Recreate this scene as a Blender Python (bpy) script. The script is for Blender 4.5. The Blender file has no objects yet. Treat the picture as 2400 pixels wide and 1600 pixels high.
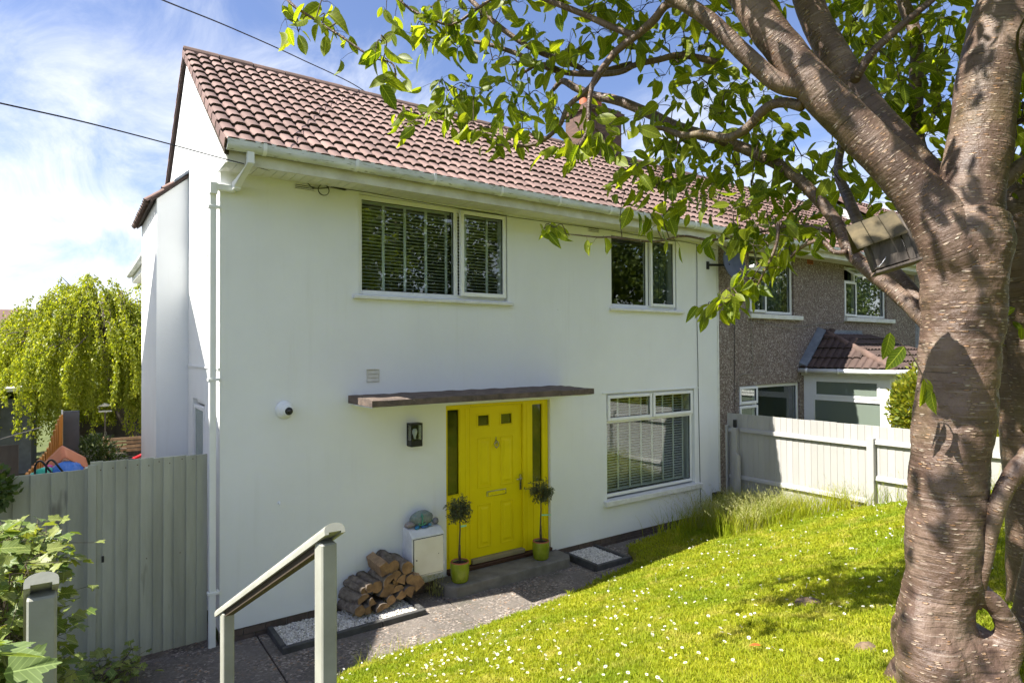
import bpy, math, random
import numpy as np
from mathutils import Vector, Matrix, noise as mnoise

random.seed(7)
rng = np.random.default_rng(11)
scene = bpy.context.scene
col = scene.collection

# ------------------------------------------------------------------ camera
cam_data = bpy.data.cameras.new('camera')
cam = bpy.data.objects.new('camera', cam_data)
col.objects.link(cam)
CAM = Vector((-1.2471, -7.0391, 2.92))
YAW, PITCH, ROLL = 0.6176, 0.0148, -0.0054
_F = Vector((math.sin(YAW)*math.cos(PITCH), math.cos(YAW)*math.cos(PITCH), math.sin(PITCH)))
_R = Vector((math.cos(YAW), -math.sin(YAW), 0))
_U = _R.cross(_F)
_R2 = _R*math.cos(ROLL) + _U*math.sin(ROLL)
_U2 = _U*math.cos(ROLL) - _R*math.sin(ROLL)
cam.matrix_world = Matrix(((_R2.x, _U2.x, -_F.x, CAM.x), (_R2.y, _U2.y, -_F.y, CAM.y), (_R2.z, _U2.z, -_F.z, CAM.z), (0, 0, 0, 1)))
cam_data.sensor_width = 36.0
cam_data.lens = 36.0*1445.9/2400.0
cam_data.clip_start = 0.05
cam_data.clip_end = 900
scene.camera = cam

# ------------------------------------------------------------------ light
SUN_TO = Vector((-1.0, 0.185, 1.29)).normalized()          # from the scene towards the sun
sun_data = bpy.data.lights.new('sun', 'SUN')
sun_data.energy = 3.7
sun_data.angle = math.radians(0.53)
sun_data.color = (1.0, 0.95, 0.86)
sun = bpy.data.objects.new('sun', sun_data)
sun.rotation_euler = SUN_TO.to_track_quat('Z', 'Y').to_euler()
sun.location = (-20, 5, 30)
col.objects.link(sun)

world = bpy.data.worlds.new('World')
scene.world = world
world.use_nodes = True
wn, wl = world.node_tree.nodes, world.node_tree.links
wn.clear()
def wnode(t, **k):
    n = wn.new(t)
    for a, b in k.items(): setattr(n, a, b)
    return n
sky = wnode('ShaderNodeTexSky', sky_type='NISHITA', sun_disc=False)
sky.sun_elevation = math.asin(SUN_TO.z)
sky.sun_rotation = math.atan2(SUN_TO.x, SUN_TO.y)
sky.altitude = 0; sky.air_density = 1.0; sky.dust_density = 0.6; sky.ozone_density = 2.5
bg1 = wnode('ShaderNodeBackground'); bg1.inputs['Strength'].default_value = 0.058
bg2 = wnode('ShaderNodeBackground'); bg2.inputs['Color'].default_value = (0.93, 0.96, 1.0, 1); bg2.inputs['Strength'].default_value = 0.365
wmix = wnode('ShaderNodeMixShader'); wout = wnode('ShaderNodeOutputWorld')
tc = wnode('ShaderNodeTexCoord'); sep = wnode('ShaderNodeSeparateXYZ')
wl.new(tc.outputs['Generated'], sep.inputs[0])
def wmath(op, a, b=None, c=None):
    n = wnode('ShaderNodeMath', operation=op)
    for i, v in enumerate((a, b, c)):
        if v is None: continue
        if isinstance(v, (int, float)): n.inputs[i].default_value = v
        else: wl.new(v, n.inputs[i])
    return n.outputs[0]
CL = (0.8, 7.3, 3.6, -60, 0.39, 0.625)      # cloud layout
zc = wmath('ADD', wmath('MAXIMUM', sep.outputs[2], 0.0), 0.16)
px = wmath('DIVIDE', sep.outputs[0], zc); py = wmath('DIVIDE', sep.outputs[1], zc)
comb = wnode('ShaderNodeCombineXYZ'); wl.new(px, comb.inputs[0]); wl.new(py, comb.inputs[1])
def wnoise(scale, detail, rough, dist, map_scale, rot, loc):
    mp = wnode('ShaderNodeMapping'); mp.inputs['Rotation'].default_value = (0, 0, math.radians(rot)); mp.inputs['Scale'].default_value = map_scale; mp.inputs['Location'].default_value = loc
    wl.new(comb.outputs[0], mp.inputs[0])
    nz = wnode('ShaderNodeTexNoise'); nz.inputs['Scale'].default_value = scale; nz.inputs['Detail'].default_value = detail; nz.inputs['Roughness'].default_value = rough; nz.inputs['Distortion'].default_value = dist
    wl.new(mp.outputs[0], nz.inputs['Vector']); return nz.outputs[0]
big_n = wnoise(CL[0], 4, 0.5, 0.3, (1, 1, 1), 0, (CL[1], CL[2], 0))
fine_n = wnoise(2.6, 10, 0.66, 1.1, (1.0, 0.38, 1), CL[3], (3.1, 1.7, 0))
low = wmath('MULTIPLY', wmath('SUBTRACT', 0.42, wmath('MINIMUM', sep.outputs[2], 0.42)), 0.62)   # more cloud seen edge-on near the horizon
dens = wmath('ADD', wmath('ADD', wmath('MULTIPLY', big_n, 1.0), wmath('MULTIPLY', fine_n, 0.75)), low)
cr = wnode('ShaderNodeValToRGB'); cr.color_ramp.elements[0].position = CL[4]; cr.color_ramp.elements[1].position = CL[5]
cr.color_ramp.interpolation = 'EASE'
wl.new(wmath('MULTIPLY', dens, 0.5), cr.inputs[0])
tint = wnode('ShaderNodeMix', data_type='RGBA', blend_type='MULTIPLY'); tint.inputs[0].default_value = 1.0; tint.inputs[7].default_value = (0.97, 0.91, 1.03, 1)
wl.new(sky.outputs[0], tint.inputs[6])
wl.new(tint.outputs[2], bg1.inputs[0])
wl.new(wmath('MULTIPLY', cr.outputs[0], 0.93), wmix.inputs[0]); wl.new(bg1.outputs[0], wmix.inputs[1]); wl.new(bg2.outputs[0], wmix.inputs[2])
wl.new(wmix.outputs[0], wout.inputs[0])

vs = scene.view_settings
vs.view_transform = 'Standard'
vs.look = 'None'
vs.exposure = 1.86
vs.gamma = 1.0
vs.use_curve_mapping = False
cy = scene.cycles
cy.max_bounces = 5; cy.diffuse_bounces = 4; cy.glossy_bounces = 2; cy.transparent_max_bounces = 8; cy.transmission_bounces = 3
cy.use_adaptive_sampling = True; cy.adaptive_threshold = 0.025
cy.caustics_reflective = False; cy.caustics_refractive = False
cy.use_denoising = True

# ------------------------------------------------------------------ helpers
class MB:
    """collects faces of one mesh"""
    def __init__(s): s.v = []; s.f = []; s.uv = None
    def add(s, vs, fs):
        b = len(s.v); s.v += [tuple(p) for p in vs]; s.f += [tuple(b+i for i in f) for f in fs]; return s
    def box(s, x0, x1, y0, y1, z0, z1):
        vs = [(x0,y0,z0),(x1,y0,z0),(x1,y1,z0),(x0,y1,z0),(x0,y0,z1),(x1,y0,z1),(x1,y1,z1),(x0,y1,z1)]
        return s.add(vs, [(0,3,2,1),(4,5,6,7),(0,1,5,4),(1,2,6,5),(2,3,7,6),(3,0,4,7)])
    def hexa(s, vs):
        return s.add(vs, [(0,3,2,1),(4,5,6,7),(0,1,5,4),(1,2,6,5),(2,3,7,6),(3,0,4,7)])
    def obox(s, c, ax, ay, az, hx, hy, hz):
        c, ax, ay, az = Vector(c), Vector(ax).normalized(), Vector(ay).normalized(), Vector(az).normalized()
        vs = [c+ax*(sx*hx)+ay*(sy*hy)+az*(sz*hz) for sz in (-1,1) for sx, sy in ((-1,-1),(1,-1),(1,1),(-1,1))]
        return s.hexa(vs)
    def prism(s, pts, axis, a, b):
        """pts: 2D outline (counter-clockwise), extruded along axis from a to b"""
        def P(p, t):
            return {'x': (t, p[0], p[1]), 'y': (p[0], t, p[1]), 'z': (p[0], p[1], t)}[axis]
        n = len(pts)
        vs = [P(p, a) for p in pts] + [P(p, b) for p in pts]
        fs = [tuple(range(n))[::-1], tuple(range(n, 2*n))] + [(i, (i+1) % n, n+(i+1) % n, n+i) for i in range(n)]
        return s.add(vs, fs)
    def ring(s, c, n, r, frame):
        return
    def tube(s, pts, radii, n=8, cap=True, bumps=None, want_uv=False):
        pts = [Vector(p) for p in pts]
        m = len(pts)
        if isinstance(radii, (int, float)): radii = [radii]*m
        t0 = (pts[1]-pts[0]).normalized()
        ref = Vector((0, 0, 1)) if abs(t0.z) < 0.9 else Vector((1, 0, 0))
        u = t0.cross(ref).normalized()
        base = len(s.v); L = 0; uvr = []
        for i in range(m):
            t = (pts[min(i+1, m-1)]-pts[max(i-1, 0)])
            t = t.normalized() if t.length > 1e-9 else t0
            u = (u - t*u.dot(t)); u = u.normalized() if u.length > 1e-6 else t.cross(Vector((0.3, 0.5, 0.8))).normalized()
            w = t.cross(u)
            if i: L += (pts[i]-pts[i-1]).length
            for k in range(n):
                a = 2*math.pi*k/n
                d = u*math.cos(a)+w*math.sin(a)
                r = radii[i]
                if bumps: r *= bumps(pts[i]+d*r, i, a)
                s.v.append(tuple(pts[i]+d*r))
            uvr.append((L, radii[i]))
        for i in range(m-1):
            for k in range(n):
                k2 = (k+1) % n
                s.f.append((base+i*n+k, base+i*n+k2, base+(i+1)*n+k2, base+(i+1)*n+k))
                if want_uv:
                    if s.uv is None: s.uv = {}
                    r = max(uvr[i][1], 0.004); r2 = max(uvr[i+1][1], 0.004)
                    rm = 0.5*(r+r2)
                    ua, ub = 2*math.pi*k/n*rm, 2*math.pi*(k+1)/n*rm
                    s.uv[len(s.f)-1] = ((ua, uvr[i][0]), (ub, uvr[i][0]), (ub, uvr[i+1][0]), (ua, uvr[i+1][0]))
        if cap:
            s.f.append(tuple(base+k for k in range(n))[::-1]); s.f.append(tuple(base+(m-1)*n+k for k in range(n)))
        return s
    def lathe(s, prof, n=20, c=(0, 0, 0), close=True):
        b = len(s.v)
        for r, z in prof:
            for k in range(n):
                a = 2*math.pi*k/n
                s.v.append((c[0]+r*math.cos(a), c[1]+r*math.sin(a), c[2]+z))
        m = len(prof)
        for i in range(m-1):
            for k in range(n):
                k2 = (k+1) % n
                s.f.append((b+i*n+k, b+i*n+k2, b+(i+1)*n+k2, b+(i+1)*n+k))
        if close:
            s.f.append(tuple(b+k for k in range(n))[::-1]); s.f.append(tuple(b+(m-1)*n+k for k in range(n)))
        return s
    def mesh(s, name, smooth=False):
        me = bpy.data.meshes.new(name)
        me.from_pydata(s.v, [], s.f)
        if s.uv is not None:
            uvl = me.uv_layers.new(name='UVMap')
            flat = np.zeros((len(me.loops), 2), np.float32)
            for fi, q in s.uv.items():
                st = me.polygons[fi].loop_start
                for j in range(4): flat[st+j] = q[j]
            uvl.data.foreach_set('uv', flat.ravel())
        if smooth: me.polygons.foreach_set('use_smooth', [True]*len(me.polygons))
        me.update()
        return me

LOC = {}
def link(o, parent=None):
    col.objects.link(o)
    if parent is not None:
        o.parent = parent
        o.matrix_parent_inverse = Matrix.Translation(-LOC.get(parent.name, Vector((0, 0, 0))))
    return o
def tag(o, label=None, cat=None, group=None, kind=None):
    if label: o['label'] = label
    if cat: o['category'] = cat
    if group: o['group'] = group
    if kind: o['kind'] = kind
    return o
def obj(name, mb, m, parent=None, smooth=False, bevel=0, label=None, cat=None, group=None, kind=None, segs=1):
    """mb: MB or mesh; geometry in world coordinates"""
    me = mb if isinstance(mb, bpy.types.Mesh) else mb.mesh(name, smooth)
    if m is not None and not me.materials: me.materials.append(m)
    o = bpy.data.objects.new(name, me)
    link(o, parent)
    if bevel:
        md = o.modifiers.new('bevel', 'BEVEL'); md.width = bevel; md.segments = segs; md.limit_method = 'ANGLE'; md.angle_limit = math.radians(40)
    return tag(o, label, cat, group, kind)
def thing(name, loc, label, cat, group=None):
    o = bpy.data.objects.new(name, None)
    o.empty_display_size = 0.1
    o.location = loc
    col.objects.link(o)
    LOC[o.name] = Vector(loc)
    return tag(o, label, cat, group)
def part(name, parent, m, *boxes, bevel=0, smooth=False, label=None):
    mb = MB()
    for b in boxes: mb.box(*b)
    return obj(name, mb, m, parent, smooth=smooth, bevel=bevel, label=label)
def catmull(pts, k=6):
    """pts: list of (x,y,z,r); returns smooth list"""
    P = [np.array(p, float) for p in pts]
    P = [2*P[0]-P[1]] + P + [2*P[-1]-P[-2]]
    out = []
    for i in range(1, len(P)-2):
        a, b, c, d = P[i-1:i+3]
        for j in range(k):
            t = j/k
            out.append(0.5*((2*b)+(-a+c)*t+(2*a-5*b+4*c-d)*t*t+(-a+3*b-3*c+d)*t**3))
    out.append(P[-2])
    return out
def np_mesh(name, V, F, m, smooth=False):
    """V (n,3) ; F list of (m,k) int arrays of polygons with k corners"""
    me = bpy.data.meshes.new(name)
    V = np.asarray(V, np.float32)
    me.vertices.add(len(V)); me.vertices.foreach_set('co', V.ravel())
    loops = np.concatenate([np.asarray(f, np.int32).ravel() for f in F])
    tot = np.concatenate([np.full(len(f), f.shape[1], np.int32) for f in F])
    start = np.concatenate([[0], np.cumsum(tot)[:-1]]).astype(np.int32)
    me.loops.add(len(loops)); me.loops.foreach_set('vertex_index', loops)
    me.polygons.add(len(tot)); me.polygons.foreach_set('loop_start', start); me.polygons.foreach_set('loop_total', tot)
    me.update(calc_edges=True); me.validate()
    if smooth: me.polygons.foreach_set('use_smooth', [True]*len(me.polygons))
    me.materials.append(m)
    return me

# ------------------------------------------------------------------ materials
class NT:
    def __init__(s, name):
        s.m = bpy.data.materials.new(name); s.m.use_nodes = True
        s.n, s.l = s.m.node_tree.nodes, s.m.node_tree.links
        s.n.clear(); s.out = s.n.new('ShaderNodeOutputMaterial')
    def node(s, t, **k):
        n = s.n.new(t)
        for a, b in k.items(): setattr(n, a, b)
        return n
    def set(s, n, i, v):
        if v is None: return
        if hasattr(v, 'is_linked') or isinstance(v, bpy.types.NodeSocket): s.l.new(v, n.inputs[i])
        else: n.inputs[i].default_value = v
    def math(s, op, a, b=None, c=None, clamp=False):
        n = s.node('ShaderNodeMath', operation=op); n.use_clamp = clamp
        for i, v in enumerate((a, b, c)): s.set(n, i, v)
        return n.outputs[0]
    def coord(s, kind='Object', scale=(1, 1, 1), rot=(0, 0, 0)):
        if kind == 'Position':
            o = s.node('ShaderNodeNewGeometry').outputs['Position']
        else:
            o = s.node('ShaderNodeTexCoord').outputs[kind]
        mp = s.node('ShaderNodeMapping'); mp.inputs['Scale'].default_value = scale; mp.inputs['Rotation'].default_value = rot
        s.l.new(o, mp.inputs[0]); return mp.outputs[0]
    def noise(s, vec, scale=5, detail=4, rough=0.55, dist=0.0):
        n = s.node('ShaderNodeTexNoise'); n.inputs['Scale'].default_value = scale; n.inputs['Detail'].default_value = detail
        n.inputs['Roughness'].default_value = rough; n.inputs['Distortion'].default_value = dist
        s.l.new(vec, n.inputs['Vector']); return n.outputs[0]
    def voronoi(s, vec, scale=5, feature='F1', out='Distance', rand=1.0):
        n = s.node('ShaderNodeTexVoronoi', feature=feature); n.inputs['Scale'].default_value = scale
        n.inputs['Randomness'].default_value = rand
        s.l.new(vec, n.inputs['Vector']); return n.outputs[out]
    def ramp(s, fac, stops, interp='LINEAR'):
        n = s.node('ShaderNodeValToRGB'); e = n.color_ramp.elements; n.color_ramp.interpolation = interp
        while len(e) < len(stops): e.new(0.5)
        for i, (p, c) in enumerate(stops):
            e[i].position = p; e[i].color = c if len(c) == 4 else (*c, 1)
        s.l.new(fac, n.inputs[0]); return n.outputs[0]
    def mix(s, fac, a, b, mode='MIX'):
        n = s.node('ShaderNodeMix', data_type='RGBA', blend_type=mode)
        s.set(n, 0, fac)
        for i, v in ((6, a), (7, b)):
            if isinstance(v, (tuple, list)) and len(v) == 3: v = (*v, 1)
            s.set(n, i, v)
        return n.outputs[2]
    def bump(s, h, strength=0.3, dist=0.01, normal=None):
        n = s.node('ShaderNodeBump'); n.inputs['Strength'].default_value = strength; n.inputs['Distance'].default_value = dist
        s.l.new(h, n.inputs['Height'])
        if normal is not None: s.l.new(normal, n.inputs['Normal'])
        return n.outputs[0]
    def hsv(s, c, v=None, h=None, sat=None):
        n = s.node('ShaderNodeHueSaturation')
        s.set(n, 'Color', c); s.set(n, 'Value', v); s.set(n, 'Hue', h); s.set(n, 'Saturation', sat)
        return n.outputs[0]
    def surf(s, color, rough=0.7, normal=None, spec=0.35, metal=0.0, coat=0.0):
        p = s.node('ShaderNodeBsdfPrincipled')
        if isinstance(color, (tuple, list)) and len(color) == 3: color = (*color, 1)
        s.set(p, 'Base Color', color); s.set(p, 'Roughness', rough); s.set(p, 'Specular IOR Level', spec); s.set(p, 'Metallic', metal); s.set(p, 'Coat Weight', coat)
        if normal is not None: s.l.new(normal, p.inputs['Normal'])
        s.l.new(p.outputs[0], s.out.inputs[0]); return s.m
def pm(name, c, c2=None, scale=6, rough=0.7, bump=0.15, bscale=60, bdist=0.004, rnd=0.0, stretch=(1, 1, 1), metal=0, spec=0.35, coord='Position', lo=0.35, hi=0.65, spots=None, coat=0.0):
    t = NT(name)
    v = t.coord(coord, stretch)
    f = t.noise(v, scale, 5, 0.6)
    c2 = c2 or tuple(x*0.8 for x in c)
    cc = t.ramp(f, [(lo, c), (hi, c2)])
    if spots:
        sc, th, sc_col = spots
        g = t.noise(v, sc, 3, 0.6)
        cc = t.mix(t.ramp(g, [(th, (0, 0, 0)), (min(th+0.07, 1), (1, 1, 1))]), cc, sc_col)
    if rnd:
        oi = t.node('ShaderNodeObjectInfo').outputs['Random']
        cc = t.hsv(cc, t.math('ADD', t.math('MULTIPLY', oi, rnd), 1-rnd/2))
    nb = t.bump(t.noise(v, bscale, 3, 0.6), bump, bdist) if bump else None
    return t.surf(cc, rough, nb, spec, metal, coat)

M = {}
def plaster_mat():
    t = NT('white_render')
    v = t.coord('Position')
    c = t.ramp(t.noise(v, 0.9, 6, 0.6), [(0.3, (0.80, 0.815, 0.815)), (0.7, (0.745, 0.757, 0.752))])
    # rain streaks, broken patches of grime and splash marks near the ground
    stk = t.noise(t.coord('Position', (9, 9, 0.45)), 1.0, 5, 0.65)
    gate = t.noise(v, 0.75, 3, 0.5)
    c = t.mix(t.math('MULTIPLY', t.ramp(stk, [(0.54, (0, 0, 0)), (0.76, (0.22, 0.22, 0.22))]), t.ramp(gate, [(0.42, (0, 0, 0)), (0.62, (1, 1, 1))])), c, (0.56, 0.55, 0.49, 1))
    sp = t.noise(v, 34, 2, 0.5)
    c = t.mix(t.ramp(sp, [(0.76, (0, 0, 0)), (0.80, (0.35, 0.35, 0.35))]), c, (0.40, 0.39, 0.34, 1))
    h = t.math('ADD', t.noise(v, 150, 3, 0.7), t.math('MULTIPLY', t.noise(v, 12, 4, 0.6), 1.2))
    return t.surf(c, 0.88, t.bump(h, 0.45, 0.004), 0.15)
M['plaster'] = plaster_mat()
M['upvc'] = pm('white_upvc', (0.80, 0.81, 0.80), (0.76, 0.77, 0.76), rough=0.35, bump=0.02, spec=0.5)
M['white_paint'] = pm('white_painted', (0.76, 0.76, 0.73), (0.64, 0.64, 0.60), scale=7, rough=0.6, bump=0.2, bscale=50, bdist=0.002)
M['soffit'] = pm('soffit_paint', (0.74, 0.74, 0.70), (0.66, 0.66, 0.60), scale=5, rough=0.6, bump=0.1, spots=(9, 0.70, (0.45, 0.42, 0.34, 1)))
M['fascia'] = pm('fascia_paint', (0.70, 0.69, 0.63), (0.55, 0.53, 0.45), scale=4, rough=0.6, bump=0.1)
M['gutter'] = pm('weathered_gutter', (0.72, 0.74, 0.74), (0.52, 0.54, 0.50), scale=5, rough=0.45, bump=0.08, spots=(16, 0.60, (0.33, 0.34, 0.27, 1)), stretch=(0.5, 1, 2.5))
M['yellow'] = pm('yellow_paint', (0.80, 0.655, 0.002), (0.75, 0.61, 0.002), scale=3, rough=0.5, bump=0.04, bscale=90, spec=0.22)
M['black'] = pm('black_plastic', (0.02, 0.02, 0.022), rough=0.45, bump=0.02)
M['rubber'] = pm('black_rubber', (0.012, 0.012, 0.013), rough=0.7, bump=0)
M['chrome'] = pm('worn_chrome', (0.55, 0.53, 0.45), rough=0.25, bump=0, metal=1.0)
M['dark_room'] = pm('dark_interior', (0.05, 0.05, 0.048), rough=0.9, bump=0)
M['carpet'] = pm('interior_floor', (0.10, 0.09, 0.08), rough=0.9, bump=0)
M['blind'] = pm('white_blind', (0.74, 0.77, 0.76), (0.70, 0.73, 0.72), rough=0.55, bump=0)
M['curtain'] = pm('grey_curtain', (0.13, 0.165, 0.165), (0.09, 0.115, 0.12), rough=0.9, bump=0.1)
M['lead'] = pm('lead_flashing', (0.20, 0.225, 0.26), (0.13, 0.15, 0.18), scale=5, rough=0.5, bump=0.2, bscale=20)
M['terracotta'] = pm('terracotta', (0.42, 0.12, 0.055), (0.30, 0.085, 0.04), scale=9, rough=0.7, bump=0.1)
M['canopy'] = pm('weathered_canopy', (0.17, 0.125, 0.10), (0.075, 0.06, 0.052), scale=7, rough=0.95, bump=0.9, bscale=38, bdist=0.012, spots=(14, 0.62, (0.24, 0.19, 0.16, 1)))
M['cable'] = pm('dark_cable', (0.03, 0.03, 0.035), rough=0.6, bump=0)
M['cable_light'] = pm('pale_cable', (0.30, 0.28, 0.24), rough=0.6, bump=0)
M['sage'] = pm('sage_timber', (0.40, 0.405, 0.335), (0.32, 0.325, 0.265), scale=4, rough=0.75, bump=0.6, bscale=34, bdist=0.004, rnd=0.22, stretch=(1.6, 1.6, 0.25), spots=(3.5, 0.66, (0.17, 0.165, 0.14, 1)))
M['rail_paint'] = pm('pale_sage_paint', (0.33, 0.335, 0.285), (0.265, 0.27, 0.225), scale=5, rough=0.65, bump=0.3, bscale=70, bdist=0.002, spots=(8, 0.70, (0.22, 0.20, 0.15, 1)))
M['fence_white'] = pm('white_fence', (0.375, 0.367, 0.348), (0.345, 0.337, 0.32), scale=3, rough=0.75, bump=0.3, bscale=30, bdist=0.003, rnd=0.13, stretch=(1, 1, 0.3), spots=(2.6, 0.68, (0.30, 0.30, 0.25, 1)))
M['old_fence'] = pm('weathered_board', (0.13, 0.11, 0.09), (0.08, 0.066, 0.054), scale=4, rough=0.85, bump=0.4, bscale=20, rnd=0.3, stretch=(1, 1, 0.2))
M['orange_wood'] = pm('new_timber', (0.55, 0.24, 0.045), (0.42, 0.17, 0.03), scale=9, rough=0.7, bump=0.2, bscale=20, rnd=0.2, stretch=(1, 1, 0.15))
M['slate_wood'] = pm('grey_timber', (0.11, 0.12, 0.13), (0.08, 0.085, 0.095), scale=5, rough=0.8, bump=0.2)
M['box_wood'] = pm('silvered_wood', (0.12, 0.10, 0.085), (0.045, 0.037, 0.032), scale=14, rough=0.85, bump=0.7, bscale=40, bdist=0.003, coord='Object', stretch=(3, 3, 0.5), rnd=0.25)
M['box_roof'] = pm('mossy_wood', (0.115, 0.09, 0.05), (0.05, 0.042, 0.026), scale=14, rough=0.9, bump=0.6, bscale=40, bdist=0.003, coord='Object', rnd=0.2)
M['concrete_step'] = pm('step_concrete', (0.20, 0.185, 0.165), (0.135, 0.125, 0.11), scale=6, rough=0.9, bump=0.5, bscale=90, bdist=0.004)
M['edging'] = pm('dark_edging', (0.085, 0.083, 0.08), (0.05, 0.049, 0.048), scale=9, rough=0.75, bump=0.5, bscale=40, bdist=0.004, spots=(7, 0.66, (0.13, 0.13, 0.13, 1)))
M['gravel'] = None
M['bark_log'] = pm('log_bark', (0.21, 0.175, 0.14), (0.085, 0.066, 0.052), scale=16, rough=0.95, bump=0.9, bscale=45, bdist=0.006, rnd=0.35)
M['cut_wood'] = pm('cut_log_end', (0.27, 0.165, 0.075), (0.15, 0.088, 0.042), scale=12, rough=0.85, bump=0.3, bscale=60, rnd=0.35, spots=(7, 0.66, (0.12, 0.075, 0.045, 1)))
M['split_wood'] = pm('split_log', (0.36, 0.24, 0.14), (0.24, 0.155, 0.09), scale=12, rough=0.85, bump=0.3, bscale=60, rnd=0.3)
M['meter'] = pm('meter_cream', (0.72, 0.68, 0.585), (0.66, 0.61, 0.51), scale=5, rough=0.5, bump=0.03)
M['meter_white'] = pm('meter_box_white', (0.74, 0.74, 0.77), rough=0.45, bump=0.03)
M['pot'] = None
M['soil'] = pm('soil', (0.06, 0.04, 0.028), (0.03, 0.02, 0.015), scale=30, rough=1, bump=0.8, bscale=80, bdist=0.01)
M['stem'] = pm('thin_stem', (0.11, 0.085, 0.06), (0.07, 0.055, 0.04), scale=30, rough=0.9, bump=0.3)
M['tag_green'] = pm('mint_tag', (0.30, 0.72, 0.50), rough=0.5, bump=0)
M['brick'] = pm('plinth_brick', (0.13, 0.095, 0.075), (0.085, 0.065, 0.055), scale=9, rough=0.9, bump=0.4, bscale=60, bdist=0.003, rnd=0.3)
M['mortar'] = pm('mortar', (0.22, 0.205, 0.18), (0.15, 0.14, 0.125), scale=10, rough=0.95, bump=0.4)
M['tile_ridge'] = pm('ridge_tile', (0.165, 0.105, 0.085), (0.105, 0.072, 0.058), scale=5, rough=0.85, bump=0.4, bscale=40, bdist=0.003, rnd=0.2)
M['deck'] = pm('roof_underlay', (0.05, 0.035, 0.03), rough=0.9, bump=0)
M['dish'] = pm('dish_grey', (0.10, 0.115, 0.15), rough=0.5, bump=0.03)
M['path'] = None

def tile_mat(name, a, b, moss):
    t = NT(name)
    v = t.coord('Position')
    f = t.noise(v, 2.3, 5, 0.6)
    c = t.ramp(f, [(0.35, a), (0.65, b)])
    oi = t.node('ShaderNodeObjectInfo').outputs['Random']
    isl = t.node('ShaderNodeNewGeometry').outputs['Random Per Island']
    c = t.hsv(c, t.math('ADD', t.math('MULTIPLY', t.math('FRACT', t.math('ADD', oi, isl)), 0.36), 0.80))
    g = t.noise(v, 26, 4, 0.65)
    c = t.mix(t.ramp(g, [(moss, (0, 0, 0)), (moss+0.1, (0.8, 0.8, 0.8))]), c, (0.07, 0.055, 0.04, 1))
    li = t.noise(v, 55, 3, 0.6)
    c = t.mix(t.ramp(li, [(0.67, (0, 0, 0)), (0.72, (0.65, 0.65, 0.65))]), c, (0.30, 0.29, 0.23, 1))
    n = t.bump(t.noise(v, 120, 2, 0.6), 0.35, 0.002)
    return t.surf(c, 0.8, n, 0.3)
M['tile'] = tile_mat('red_concrete_tile', (0.225, 0.15, 0.130), (0.18, 0.118, 0.102), 0.66)
M['tile_edge'] = pm('dark_tile_edge', (0.046, 0.036, 0.028), (0.07, 0.055, 0.036), scale=30, rough=0.95, bump=0.3)  # much darker than the tile faces; on front edges and undercloak
M['tile_old'] = tile_mat('old_concrete_tile', (0.20, 0.125, 0.105), (0.15, 0.095, 0.08), 0.60)
M['tile_dark'] = tile_mat('dark_porch_tile', (0.095, 0.062, 0.052), (0.065, 0.044, 0.038), 0.56)

def dash_mat(name, base, stops, scale):
    t = NT(name)
    v = t.coord('Position')
    cells = t.voronoi(v, scale, 'F1', 'Color')
    sepn = t.node('ShaderNodeSeparateColor'); t.l.new(cells, sepn.inputs[0])
    c = t.ramp(sepn.outputs[0], stops, 'CONSTANT')
    big = t.noise(v, 1.5, 4, 0.6)
    c = t.mix(t.math('MULTIPLY', big, 0.55), c, base)
    d = t.voronoi(v, scale, 'F1', 'Distance')
    n = t.bump(t.math('SUBTRACT', 1.0, d), 0.9, 0.012)
    return t.surf(c, 0.9, n, 0.2)
M['pebbledash'] = dash_mat('brown_pebbledash', (0.22, 0.175, 0.15, 1), [(0.0, (0.20, 0.155, 0.13)), (0.3, (0.29, 0.235, 0.205)), (0.55, (0.13, 0.10, 0.085)), (0.78, (0.36, 0.31, 0.275)), (0.93, (0.52, 0.48, 0.43))], 44)
M['pebbledash_white'] = dash_mat('white_pebbledash', (0.60, 0.59, 0.56, 1), [(0.0, (0.62, 0.60, 0.57)), (0.4, (0.50, 0.48, 0.46)), (0.7, (0.70, 0.69, 0.66))], 40)

def glass_mat(name, tint=(0.86, 0.9, 0.88), base=0.085, rough=0.0, frost=0.0):
    t = NT(name)
    lw = t.node('ShaderNodeLayerWeight'); lw.inputs['Blend'].default_value = 0.5
    fac = t.math('ADD', t.math('MULTIPLY', t.math('POWER', lw.outputs['Facing'], 3.2), 0.85), base, clamp=True)
    tr = t.node('ShaderNodeBsdfTransparent'); tr.inputs[0].default_value = (*tint, 1)
    gl = t.node('ShaderNodeBsdfGlossy'); gl.inputs['Roughness'].default_value = rough; gl.inputs['Color'].default_value = (0.95, 0.97, 0.97, 1)
    mx = t.node('ShaderNodeMixShader'); t.l.new(fac, mx.inputs[0]); t.l.new(tr.outputs[0], mx.inputs[1]); t.l.new(gl.outputs[0], mx.inputs[2])
    o = mx.outputs[0]
    if frost:
        df = t.node('ShaderNodeBsdfDiffuse'); df.inputs[0].default_value = (0.30, 0.36, 0.30, 1)
        m2 = t.node('ShaderNodeMixShader'); m2.inputs[0].default_value = frost
        t.l.new(o, m2.inputs[1]); t.l.new(df.outputs[0], m2.inputs[2]); o = m2.outputs[0]
    t.l.new(o, t.out.inputs[0]); return t.m
M['glass'] = glass_mat('window_glass')
M['glass_dark'] = glass_mat('obscure_glass', (0.35, 0.38, 0.36), 0.10, 0.05)
M['glass_frost'] = glass_mat('porch_glass', (0.6, 0.66, 0.62), 0.08, 0.03, 0.45)
M['lamp_glass'] = glass_mat('lantern_glass', (0.9, 0.92, 0.92), 0.05)

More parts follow.
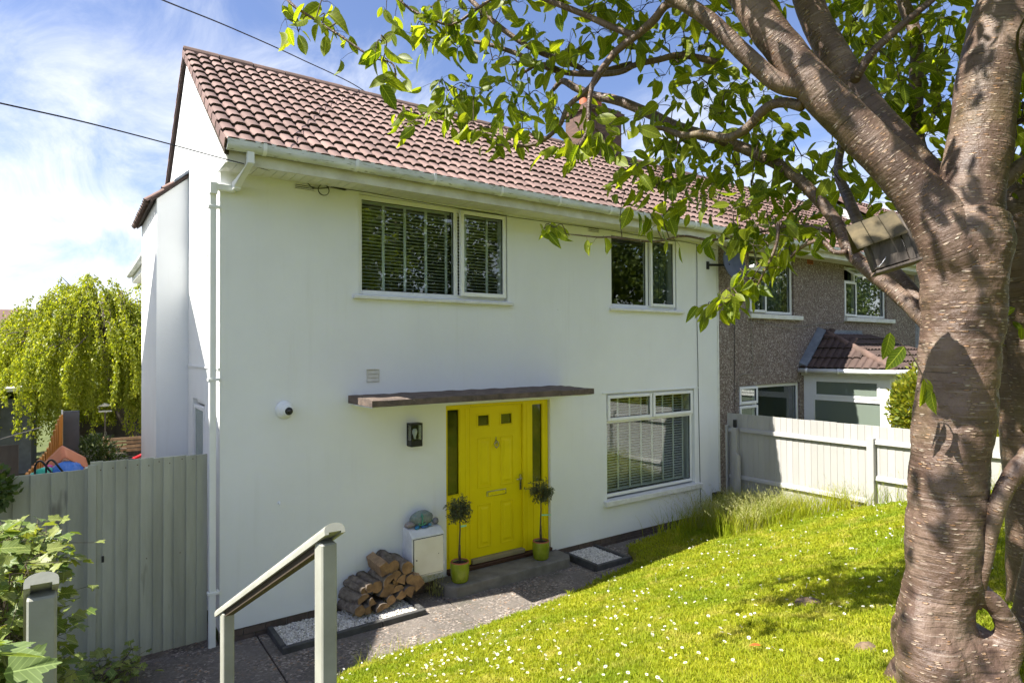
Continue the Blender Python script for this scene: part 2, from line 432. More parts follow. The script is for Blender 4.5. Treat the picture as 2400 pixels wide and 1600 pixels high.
def leaf_mat(name, c, c2, trans=0.45, rough=0.45, spec=0.35, tscale=1.35, veins=False, patch=None):
    t = NT(name)
    oi = t.node('ShaderNodeObjectInfo').outputs['Random']
    isl = t.node('ShaderNodeNewGeometry').outputs['Random Per Island']
    r = t.math('FRACT', t.math('ADD', oi, isl))
    cc = t.mix(r, c, c2)
    if patch:      # broad drifts of other-coloured growth
        pv = t.coord('Position')
        cc = t.mix(t.ramp(t.noise(pv, 1.3, 4, 0.6), [(0.40, (0, 0, 0)), (0.66, (0.85, 0.85, 0.85))]), cc, (*patch[0], 1))
        cc = t.mix(t.ramp(t.noise(pv, 3.7, 4, 0.65), [(0.52, (0, 0, 0)), (0.72, (0.8, 0.8, 0.8))]), cc, (*patch[1], 1))
    if veins:
        uv = t.node('ShaderNodeSeparateXYZ'); t.l.new(t.coord('UV'), uv.inputs[0])
        ax = t.math('ABSOLUTE', uv.outputs[0])
        mid = t.math('LESS_THAN', ax, 0.012)
        side = t.math('GREATER_THAN', t.math('SINE', t.math('MULTIPLY', t.math('SUBTRACT', uv.outputs[1], t.math('MULTIPLY', ax, 0.9)), 52.0)), 0.86)
        vm = t.math('MAXIMUM', t.math('MULTIPLY', mid, 0.75), t.math('MULTIPLY', side, 0.28))
        cc = t.mix(vm, cc, tuple(min(1, x*2.0+0.03) for x in c2))
    p = t.node('ShaderNodeBsdfPrincipled'); t.l.new(cc, p.inputs['Base Color']); p.inputs['Roughness'].default_value = rough; p.inputs['Specular IOR Level'].default_value = spec
    tl = t.node('ShaderNodeBsdfTranslucent')
    n = t.node('ShaderNodeMix', data_type='RGBA', blend_type='MULTIPLY'); n.inputs[0].default_value = 1; t.l.new(cc, n.inputs[6]); n.inputs[7].default_value = (tscale*1.15, tscale*1.1, tscale*0.35, 1)
    t.l.new(n.outputs[2], tl.inputs[0])
    mx = t.node('ShaderNodeMixShader'); mx.inputs[0].default_value = trans
    t.l.new(p.outputs[0], mx.inputs[1]); t.l.new(tl.outputs[0], mx.inputs[2]); t.l.new(mx.outputs[0], t.out.inputs[0])
    return t.m
M['cherry_leaf'] = leaf_mat('cherry_leaf', (0.075, 0.125, 0.008), (0.20, 0.235, 0.018), 0.58, tscale=1.9, veins=True)
M['willow_leaf'] = leaf_mat('willow_leaf', (0.17, 0.225, 0.015), (0.38, 0.40, 0.055), 0.45, tscale=1.5)
M['sycamore_leaf'] = leaf_mat('sycamore_leaf', (0.085, 0.15, 0.025), (0.24, 0.27, 0.075), 0.4, veins=True)
M['big_leaf'] = leaf_mat('hedge_leaf', (0.14, 0.21, 0.07), (0.21, 0.28, 0.10), 0.35, veins=True)
M['olive_leaf'] = leaf_mat('olive_leaf', (0.055, 0.075, 0.03), (0.12, 0.13, 0.055), 0.15)
M['dark_leaf'] = leaf_mat('dark_leaf', (0.03, 0.05, 0.012), (0.06, 0.09, 0.02), 0.3)
M['bush_leaf'] = leaf_mat('golden_bush_leaf', (0.10, 0.15, 0.015), (0.30, 0.29, 0.025), 0.35)
M['ivy_leaf'] = leaf_mat('ivy_leaf', (0.04, 0.08, 0.02), (0.09, 0.13, 0.03), 0.25)
M['street_leaf'] = leaf_mat('street_tree_leaf', (0.05, 0.08, 0.015), (0.11, 0.14, 0.025), 0.35)
M['grass'] = leaf_mat('grass_blade', (0.22, 0.27, 0.010), (0.41, 0.41, 0.035), 0.42, 0.55, 0.12, 1.45, patch=((0.175, 0.25, 0.014), (0.47, 0.41, 0.10)))
M['straw'] = leaf_mat('seed_grass', (0.26, 0.29, 0.09), (0.42, 0.40, 0.19), 0.4, 0.6)
M['petal'] = leaf_mat('daisy_petal', (0.82, 0.82, 0.80), (0.78, 0.78, 0.76), 0.2, tscale=1.0)

def bark_mat(base_only=False):
    t = NT('cherry_trunk_bark' if base_only else 'cherry_bark')
    uv = t.coord('UV')
    pos = t.coord('Position')
    n1 = t.noise(pos, 5.5, 5, 0.6)
    base = t.ramp(n1, [(0.28, (0.058, 0.034, 0.025)), (0.5, (0.122, 0.078, 0.057)), (0.72, (0.22, 0.155, 0.115))])
    moss = t.noise(pos, 2.4, 4, 0.6)
    base = t.mix(t.ramp(moss, [(0.55, (0, 0, 0)), (0.72, (0.55, 0.55, 0.55))]), base, (0.10, 0.085, 0.022, 1))
    # peeling horizontal bands
    bandv = t.coord('Position', (4, 4, 90)) if base_only else t.coord('UV', (4, 95, 1))
    band = t.noise(bandv, 1.0, 4, 0.6, 0.15)
    base = t.mix(t.ramp(band, [(0.58, (0, 0, 0)), (0.68, (0.6, 0.6, 0.6))]), base, (0.26, 0.21, 0.175, 1))
    base = t.mix(t.ramp(band, [(0.32, (0.8, 0.8, 0.8)), (0.44, (0, 0, 0))]), base, (0.032, 0.019, 0.014, 1))
    # lenticels: short cross-wise dashes
    lv = t.coord('Position', (24, 24, 100)) if base_only else t.coord('UV', (26, 100, 1))
    cell = t.voronoi(lv, 1.0, 'F1', 'Distance')
    rc = t.node('ShaderNodeSeparateColor'); t.l.new(t.voronoi(lv, 1.0, 'F1', 'Color'), rc.inputs[0])
    on = t.math('GREATER_THAN', rc.outputs[0], 0.45)
    lent = t.math('MULTIPLY', t.ramp(cell, [(0.24, (1, 1, 1)), (0.36, (0, 0, 0))]), on)
    lc = t.mix(rc.outputs[1], (0.27, 0.14, 0.06, 1), (0.44, 0.37, 0.30, 1))
    base = t.mix(t.math('MULTIPLY', lent, 0.85), base, lc)
    h = t.math('ADD', t.math('ADD', t.math('MULTIPLY', band, 0.35), t.math('MULTIPLY', lent, 0.8)), t.math('MULTIPLY', t.noise(pos, 60, 4, 0.65), 0.5))
    return t.surf(base, t.ramp(n1, [(0.3, (0.36, 0.36, 0.36)), (0.7, (0.58, 0.58, 0.58))]), t.bump(h, 0.9, 0.012), 0.45)
M['bark'] = bark_mat()
M['bark_trunk'] = bark_mat(True)
def burl_mat():
    t = NT('rough_base_bark')
    pos = t.coord('Position', (1, 1, 1.0))
    n1 = t.noise(pos, 8, 8, 0.68, 1.2)
    base = t.ramp(n1, [(0.30, (0.055, 0.036, 0.028)), (0.48, (0.135, 0.094, 0.072)), (0.66, (0.25, 0.185, 0.148))])
    wr = t.noise(t.coord('Position', (5, 5, 40)), 1.0, 5, 0.65, 1.6)
    base = t.mix(t.ramp(wr, [(0.30, (0.8, 0.8, 0.8)), (0.42, (0, 0, 0))]), base, (0.035, 0.022, 0.018, 1))
    base = t.mix(t.ramp(wr, [(0.58, (0, 0, 0)), (0.70, (0.6, 0.6, 0.6))]), base, (0.32, 0.25, 0.205, 1))
    h = t.math('ADD', n1, t.math('MULTIPLY', wr, 0.9))
    return t.surf(base, 0.75, t.bump(h, 0.9, 0.02), 0.3)
M['burl'] = burl_mat()
M['grey_bark'] = pm('grey_bark', (0.17, 0.145, 0.115), (0.09, 0.075, 0.06), scale=9, rough=0.95, bump=0.8, bscale=25, bdist=0.02, stretch=(2, 2, 0.6))

def path_mat():
    t = NT('old_concrete')
    v = t.coord('Position')
    big = t.noise(v, 1.4, 5, 0.6)
    c = t.ramp(big, [(0.3, (0.10, 0.09, 0.08)), (0.6, (0.17, 0.148, 0.13)), (0.75, (0.25, 0.21, 0.18))])
    cell = t.node('ShaderNodeSeparateColor'); t.l.new(t.voronoi(v, 48, 'F1', 'Color'), cell.inputs[0])
    ag = t.ramp(cell.outputs[0], [(0.0, (0.085, 0.074, 0.066)), (0.35, (0.16, 0.135, 0.113)), (0.62, (0.25, 0.21, 0.178)), (0.84, (0.42, 0.365, 0.32)), (0.96, (0.34, 0.20, 0.11))], 'CONSTANT')
    c = t.mix(t.ramp(t.noise(v, 3.3, 5, 0.65), [(0.42, (0.15, 0.15, 0.15)), (0.62, (0.85, 0.85, 0.85))]), c, ag)
    mo = t.noise(v, 2.1, 5, 0.65)
    c = t.mix(t.ramp(mo, [(0.56, (0, 0, 0)), (0.72, (0.7, 0.7, 0.7))]), c, (0.075, 0.075, 0.05, 1))
    h = t.math('ADD', t.noise(v, 70, 4, 0.7), t.math('MULTIPLY', t.voronoi(v, 62, 'F1', 'Distance'), -0.5))
    return t.surf(c, 0.92, t.bump(h, 0.7, 0.008), 0.25)
M['path'] = path_mat()
def gravel_mat():
    t = NT('white_gravel')
    isl = t.node('ShaderNodeNewGeometry').outputs['Random Per Island']
    c = t.ramp(isl, [(0.0, (0.32, 0.305, 0.27)), (0.25, (0.55, 0.51, 0.44)), (0.6, (0.66, 0.62, 0.55)), (0.9, (0.76, 0.73, 0.68))])
    return t.surf(c, 0.75, None, 0.3)
M['gravel'] = gravel_mat()
def pot_mat():
    t = NT('lime_glaze')
    v = t.coord('Object')
    c = t.ramp(t.noise(v, 9, 3, 0.5), [(0.4, (0.20, 0.245, 0.012)), (0.65, (0.26, 0.30, 0.02))])
    return t.surf(c, 0.22, None, 0.5)
M['pot'] = pot_mat()
def lawn_mat():
    t = NT('turf')
    v = t.coord('Position')
    c = t.ramp(t.noise(v, 1.1, 5, 0.65), [(0.34, (0.12, 0.145, 0.010)), (0.52, (0.19, 0.205, 0.018)), (0.68, (0.26, 0.24, 0.04))])
    f = t.noise(v, 45, 3, 0.7)
    c = t.mix(t.ramp(f, [(0.45, (0, 0, 0)), (0.65, (0.6, 0.6, 0.6))]), c, (0.07, 0.075, 0.025, 1))
    return t.surf(c, 0.95, t.bump(f, 0.8, 0.02), 0.1)
M['turf'] = lawn_mat()
M['ground'] = pm('garden_ground', (0.10, 0.12, 0.035), (0.07, 0.085, 0.025), scale=0.8, rough=1, bump=0.5, bscale=15, bdist=0.03)
M['asphalt'] = pm('asphalt', (0.055, 0.055, 0.056), (0.04, 0.04, 0.042), scale=2, rough=0.9, bump=0.4, bscale=120)
# ================================================================== the setting
def smooth(a, b, x):
    t = min(max((x-a)/(b-a), 0), 1); return t*t*(3-2*t)
def lawn_edge(x):
    return float(np.interp(x, [-0.6, 0.74, 1.82, 2.25, 3.12, 3.92, 4.6, 5.30, 5.55, 6.4, 8.42], [-2.9, -1.50, -1.37, -1.37, -1.28, -1.16, -1.06, -0.93, -0.42, -0.36, -0.30]))
def lawn_z(x, y):
    e = lawn_edge(x)
    z = -0.10 + 0.33*max(0.0, -(y+1.25)) + 0.20*smooth(3, 8, x) - 0.10*max(0.0, min(1.0, (y+1.25)))*0.5
    z += 0.035*smooth(0, 0.35, e-y)
    if y < -6.0: z = z - 0.33*(-6.0-y) + 0.06*smooth(0, 1.5, -6.0-y)
    return z + 0.02*mnoise.noise(Vector((x*0.9, y*0.9, 0.3)))
def base_z(x, y):
    if y > -1.25: z = -0.24
    else: z = -0.24 + 0.33*min(-(y+1.25), 4.75)
    z += 0.20*smooth(3, 8, x)*smooth(0.6, -1.0, y)
    if -1.6 < x < 0.6 and y < 0: z -= 0.45*smooth(0.6, 0.3, x)*smooth(-1.6, -1.4, x)*(smooth(-7.5, -6.5, y))
    return z
xs = sorted(set([-400, -250, -150, -90, -60, -40, -28, -20, -14, -10, -8, -6] + [round(-5+0.25*i, 3) for i in range(0, 60)] + [10.5, 11, 12, 14, 17, 20, 26, 34, 50, 80, 130, 220, 400]))
ys = sorted(set([-400, -250, -150, -90, -60, -40, -28, -20, -15, -12, -10] + [round(-9+0.25*i, 3) for i in range(0, 44)] + [3, 4, 6, 9, 13, 18, 24, 32, 45, 70, 110, 180, 300, 400]))
gm = MB()
for y in ys:
    for x in xs: gm.v.append((x, y, base_z(x, y)))
W_ = len(xs)
for j in range(len(ys)-1):
    for i in range(W_-1): gm.f.append((j*W_+i, j*W_+i+1, (j+1)*W_+i+1, (j+1)*W_+i))
obj('ground', gm, M['ground'], kind='structure', smooth=True)

# lawn sheet
lm = MB(); nx, ny = 110, 80
gx = np.linspace(-0.3, 12.4, nx)
for i, x in enumerate(gx):
    e = lawn_edge(min(x, 8.42))
    yb = -9.0
    for j in range(ny):
        t = j/(ny-1)
        y = e + (yb-e)*(t**1.5)
        z = lawn_z(x, y)
        if j == 0: z -= 0.14
        lm.v.append((x, y, z))
for i in range(nx-1):
    for j in range(ny-1):
        if gx[i] < 0.74 and False: continue
        lm.f.append((i*ny+j, i*ny+j+1, (i+1)*ny+j+1, (i+1)*ny+j))
obj('lawn', lm, M['turf'], smooth=True, kind='structure')

# concrete path in front of the house, slabs with joints, and the steps up to the street
path_root = obj('path', MB().box(-3.0, 8.2, -2.6, 0.0, -0.40, -0.150).box(-3.0, -0.001, 0.001, 2.1, -0.40, -0.13), M['path'], kind='structure')
random.seed(5)
for (a, b, y0, y1) in ((-1.75, 0.36, -1.75, -0.02), (0.375, 2.46, -1.9, -0.02), (2.475, 4.56, -1.9, -0.02), (4.575, 5.42, -1.6, -0.76), (5.36, 6.35, -0.62, -0.02), (6.37, 7.4, -0.6, -0.02), (7.42, 8.36, -0.6, -0.02)):
    mb = MB().box(a, b, y0, y1, -0.20, -0.118+random.uniform(-0.004, 0.004))
    obj('slab', mb, M['path'], path_root, bevel=0.006)
st = obj('steps', MB().box(-1.28, -0.56, -6.2, -5.4, 0.6, 1.36), M['path'], kind='structure', bevel=0.01)
nst = 8
for i in range(nst):
    z1 = -0.118 + (i+1)*1.478/(nst+1)
    y0 = -2.15-i*0.36
    obj('step', MB().box(-1.30, -0.54, y0-0.36, y0, z1-0.45, z1), M['path'], st, bevel=0.01)
obj('pavement', MB().box(-60, 60, -11.2, -9.2, 1.0, 1.40), M['path'], kind='structure')
obj('road', MB().box(-80, 80, -18.0, -11.25, 1.0, 1.29), M['asphalt'], kind='structure')

def pebbles(n, x0, x1, y0, y1, z, seed, s0=0.009, s1=0.018, heap=0.0):
    r = np.random.default_rng(seed)
    base = np.array([(1,0,0),(-1,0,0),(0,1,0),(0,-1,0),(0,0,1),(0,0,-1)], float)
    tri = np.array([(0,2,4),(2,1,4),(1,3,4),(3,0,4),(2,0,5),(1,2,5),(3,1,5),(0,3,5)])
    V = []; F = []
    P = np.stack([r.uniform(x0, x1, n), r.uniform(y0, y1, n), np.full(n, z)+r.uniform(0, 0.012, n)+heap*r.random(n)], 1)
    S = r.uniform(s0, s1, (n, 1))*np.stack([r.uniform(.8, 1.4, n), r.uniform(.7, 1.1, n), r.uniform(.5, .8, n)], 1)
    A = r.uniform(0, 6.28, n)
    v = base[None]*S[:, None]*r.uniform(0.75, 1.2, (n, 6, 1))
    x = v[..., 0]*np.cos(A)[:, None]-v[..., 1]*np.sin(A)[:, None]; y = v[..., 0]*np.sin(A)[:, None]+v[..., 1]*np.cos(A)[:, None]
    v = np.stack([x, y, v[..., 2]], -1)+P[:, None]
    f = tri[None]+np.arange(n)[:, None, None]*6
    return v.reshape(-1, 3), [f.reshape(-1, 3)]

def gravel_bed(x0, x1, y0, label, n, seed):
    t = thing('gravel_bed', ((x0+x1)/2, y0/2, -0.12), label, 'gravel bed')
    e = 0.055
    random.seed(seed)
    def edge(a, b, axis):
        k = max(1, round(abs(b-a)/0.6)); L = (b-a)/k
        for i in range(k):
            s, q = a+i*L+0.003, a+(i+1)*L-0.003
            h = -0.048+random.uniform(-0.006, 0.004)
            if axis == 'x': bx = (s, q, y0, y0+e, -0.2, h)
            else: bx = (axis, axis+e, s, q, -0.2, h)
            part('edging_stone', t, M['edging'], bx, bevel=0.006)
    edge(x0, x1, 'x'); edge(y0+e+0.003, -0.02, x0); edge(y0+e+0.003, -0.02, x1-e)
    part('gravel_base', t, M['mortar'], (x0+e, x1-e, y0+e, -0.004, -0.2, -0.092))
    v, f = pebbles(n, x0+e+0.012, x1-e-0.012, y0+e+0.012, -0.015, -0.088, seed)
    obj('gravel', np_mesh('gravel', v, f, M['gravel']), None, t, kind='stuff')
gravel_bed(0.47, 2.08, -0.62, 'long bed of pale gravel with dark edging under the log pile', 5200, 3)
gravel_bed(4.66, 5.30, -0.74, 'small square bed of pale gravel with dark edging right of the door', 2600, 4)

# ================================================================== house parts shared
def wall_openings(a0, a1, z0, z1, ops, c0, c1, plane):
    """wall with rectangular openings (a0,a1,z0,z1); plane 'y': a is x and the wall lies between y=c0 (outside) and c1; plane 'x': a is y"""
    As = sorted({a0, a1, *[o[0] for o in ops], *[o[1] for o in ops]}); Zs = sorted({z0, z1, *[o[2] for o in ops], *[o[3] for o in ops]})
    mb = MB()
    def P(a, c, z): return (a, c, z) if plane == 'y' else (c, a, z)
    def hole(a, z): return any(o[0] < a < o[1] and o[2] < z < o[3] for o in ops)
    for i in range(len(As)-1):
        for j in range(len(Zs)-1):
            if hole((As[i]+As[i+1])/2, (Zs[j]+Zs[j+1])/2): continue
            for c, rev in ((c0, False), (c1, True)):
                q = [P(As[i], c, Zs[j]), P(As[i+1], c, Zs[j]), P(As[i+1], c, Zs[j+1]), P(As[i], c, Zs[j+1])]
                if (plane == 'x') != rev: q = q[::-1]
                mb.add(q, [(0, 1, 2, 3)])
    for o in list(ops)+[(a0, a1, z0, z1)]:
        cs = [(o[0], o[2]), (o[1], o[2]), (o[1], o[3]), (o[0], o[3])]
        for k in range(4):
            (p, q), (r, s) = cs[k], cs[(k+1) % 4]
            mb.add([P(p, c0, q), P(r, c0, s), P(r, c1, s), P(p, c1, q)], [(0, 1, 2, 3)])
    return mb
def frame_boxes(mb, x0, x1, z0, z1, w, y0, y1):
    mb.box(x0, x0+w, y0, y1, z0, z1); mb.box(x1-w, x1, y0, y1, z0, z1)
    mb.box(x0+w, x1-w, y0, y1, z1-w, z1); mb.box(x0+w, x1-w, y0, y1, z0, z0+w)
def casement(parent, x0, x1, z0, z1, y0, y1, w=0.045, m='upvc', glass='glass'):
    mb = MB(); frame_boxes(mb, x0, x1, z0, z1, w, y0, y1)
    c = obj('casement', mb, M[m], parent, bevel=0.006)
    obj('pane', MB().box(x0+w-0.004, x1-w+0.004, (y0+y1)/2, (y0+y1)/2+0.005, z0+w-0.004, z1-w+0.004), M[glass], parent)
    mb = MB(); frame_boxes(mb, x0+w, x1-w, z0+w, z1-w, 0.007, (y0+y1)/2-0.012, (y0+y1)/2-0.001)
    obj('gasket', mb, M['rubber'], parent)
    return c
def fixed_light(parent, x0, x1, z0, z1, y, glass='glass'):
    obj('pane', MB().box(x0-0.004, x1+0.004, y, y+0.005, z0-0.004, z1+0.004), M[glass], parent)
    mb = MB(); frame_boxes(mb, x0, x1, z0, z1, 0.007, y-0.012, y-0.001)
    obj('gasket', mb, M['rubber'], parent)
def outer_frame(house, x0, x1, z0, z1, y0=0.055, y1=0.125, w=0.055, bars=()):
    mb = MB(); frame_boxes(mb, x0, x1, z0, z1, w, y0, y1)
    for b in bars: mb.box(b[0], b[1], y0+0.002, y1-0.002, b[2], b[3])
    return obj('window', mb, M['upvc'], house, bevel=0.005)
def sill(win, x0, x1, z0, z1, y0=-0.055, y1=0.054, m='white_paint'):
    return obj('sill', MB().hexa([(x0,y0,z0),(x1,y0,z0),(x1,y1,z0),(x0,y1,z0),(x0,y0,z1-0.012),(x1,y0,z1-0.012),(x1,y1,z1),(x0,y1,z1)]), M[m], win, bevel=0.006)
def blind(x0, x1, z0, z1, y, tapes, label, pitch=0.042, tilt=0.35, depth=0.046):
    t = thing('venetian_blind', ((x0+x1)/2, y, z0), label, 'blind', 'venetian blinds')
    part('head_rail', t, M['blind'], (x0, x1, y-0.02, y+0.025, z1-0.035, z1))
    mb = MB(); z = z0+0.02
    while z < z1-0.05:
        mb.obox(((x0+x1)/2, y, z), (1, 0, 0), (0, math.cos(tilt), math.sin(tilt)), (0, -math.sin(tilt), math.cos(tilt)), (x1-x0)/2, depth/2, 0.0013)
        z += pitch
    obj('slats', mb, M['blind'], t, kind='stuff')
    for tx in tapes: part('ladder_tape', t, M['blind'], (tx-0.019, tx+0.019, y-0.029, y-0.027, z0, z1-0.03))
    part('bottom_rail', t, M['blind'], (x0, x1, y-0.024, y+0.024, z0-0.012, z0+0.008), bevel=0.003)

# one interlocking tile with two rolls; x across, y up the slope, z out
def tile_mesh(name, w=0.30, L=0.34, h=0.028, th=0.030, lift=0.036, mat=None, rolls=2):
    prof = []
    for k in range(rolls):
        o = k*w/rolls; u = w/rolls
        for a, b in ((0.0, 0.0), (0.08, 0.0), (0.15, 0.55), (0.24, 0.94), (0.50, 1.0), (0.76, 0.94), (0.86, 0.55), (0.93, 0.0)):
            prof.append((o+a*u, b*h))
    prof.append((w-0.002, 0.0))
    mb = MB(); n = len(prof)
    for y, dz in ((0.0, lift), (L, 0.0)):
        for a, b in prof: mb.v.append((a, y, b+dz))
    for a, b in prof: mb.v.append((a, 0.004, b+lift-th))
    for i in range(n-1):
        mb.f.append((i, i+1, n+i+1, n+i))
        mb.f.append((2*n+i, 2*n+i+1, i+1, i))
    b = len(mb.v)
    mb.v += [(0, L, -th), (w-0.002, L, -th)]
    mb.f.append((0, n, b, 2*n)); mb.f.append((n-1, 3*n-1, b+1, 2*n-1))
    me = mb.mesh(name, True)
    me.set_sharp_from_angle(angle=math.radians(38)) if hasattr(me, 'set_sharp_from_angle') else None
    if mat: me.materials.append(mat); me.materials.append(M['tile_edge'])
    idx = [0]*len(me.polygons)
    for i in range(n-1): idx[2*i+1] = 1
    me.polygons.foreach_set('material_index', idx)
    return me
TILE = tile_mesh('tile', mat=M['tile'])
TILE_OLD = tile_mesh('tile_old', mat=M['tile_old'])
TILE_DARK = tile_mesh('tile_dark', mat=M['tile_dark'])
TILE_LOW = tile_mesh('tile_low', mat=M['tile'])

def lay_tiles(roof, mesh, O, ex, ey, ez, ncol, nrow, w, gauge, keep, mat, skip=None, jit=0.007, seed=1, clipfn=None):
    """tiles on the plane O + ex*u + ey*v ; the ones nearest the camera are objects, the rest one mesh"""
    rr = random.Random(seed)
    ex, ey, ez = Vector(ex).normalized(), Vector(ey).normalized(), Vector(ez).normalized()
    sp = []
    for r in range(nrow):
        for c in range(ncol):
            if clipfn and not clipfn(c*w+w/2, r*gauge+gauge/2): continue
            p = Vector(O)+ex*(c*w)+ey*(r*gauge)+ez*rr.uniform(0, jit)
            sp.append(((p-CAM).length, p, rr.gauss(0, 0.007)))
    sp.sort(key=lambda s: s[0])
    nv = len(mesh.vertices)
    VV = np.zeros(nv*3, np.float32); mesh.vertices.foreach_get('co', VV); VV = VV.reshape(-1, 3)
    FF = [tuple(p.vertices) for p in mesh.polygons]
    restv = []; restf = []
    for i, (d, p, tw) in enumerate(sp):
        Mx = Matrix((( ex.x, ey.x, ez.x, p.x), (ex.y, ey.y, ez.y, p.y), (ex.z, ey.z, ez.z, p.z), (0, 0, 0, 1))) @ Matrix.Rotation(tw, 4, 'Z')
        if i < keep:
            o = bpy.data.objects.new('tile', mesh); col.objects.link(o); o.parent = roof; o.matrix_local = Mx
        else:
            R = np.array(Mx)[:3, :3]; restv.append(VV @ R.T + np.array(p)); restf.append(i)
    if restv:
        n = len(restv)
        q = np.array([f for f in FF if len(f) == 4]); 
        F = (q[None]+(np.arange(n)*nv)[:, None, None]).reshape(-1, 4)
        me = np_mesh('tiles', np.concatenate(restv), [F], mat, True)
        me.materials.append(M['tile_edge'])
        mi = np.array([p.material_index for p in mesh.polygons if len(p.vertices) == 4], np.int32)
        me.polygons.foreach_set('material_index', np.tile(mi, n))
        me.set_sharp_from_angle(angle=math.radians(38)) if hasattr(me, 'set_sharp_from_angle') else None
        o = bpy.data.objects.new('tiles', me); col.objects.link(o); o.parent = roof; o['kind'] = 'stuff'

EAVE_Y, EAVE_Z, RIDGE_Y, RIDGE_Z = -0.52, 4.985, 2.35, 7.02
SL = Vector((0, RIDGE_Y-EAVE_Y, RIDGE_Z-EAVE_Z)); SLEN = SL.length; SLN = SL.normalized(); NRM = Vector((0, -SLN.z, SLN.y))
BACK_Y = 2*RIDGE_Y-EAVE_Y

def roof_block(house, x0, x1, mesh, mat, keep, seed, ncourse=13, verge=True):
    """two slopes with a ridge along x between x0 and x1"""
    mb = MB()
    mb.prism([(EAVE_Y+0.03, EAVE_Z-0.075), (RIDGE_Y, RIDGE_Z-0.055), (BACK_Y-0.03, EAVE_Z-0.075), (BACK_Y-0.03, EAVE_Z-0.02), (RIDGE_Y, RIDGE_Z-0.01), (EAVE_Y+0.03, EAVE_Z-0.02)], 'x', x0+0.012, x1-0.002)
    roof = obj('roof', mb, M['deck'], house)
    g = (SLEN-0.02)/ncourse
    n = round((x1-x0)/0.30); w = (x1-x0)/n
    me = mesh.copy()
    co = np.zeros(len(me.vertices)*3, np.float32); me.vertices.foreach_get('co', co); co = co.reshape(-1, 3); co[:, 0] *= w/0.30; co[:, 1] *= (g+0.07)/0.34
    me.vertices.foreach_set('co', co.ravel()); me.update()
    lay_tiles(roof, me, (x0, EAVE_Y-0.03, EAVE_Z-0.02), (1, 0, 0), SLN, NRM, n, ncourse, w, g, keep, mat, seed=seed)
    bk = Vector((0, -SLN.y, SLN.z))
    lay_tiles(roof, me, (x1, BACK_Y+0.03, EAVE_Z-0.02), (-1, 0, 0), bk, Vector((0, SLN.z, SLN.y)), n, ncourse, w, g, 0, mat, seed=seed+1)
    # ridge tiles
    L = 0.45; k = int((x1-x0)/L+0.5); L = (x1-x0)/k
    prof = [(RIDGE_Y+0.115*math.cos(a), RIDGE_Z-0.045+0.115*math.sin(a)) for a in [math.pi*i/8 for i in range(9)]]
    for i in range(k):
        a, b = x0+i*L+0.007, x0+(i+1)*L-0.007
        mb = MB()
        for xx, s in ((a, 1.0), (b, 1.03)):
            mb.v += [(xx, RIDGE_Y+(p[0]-RIDGE_Y)*s, RIDGE_Z-0.045+(p[1]-RIDGE_Z+0.045)*s+0.01*math.sin(i*2.3)*0.3) for p in prof]
            mb.v += [(xx, RIDGE_Y+(p[0]-RIDGE_Y)*0.84, RIDGE_Z-0.045+(p[1]-RIDGE_Z+0.045)*0.84) for p in prof]
        for j in range(8):
            mb.f += [(j, j+1, 19+j-0, 18+j), (9+j+1, 9+j, 27+j, 27+j+1), (j+1, j, 9+j, 9+j+1), (18+j, 18+j+1, 27+j+1, 27+j)]
        mb.f += [(0, 18, 27, 9), (8, 17, 35, 26)]
        obj('ridge_tile', mb, M['tile_ridge'], roof)
    return roof

def gutter(house, x0, x1, y, ztop, r=0.056, m='gutter', nbr=8, name='gutter', mb_m='upvc'):
    prof = [(y+r*math.cos(a), ztop-0.5*r+ (r*1.05)*math.sin(a) - 0.5*r) for a in [math.pi+math.pi*i/10 for i in range(11)]]
    prof = [(y-r, ztop)] + prof + [(y+r, ztop)]
    inner = [(y+(p[0]-y)*0.90, p[1]+0.005 if 0 < i < len(prof)-1 else p[1]) for i, p in enumerate(prof)]
    mb = MB(); n = len(prof)
    for xx in (x0, x1):
        mb.v += [(xx, *p) for p in prof]; mb.v += [(xx, *p) for p in inner]
    for i in range(n-1):
        mb.f += [(i, i+1, 2*n+i+1, 2*n+i), (n+i+1, n+i, 3*n+i, 3*n+i+1)]
    mb.f += [(0, 2*n, 3*n, n), (n-1, 2*n-1, 4*n-1, 3*n-1)]
    mb.f += [tuple(range(n))[::-1], tuple(range(2*n, 3*n))]
    g = obj(name, mb, M[m], house, smooth=True)
    g.data.set_sharp_from_angle(angle=math.radians(40))
    for i in range(nbr):
        xx = x0+0.35+(x1-x0-0.7)*i/max(1, nbr-1)
        mb = MB()
        for dx in (-0.018, 0.018):
            mb.v += [(xx+dx, y+(p[0]-y)*1.10, p[1]-0.004*(0 < i2 < n-1)+ (0.006 if i2 in (0, n-1) else 0)) for i2, p in enumerate(prof)]
        for j in range(n-1): mb.f.append((j, j+1, n+j+1, n+j))
        b = obj('gutter_bracket', mb, M[mb_m], g)
        md = b.modifiers.new('solid', 'SOLIDIFY'); md.thickness = 0.004
    return g

# ================================================================== the white house
W = 8.378
house = thing('end_terrace_house', (W/2, 2.3, -0.2), 'white rendered end terrace house with red tiled roof and yellow front door', 'house')
OPS = [(1.52, 3.68, 3.60, 4.815), (5.69, 7.25, 3.60, 4.815), (5.56, 7.70, 0.56, 2.235), (2.695, 4.43, 0.02, 2.21)]
obj('front_wall', wall_openings(0.0, W, 0.0, 4.90, OPS, 0.0, 0.26, 'y'), M['plaster'], house)
mb = wall_openings(0.262, 4.75, 0.0, 4.90, [(0.92, 1.80, 1.12, 2.34)], 0.0, 0.25, 'x')
gy = lambda y: EAVE_Z-0.095+(min(y, 2*RIDGE_Y-y)-EAVE_Y)*SLN.z/SLN.y
mb.prism([(0.0, 4.902), (4.75, 4.902), (4.75, gy(4.75)), (RIDGE_Y, gy(RIDGE_Y)), (0.0, gy(0.0))], 'x', 0.0, 0.25)
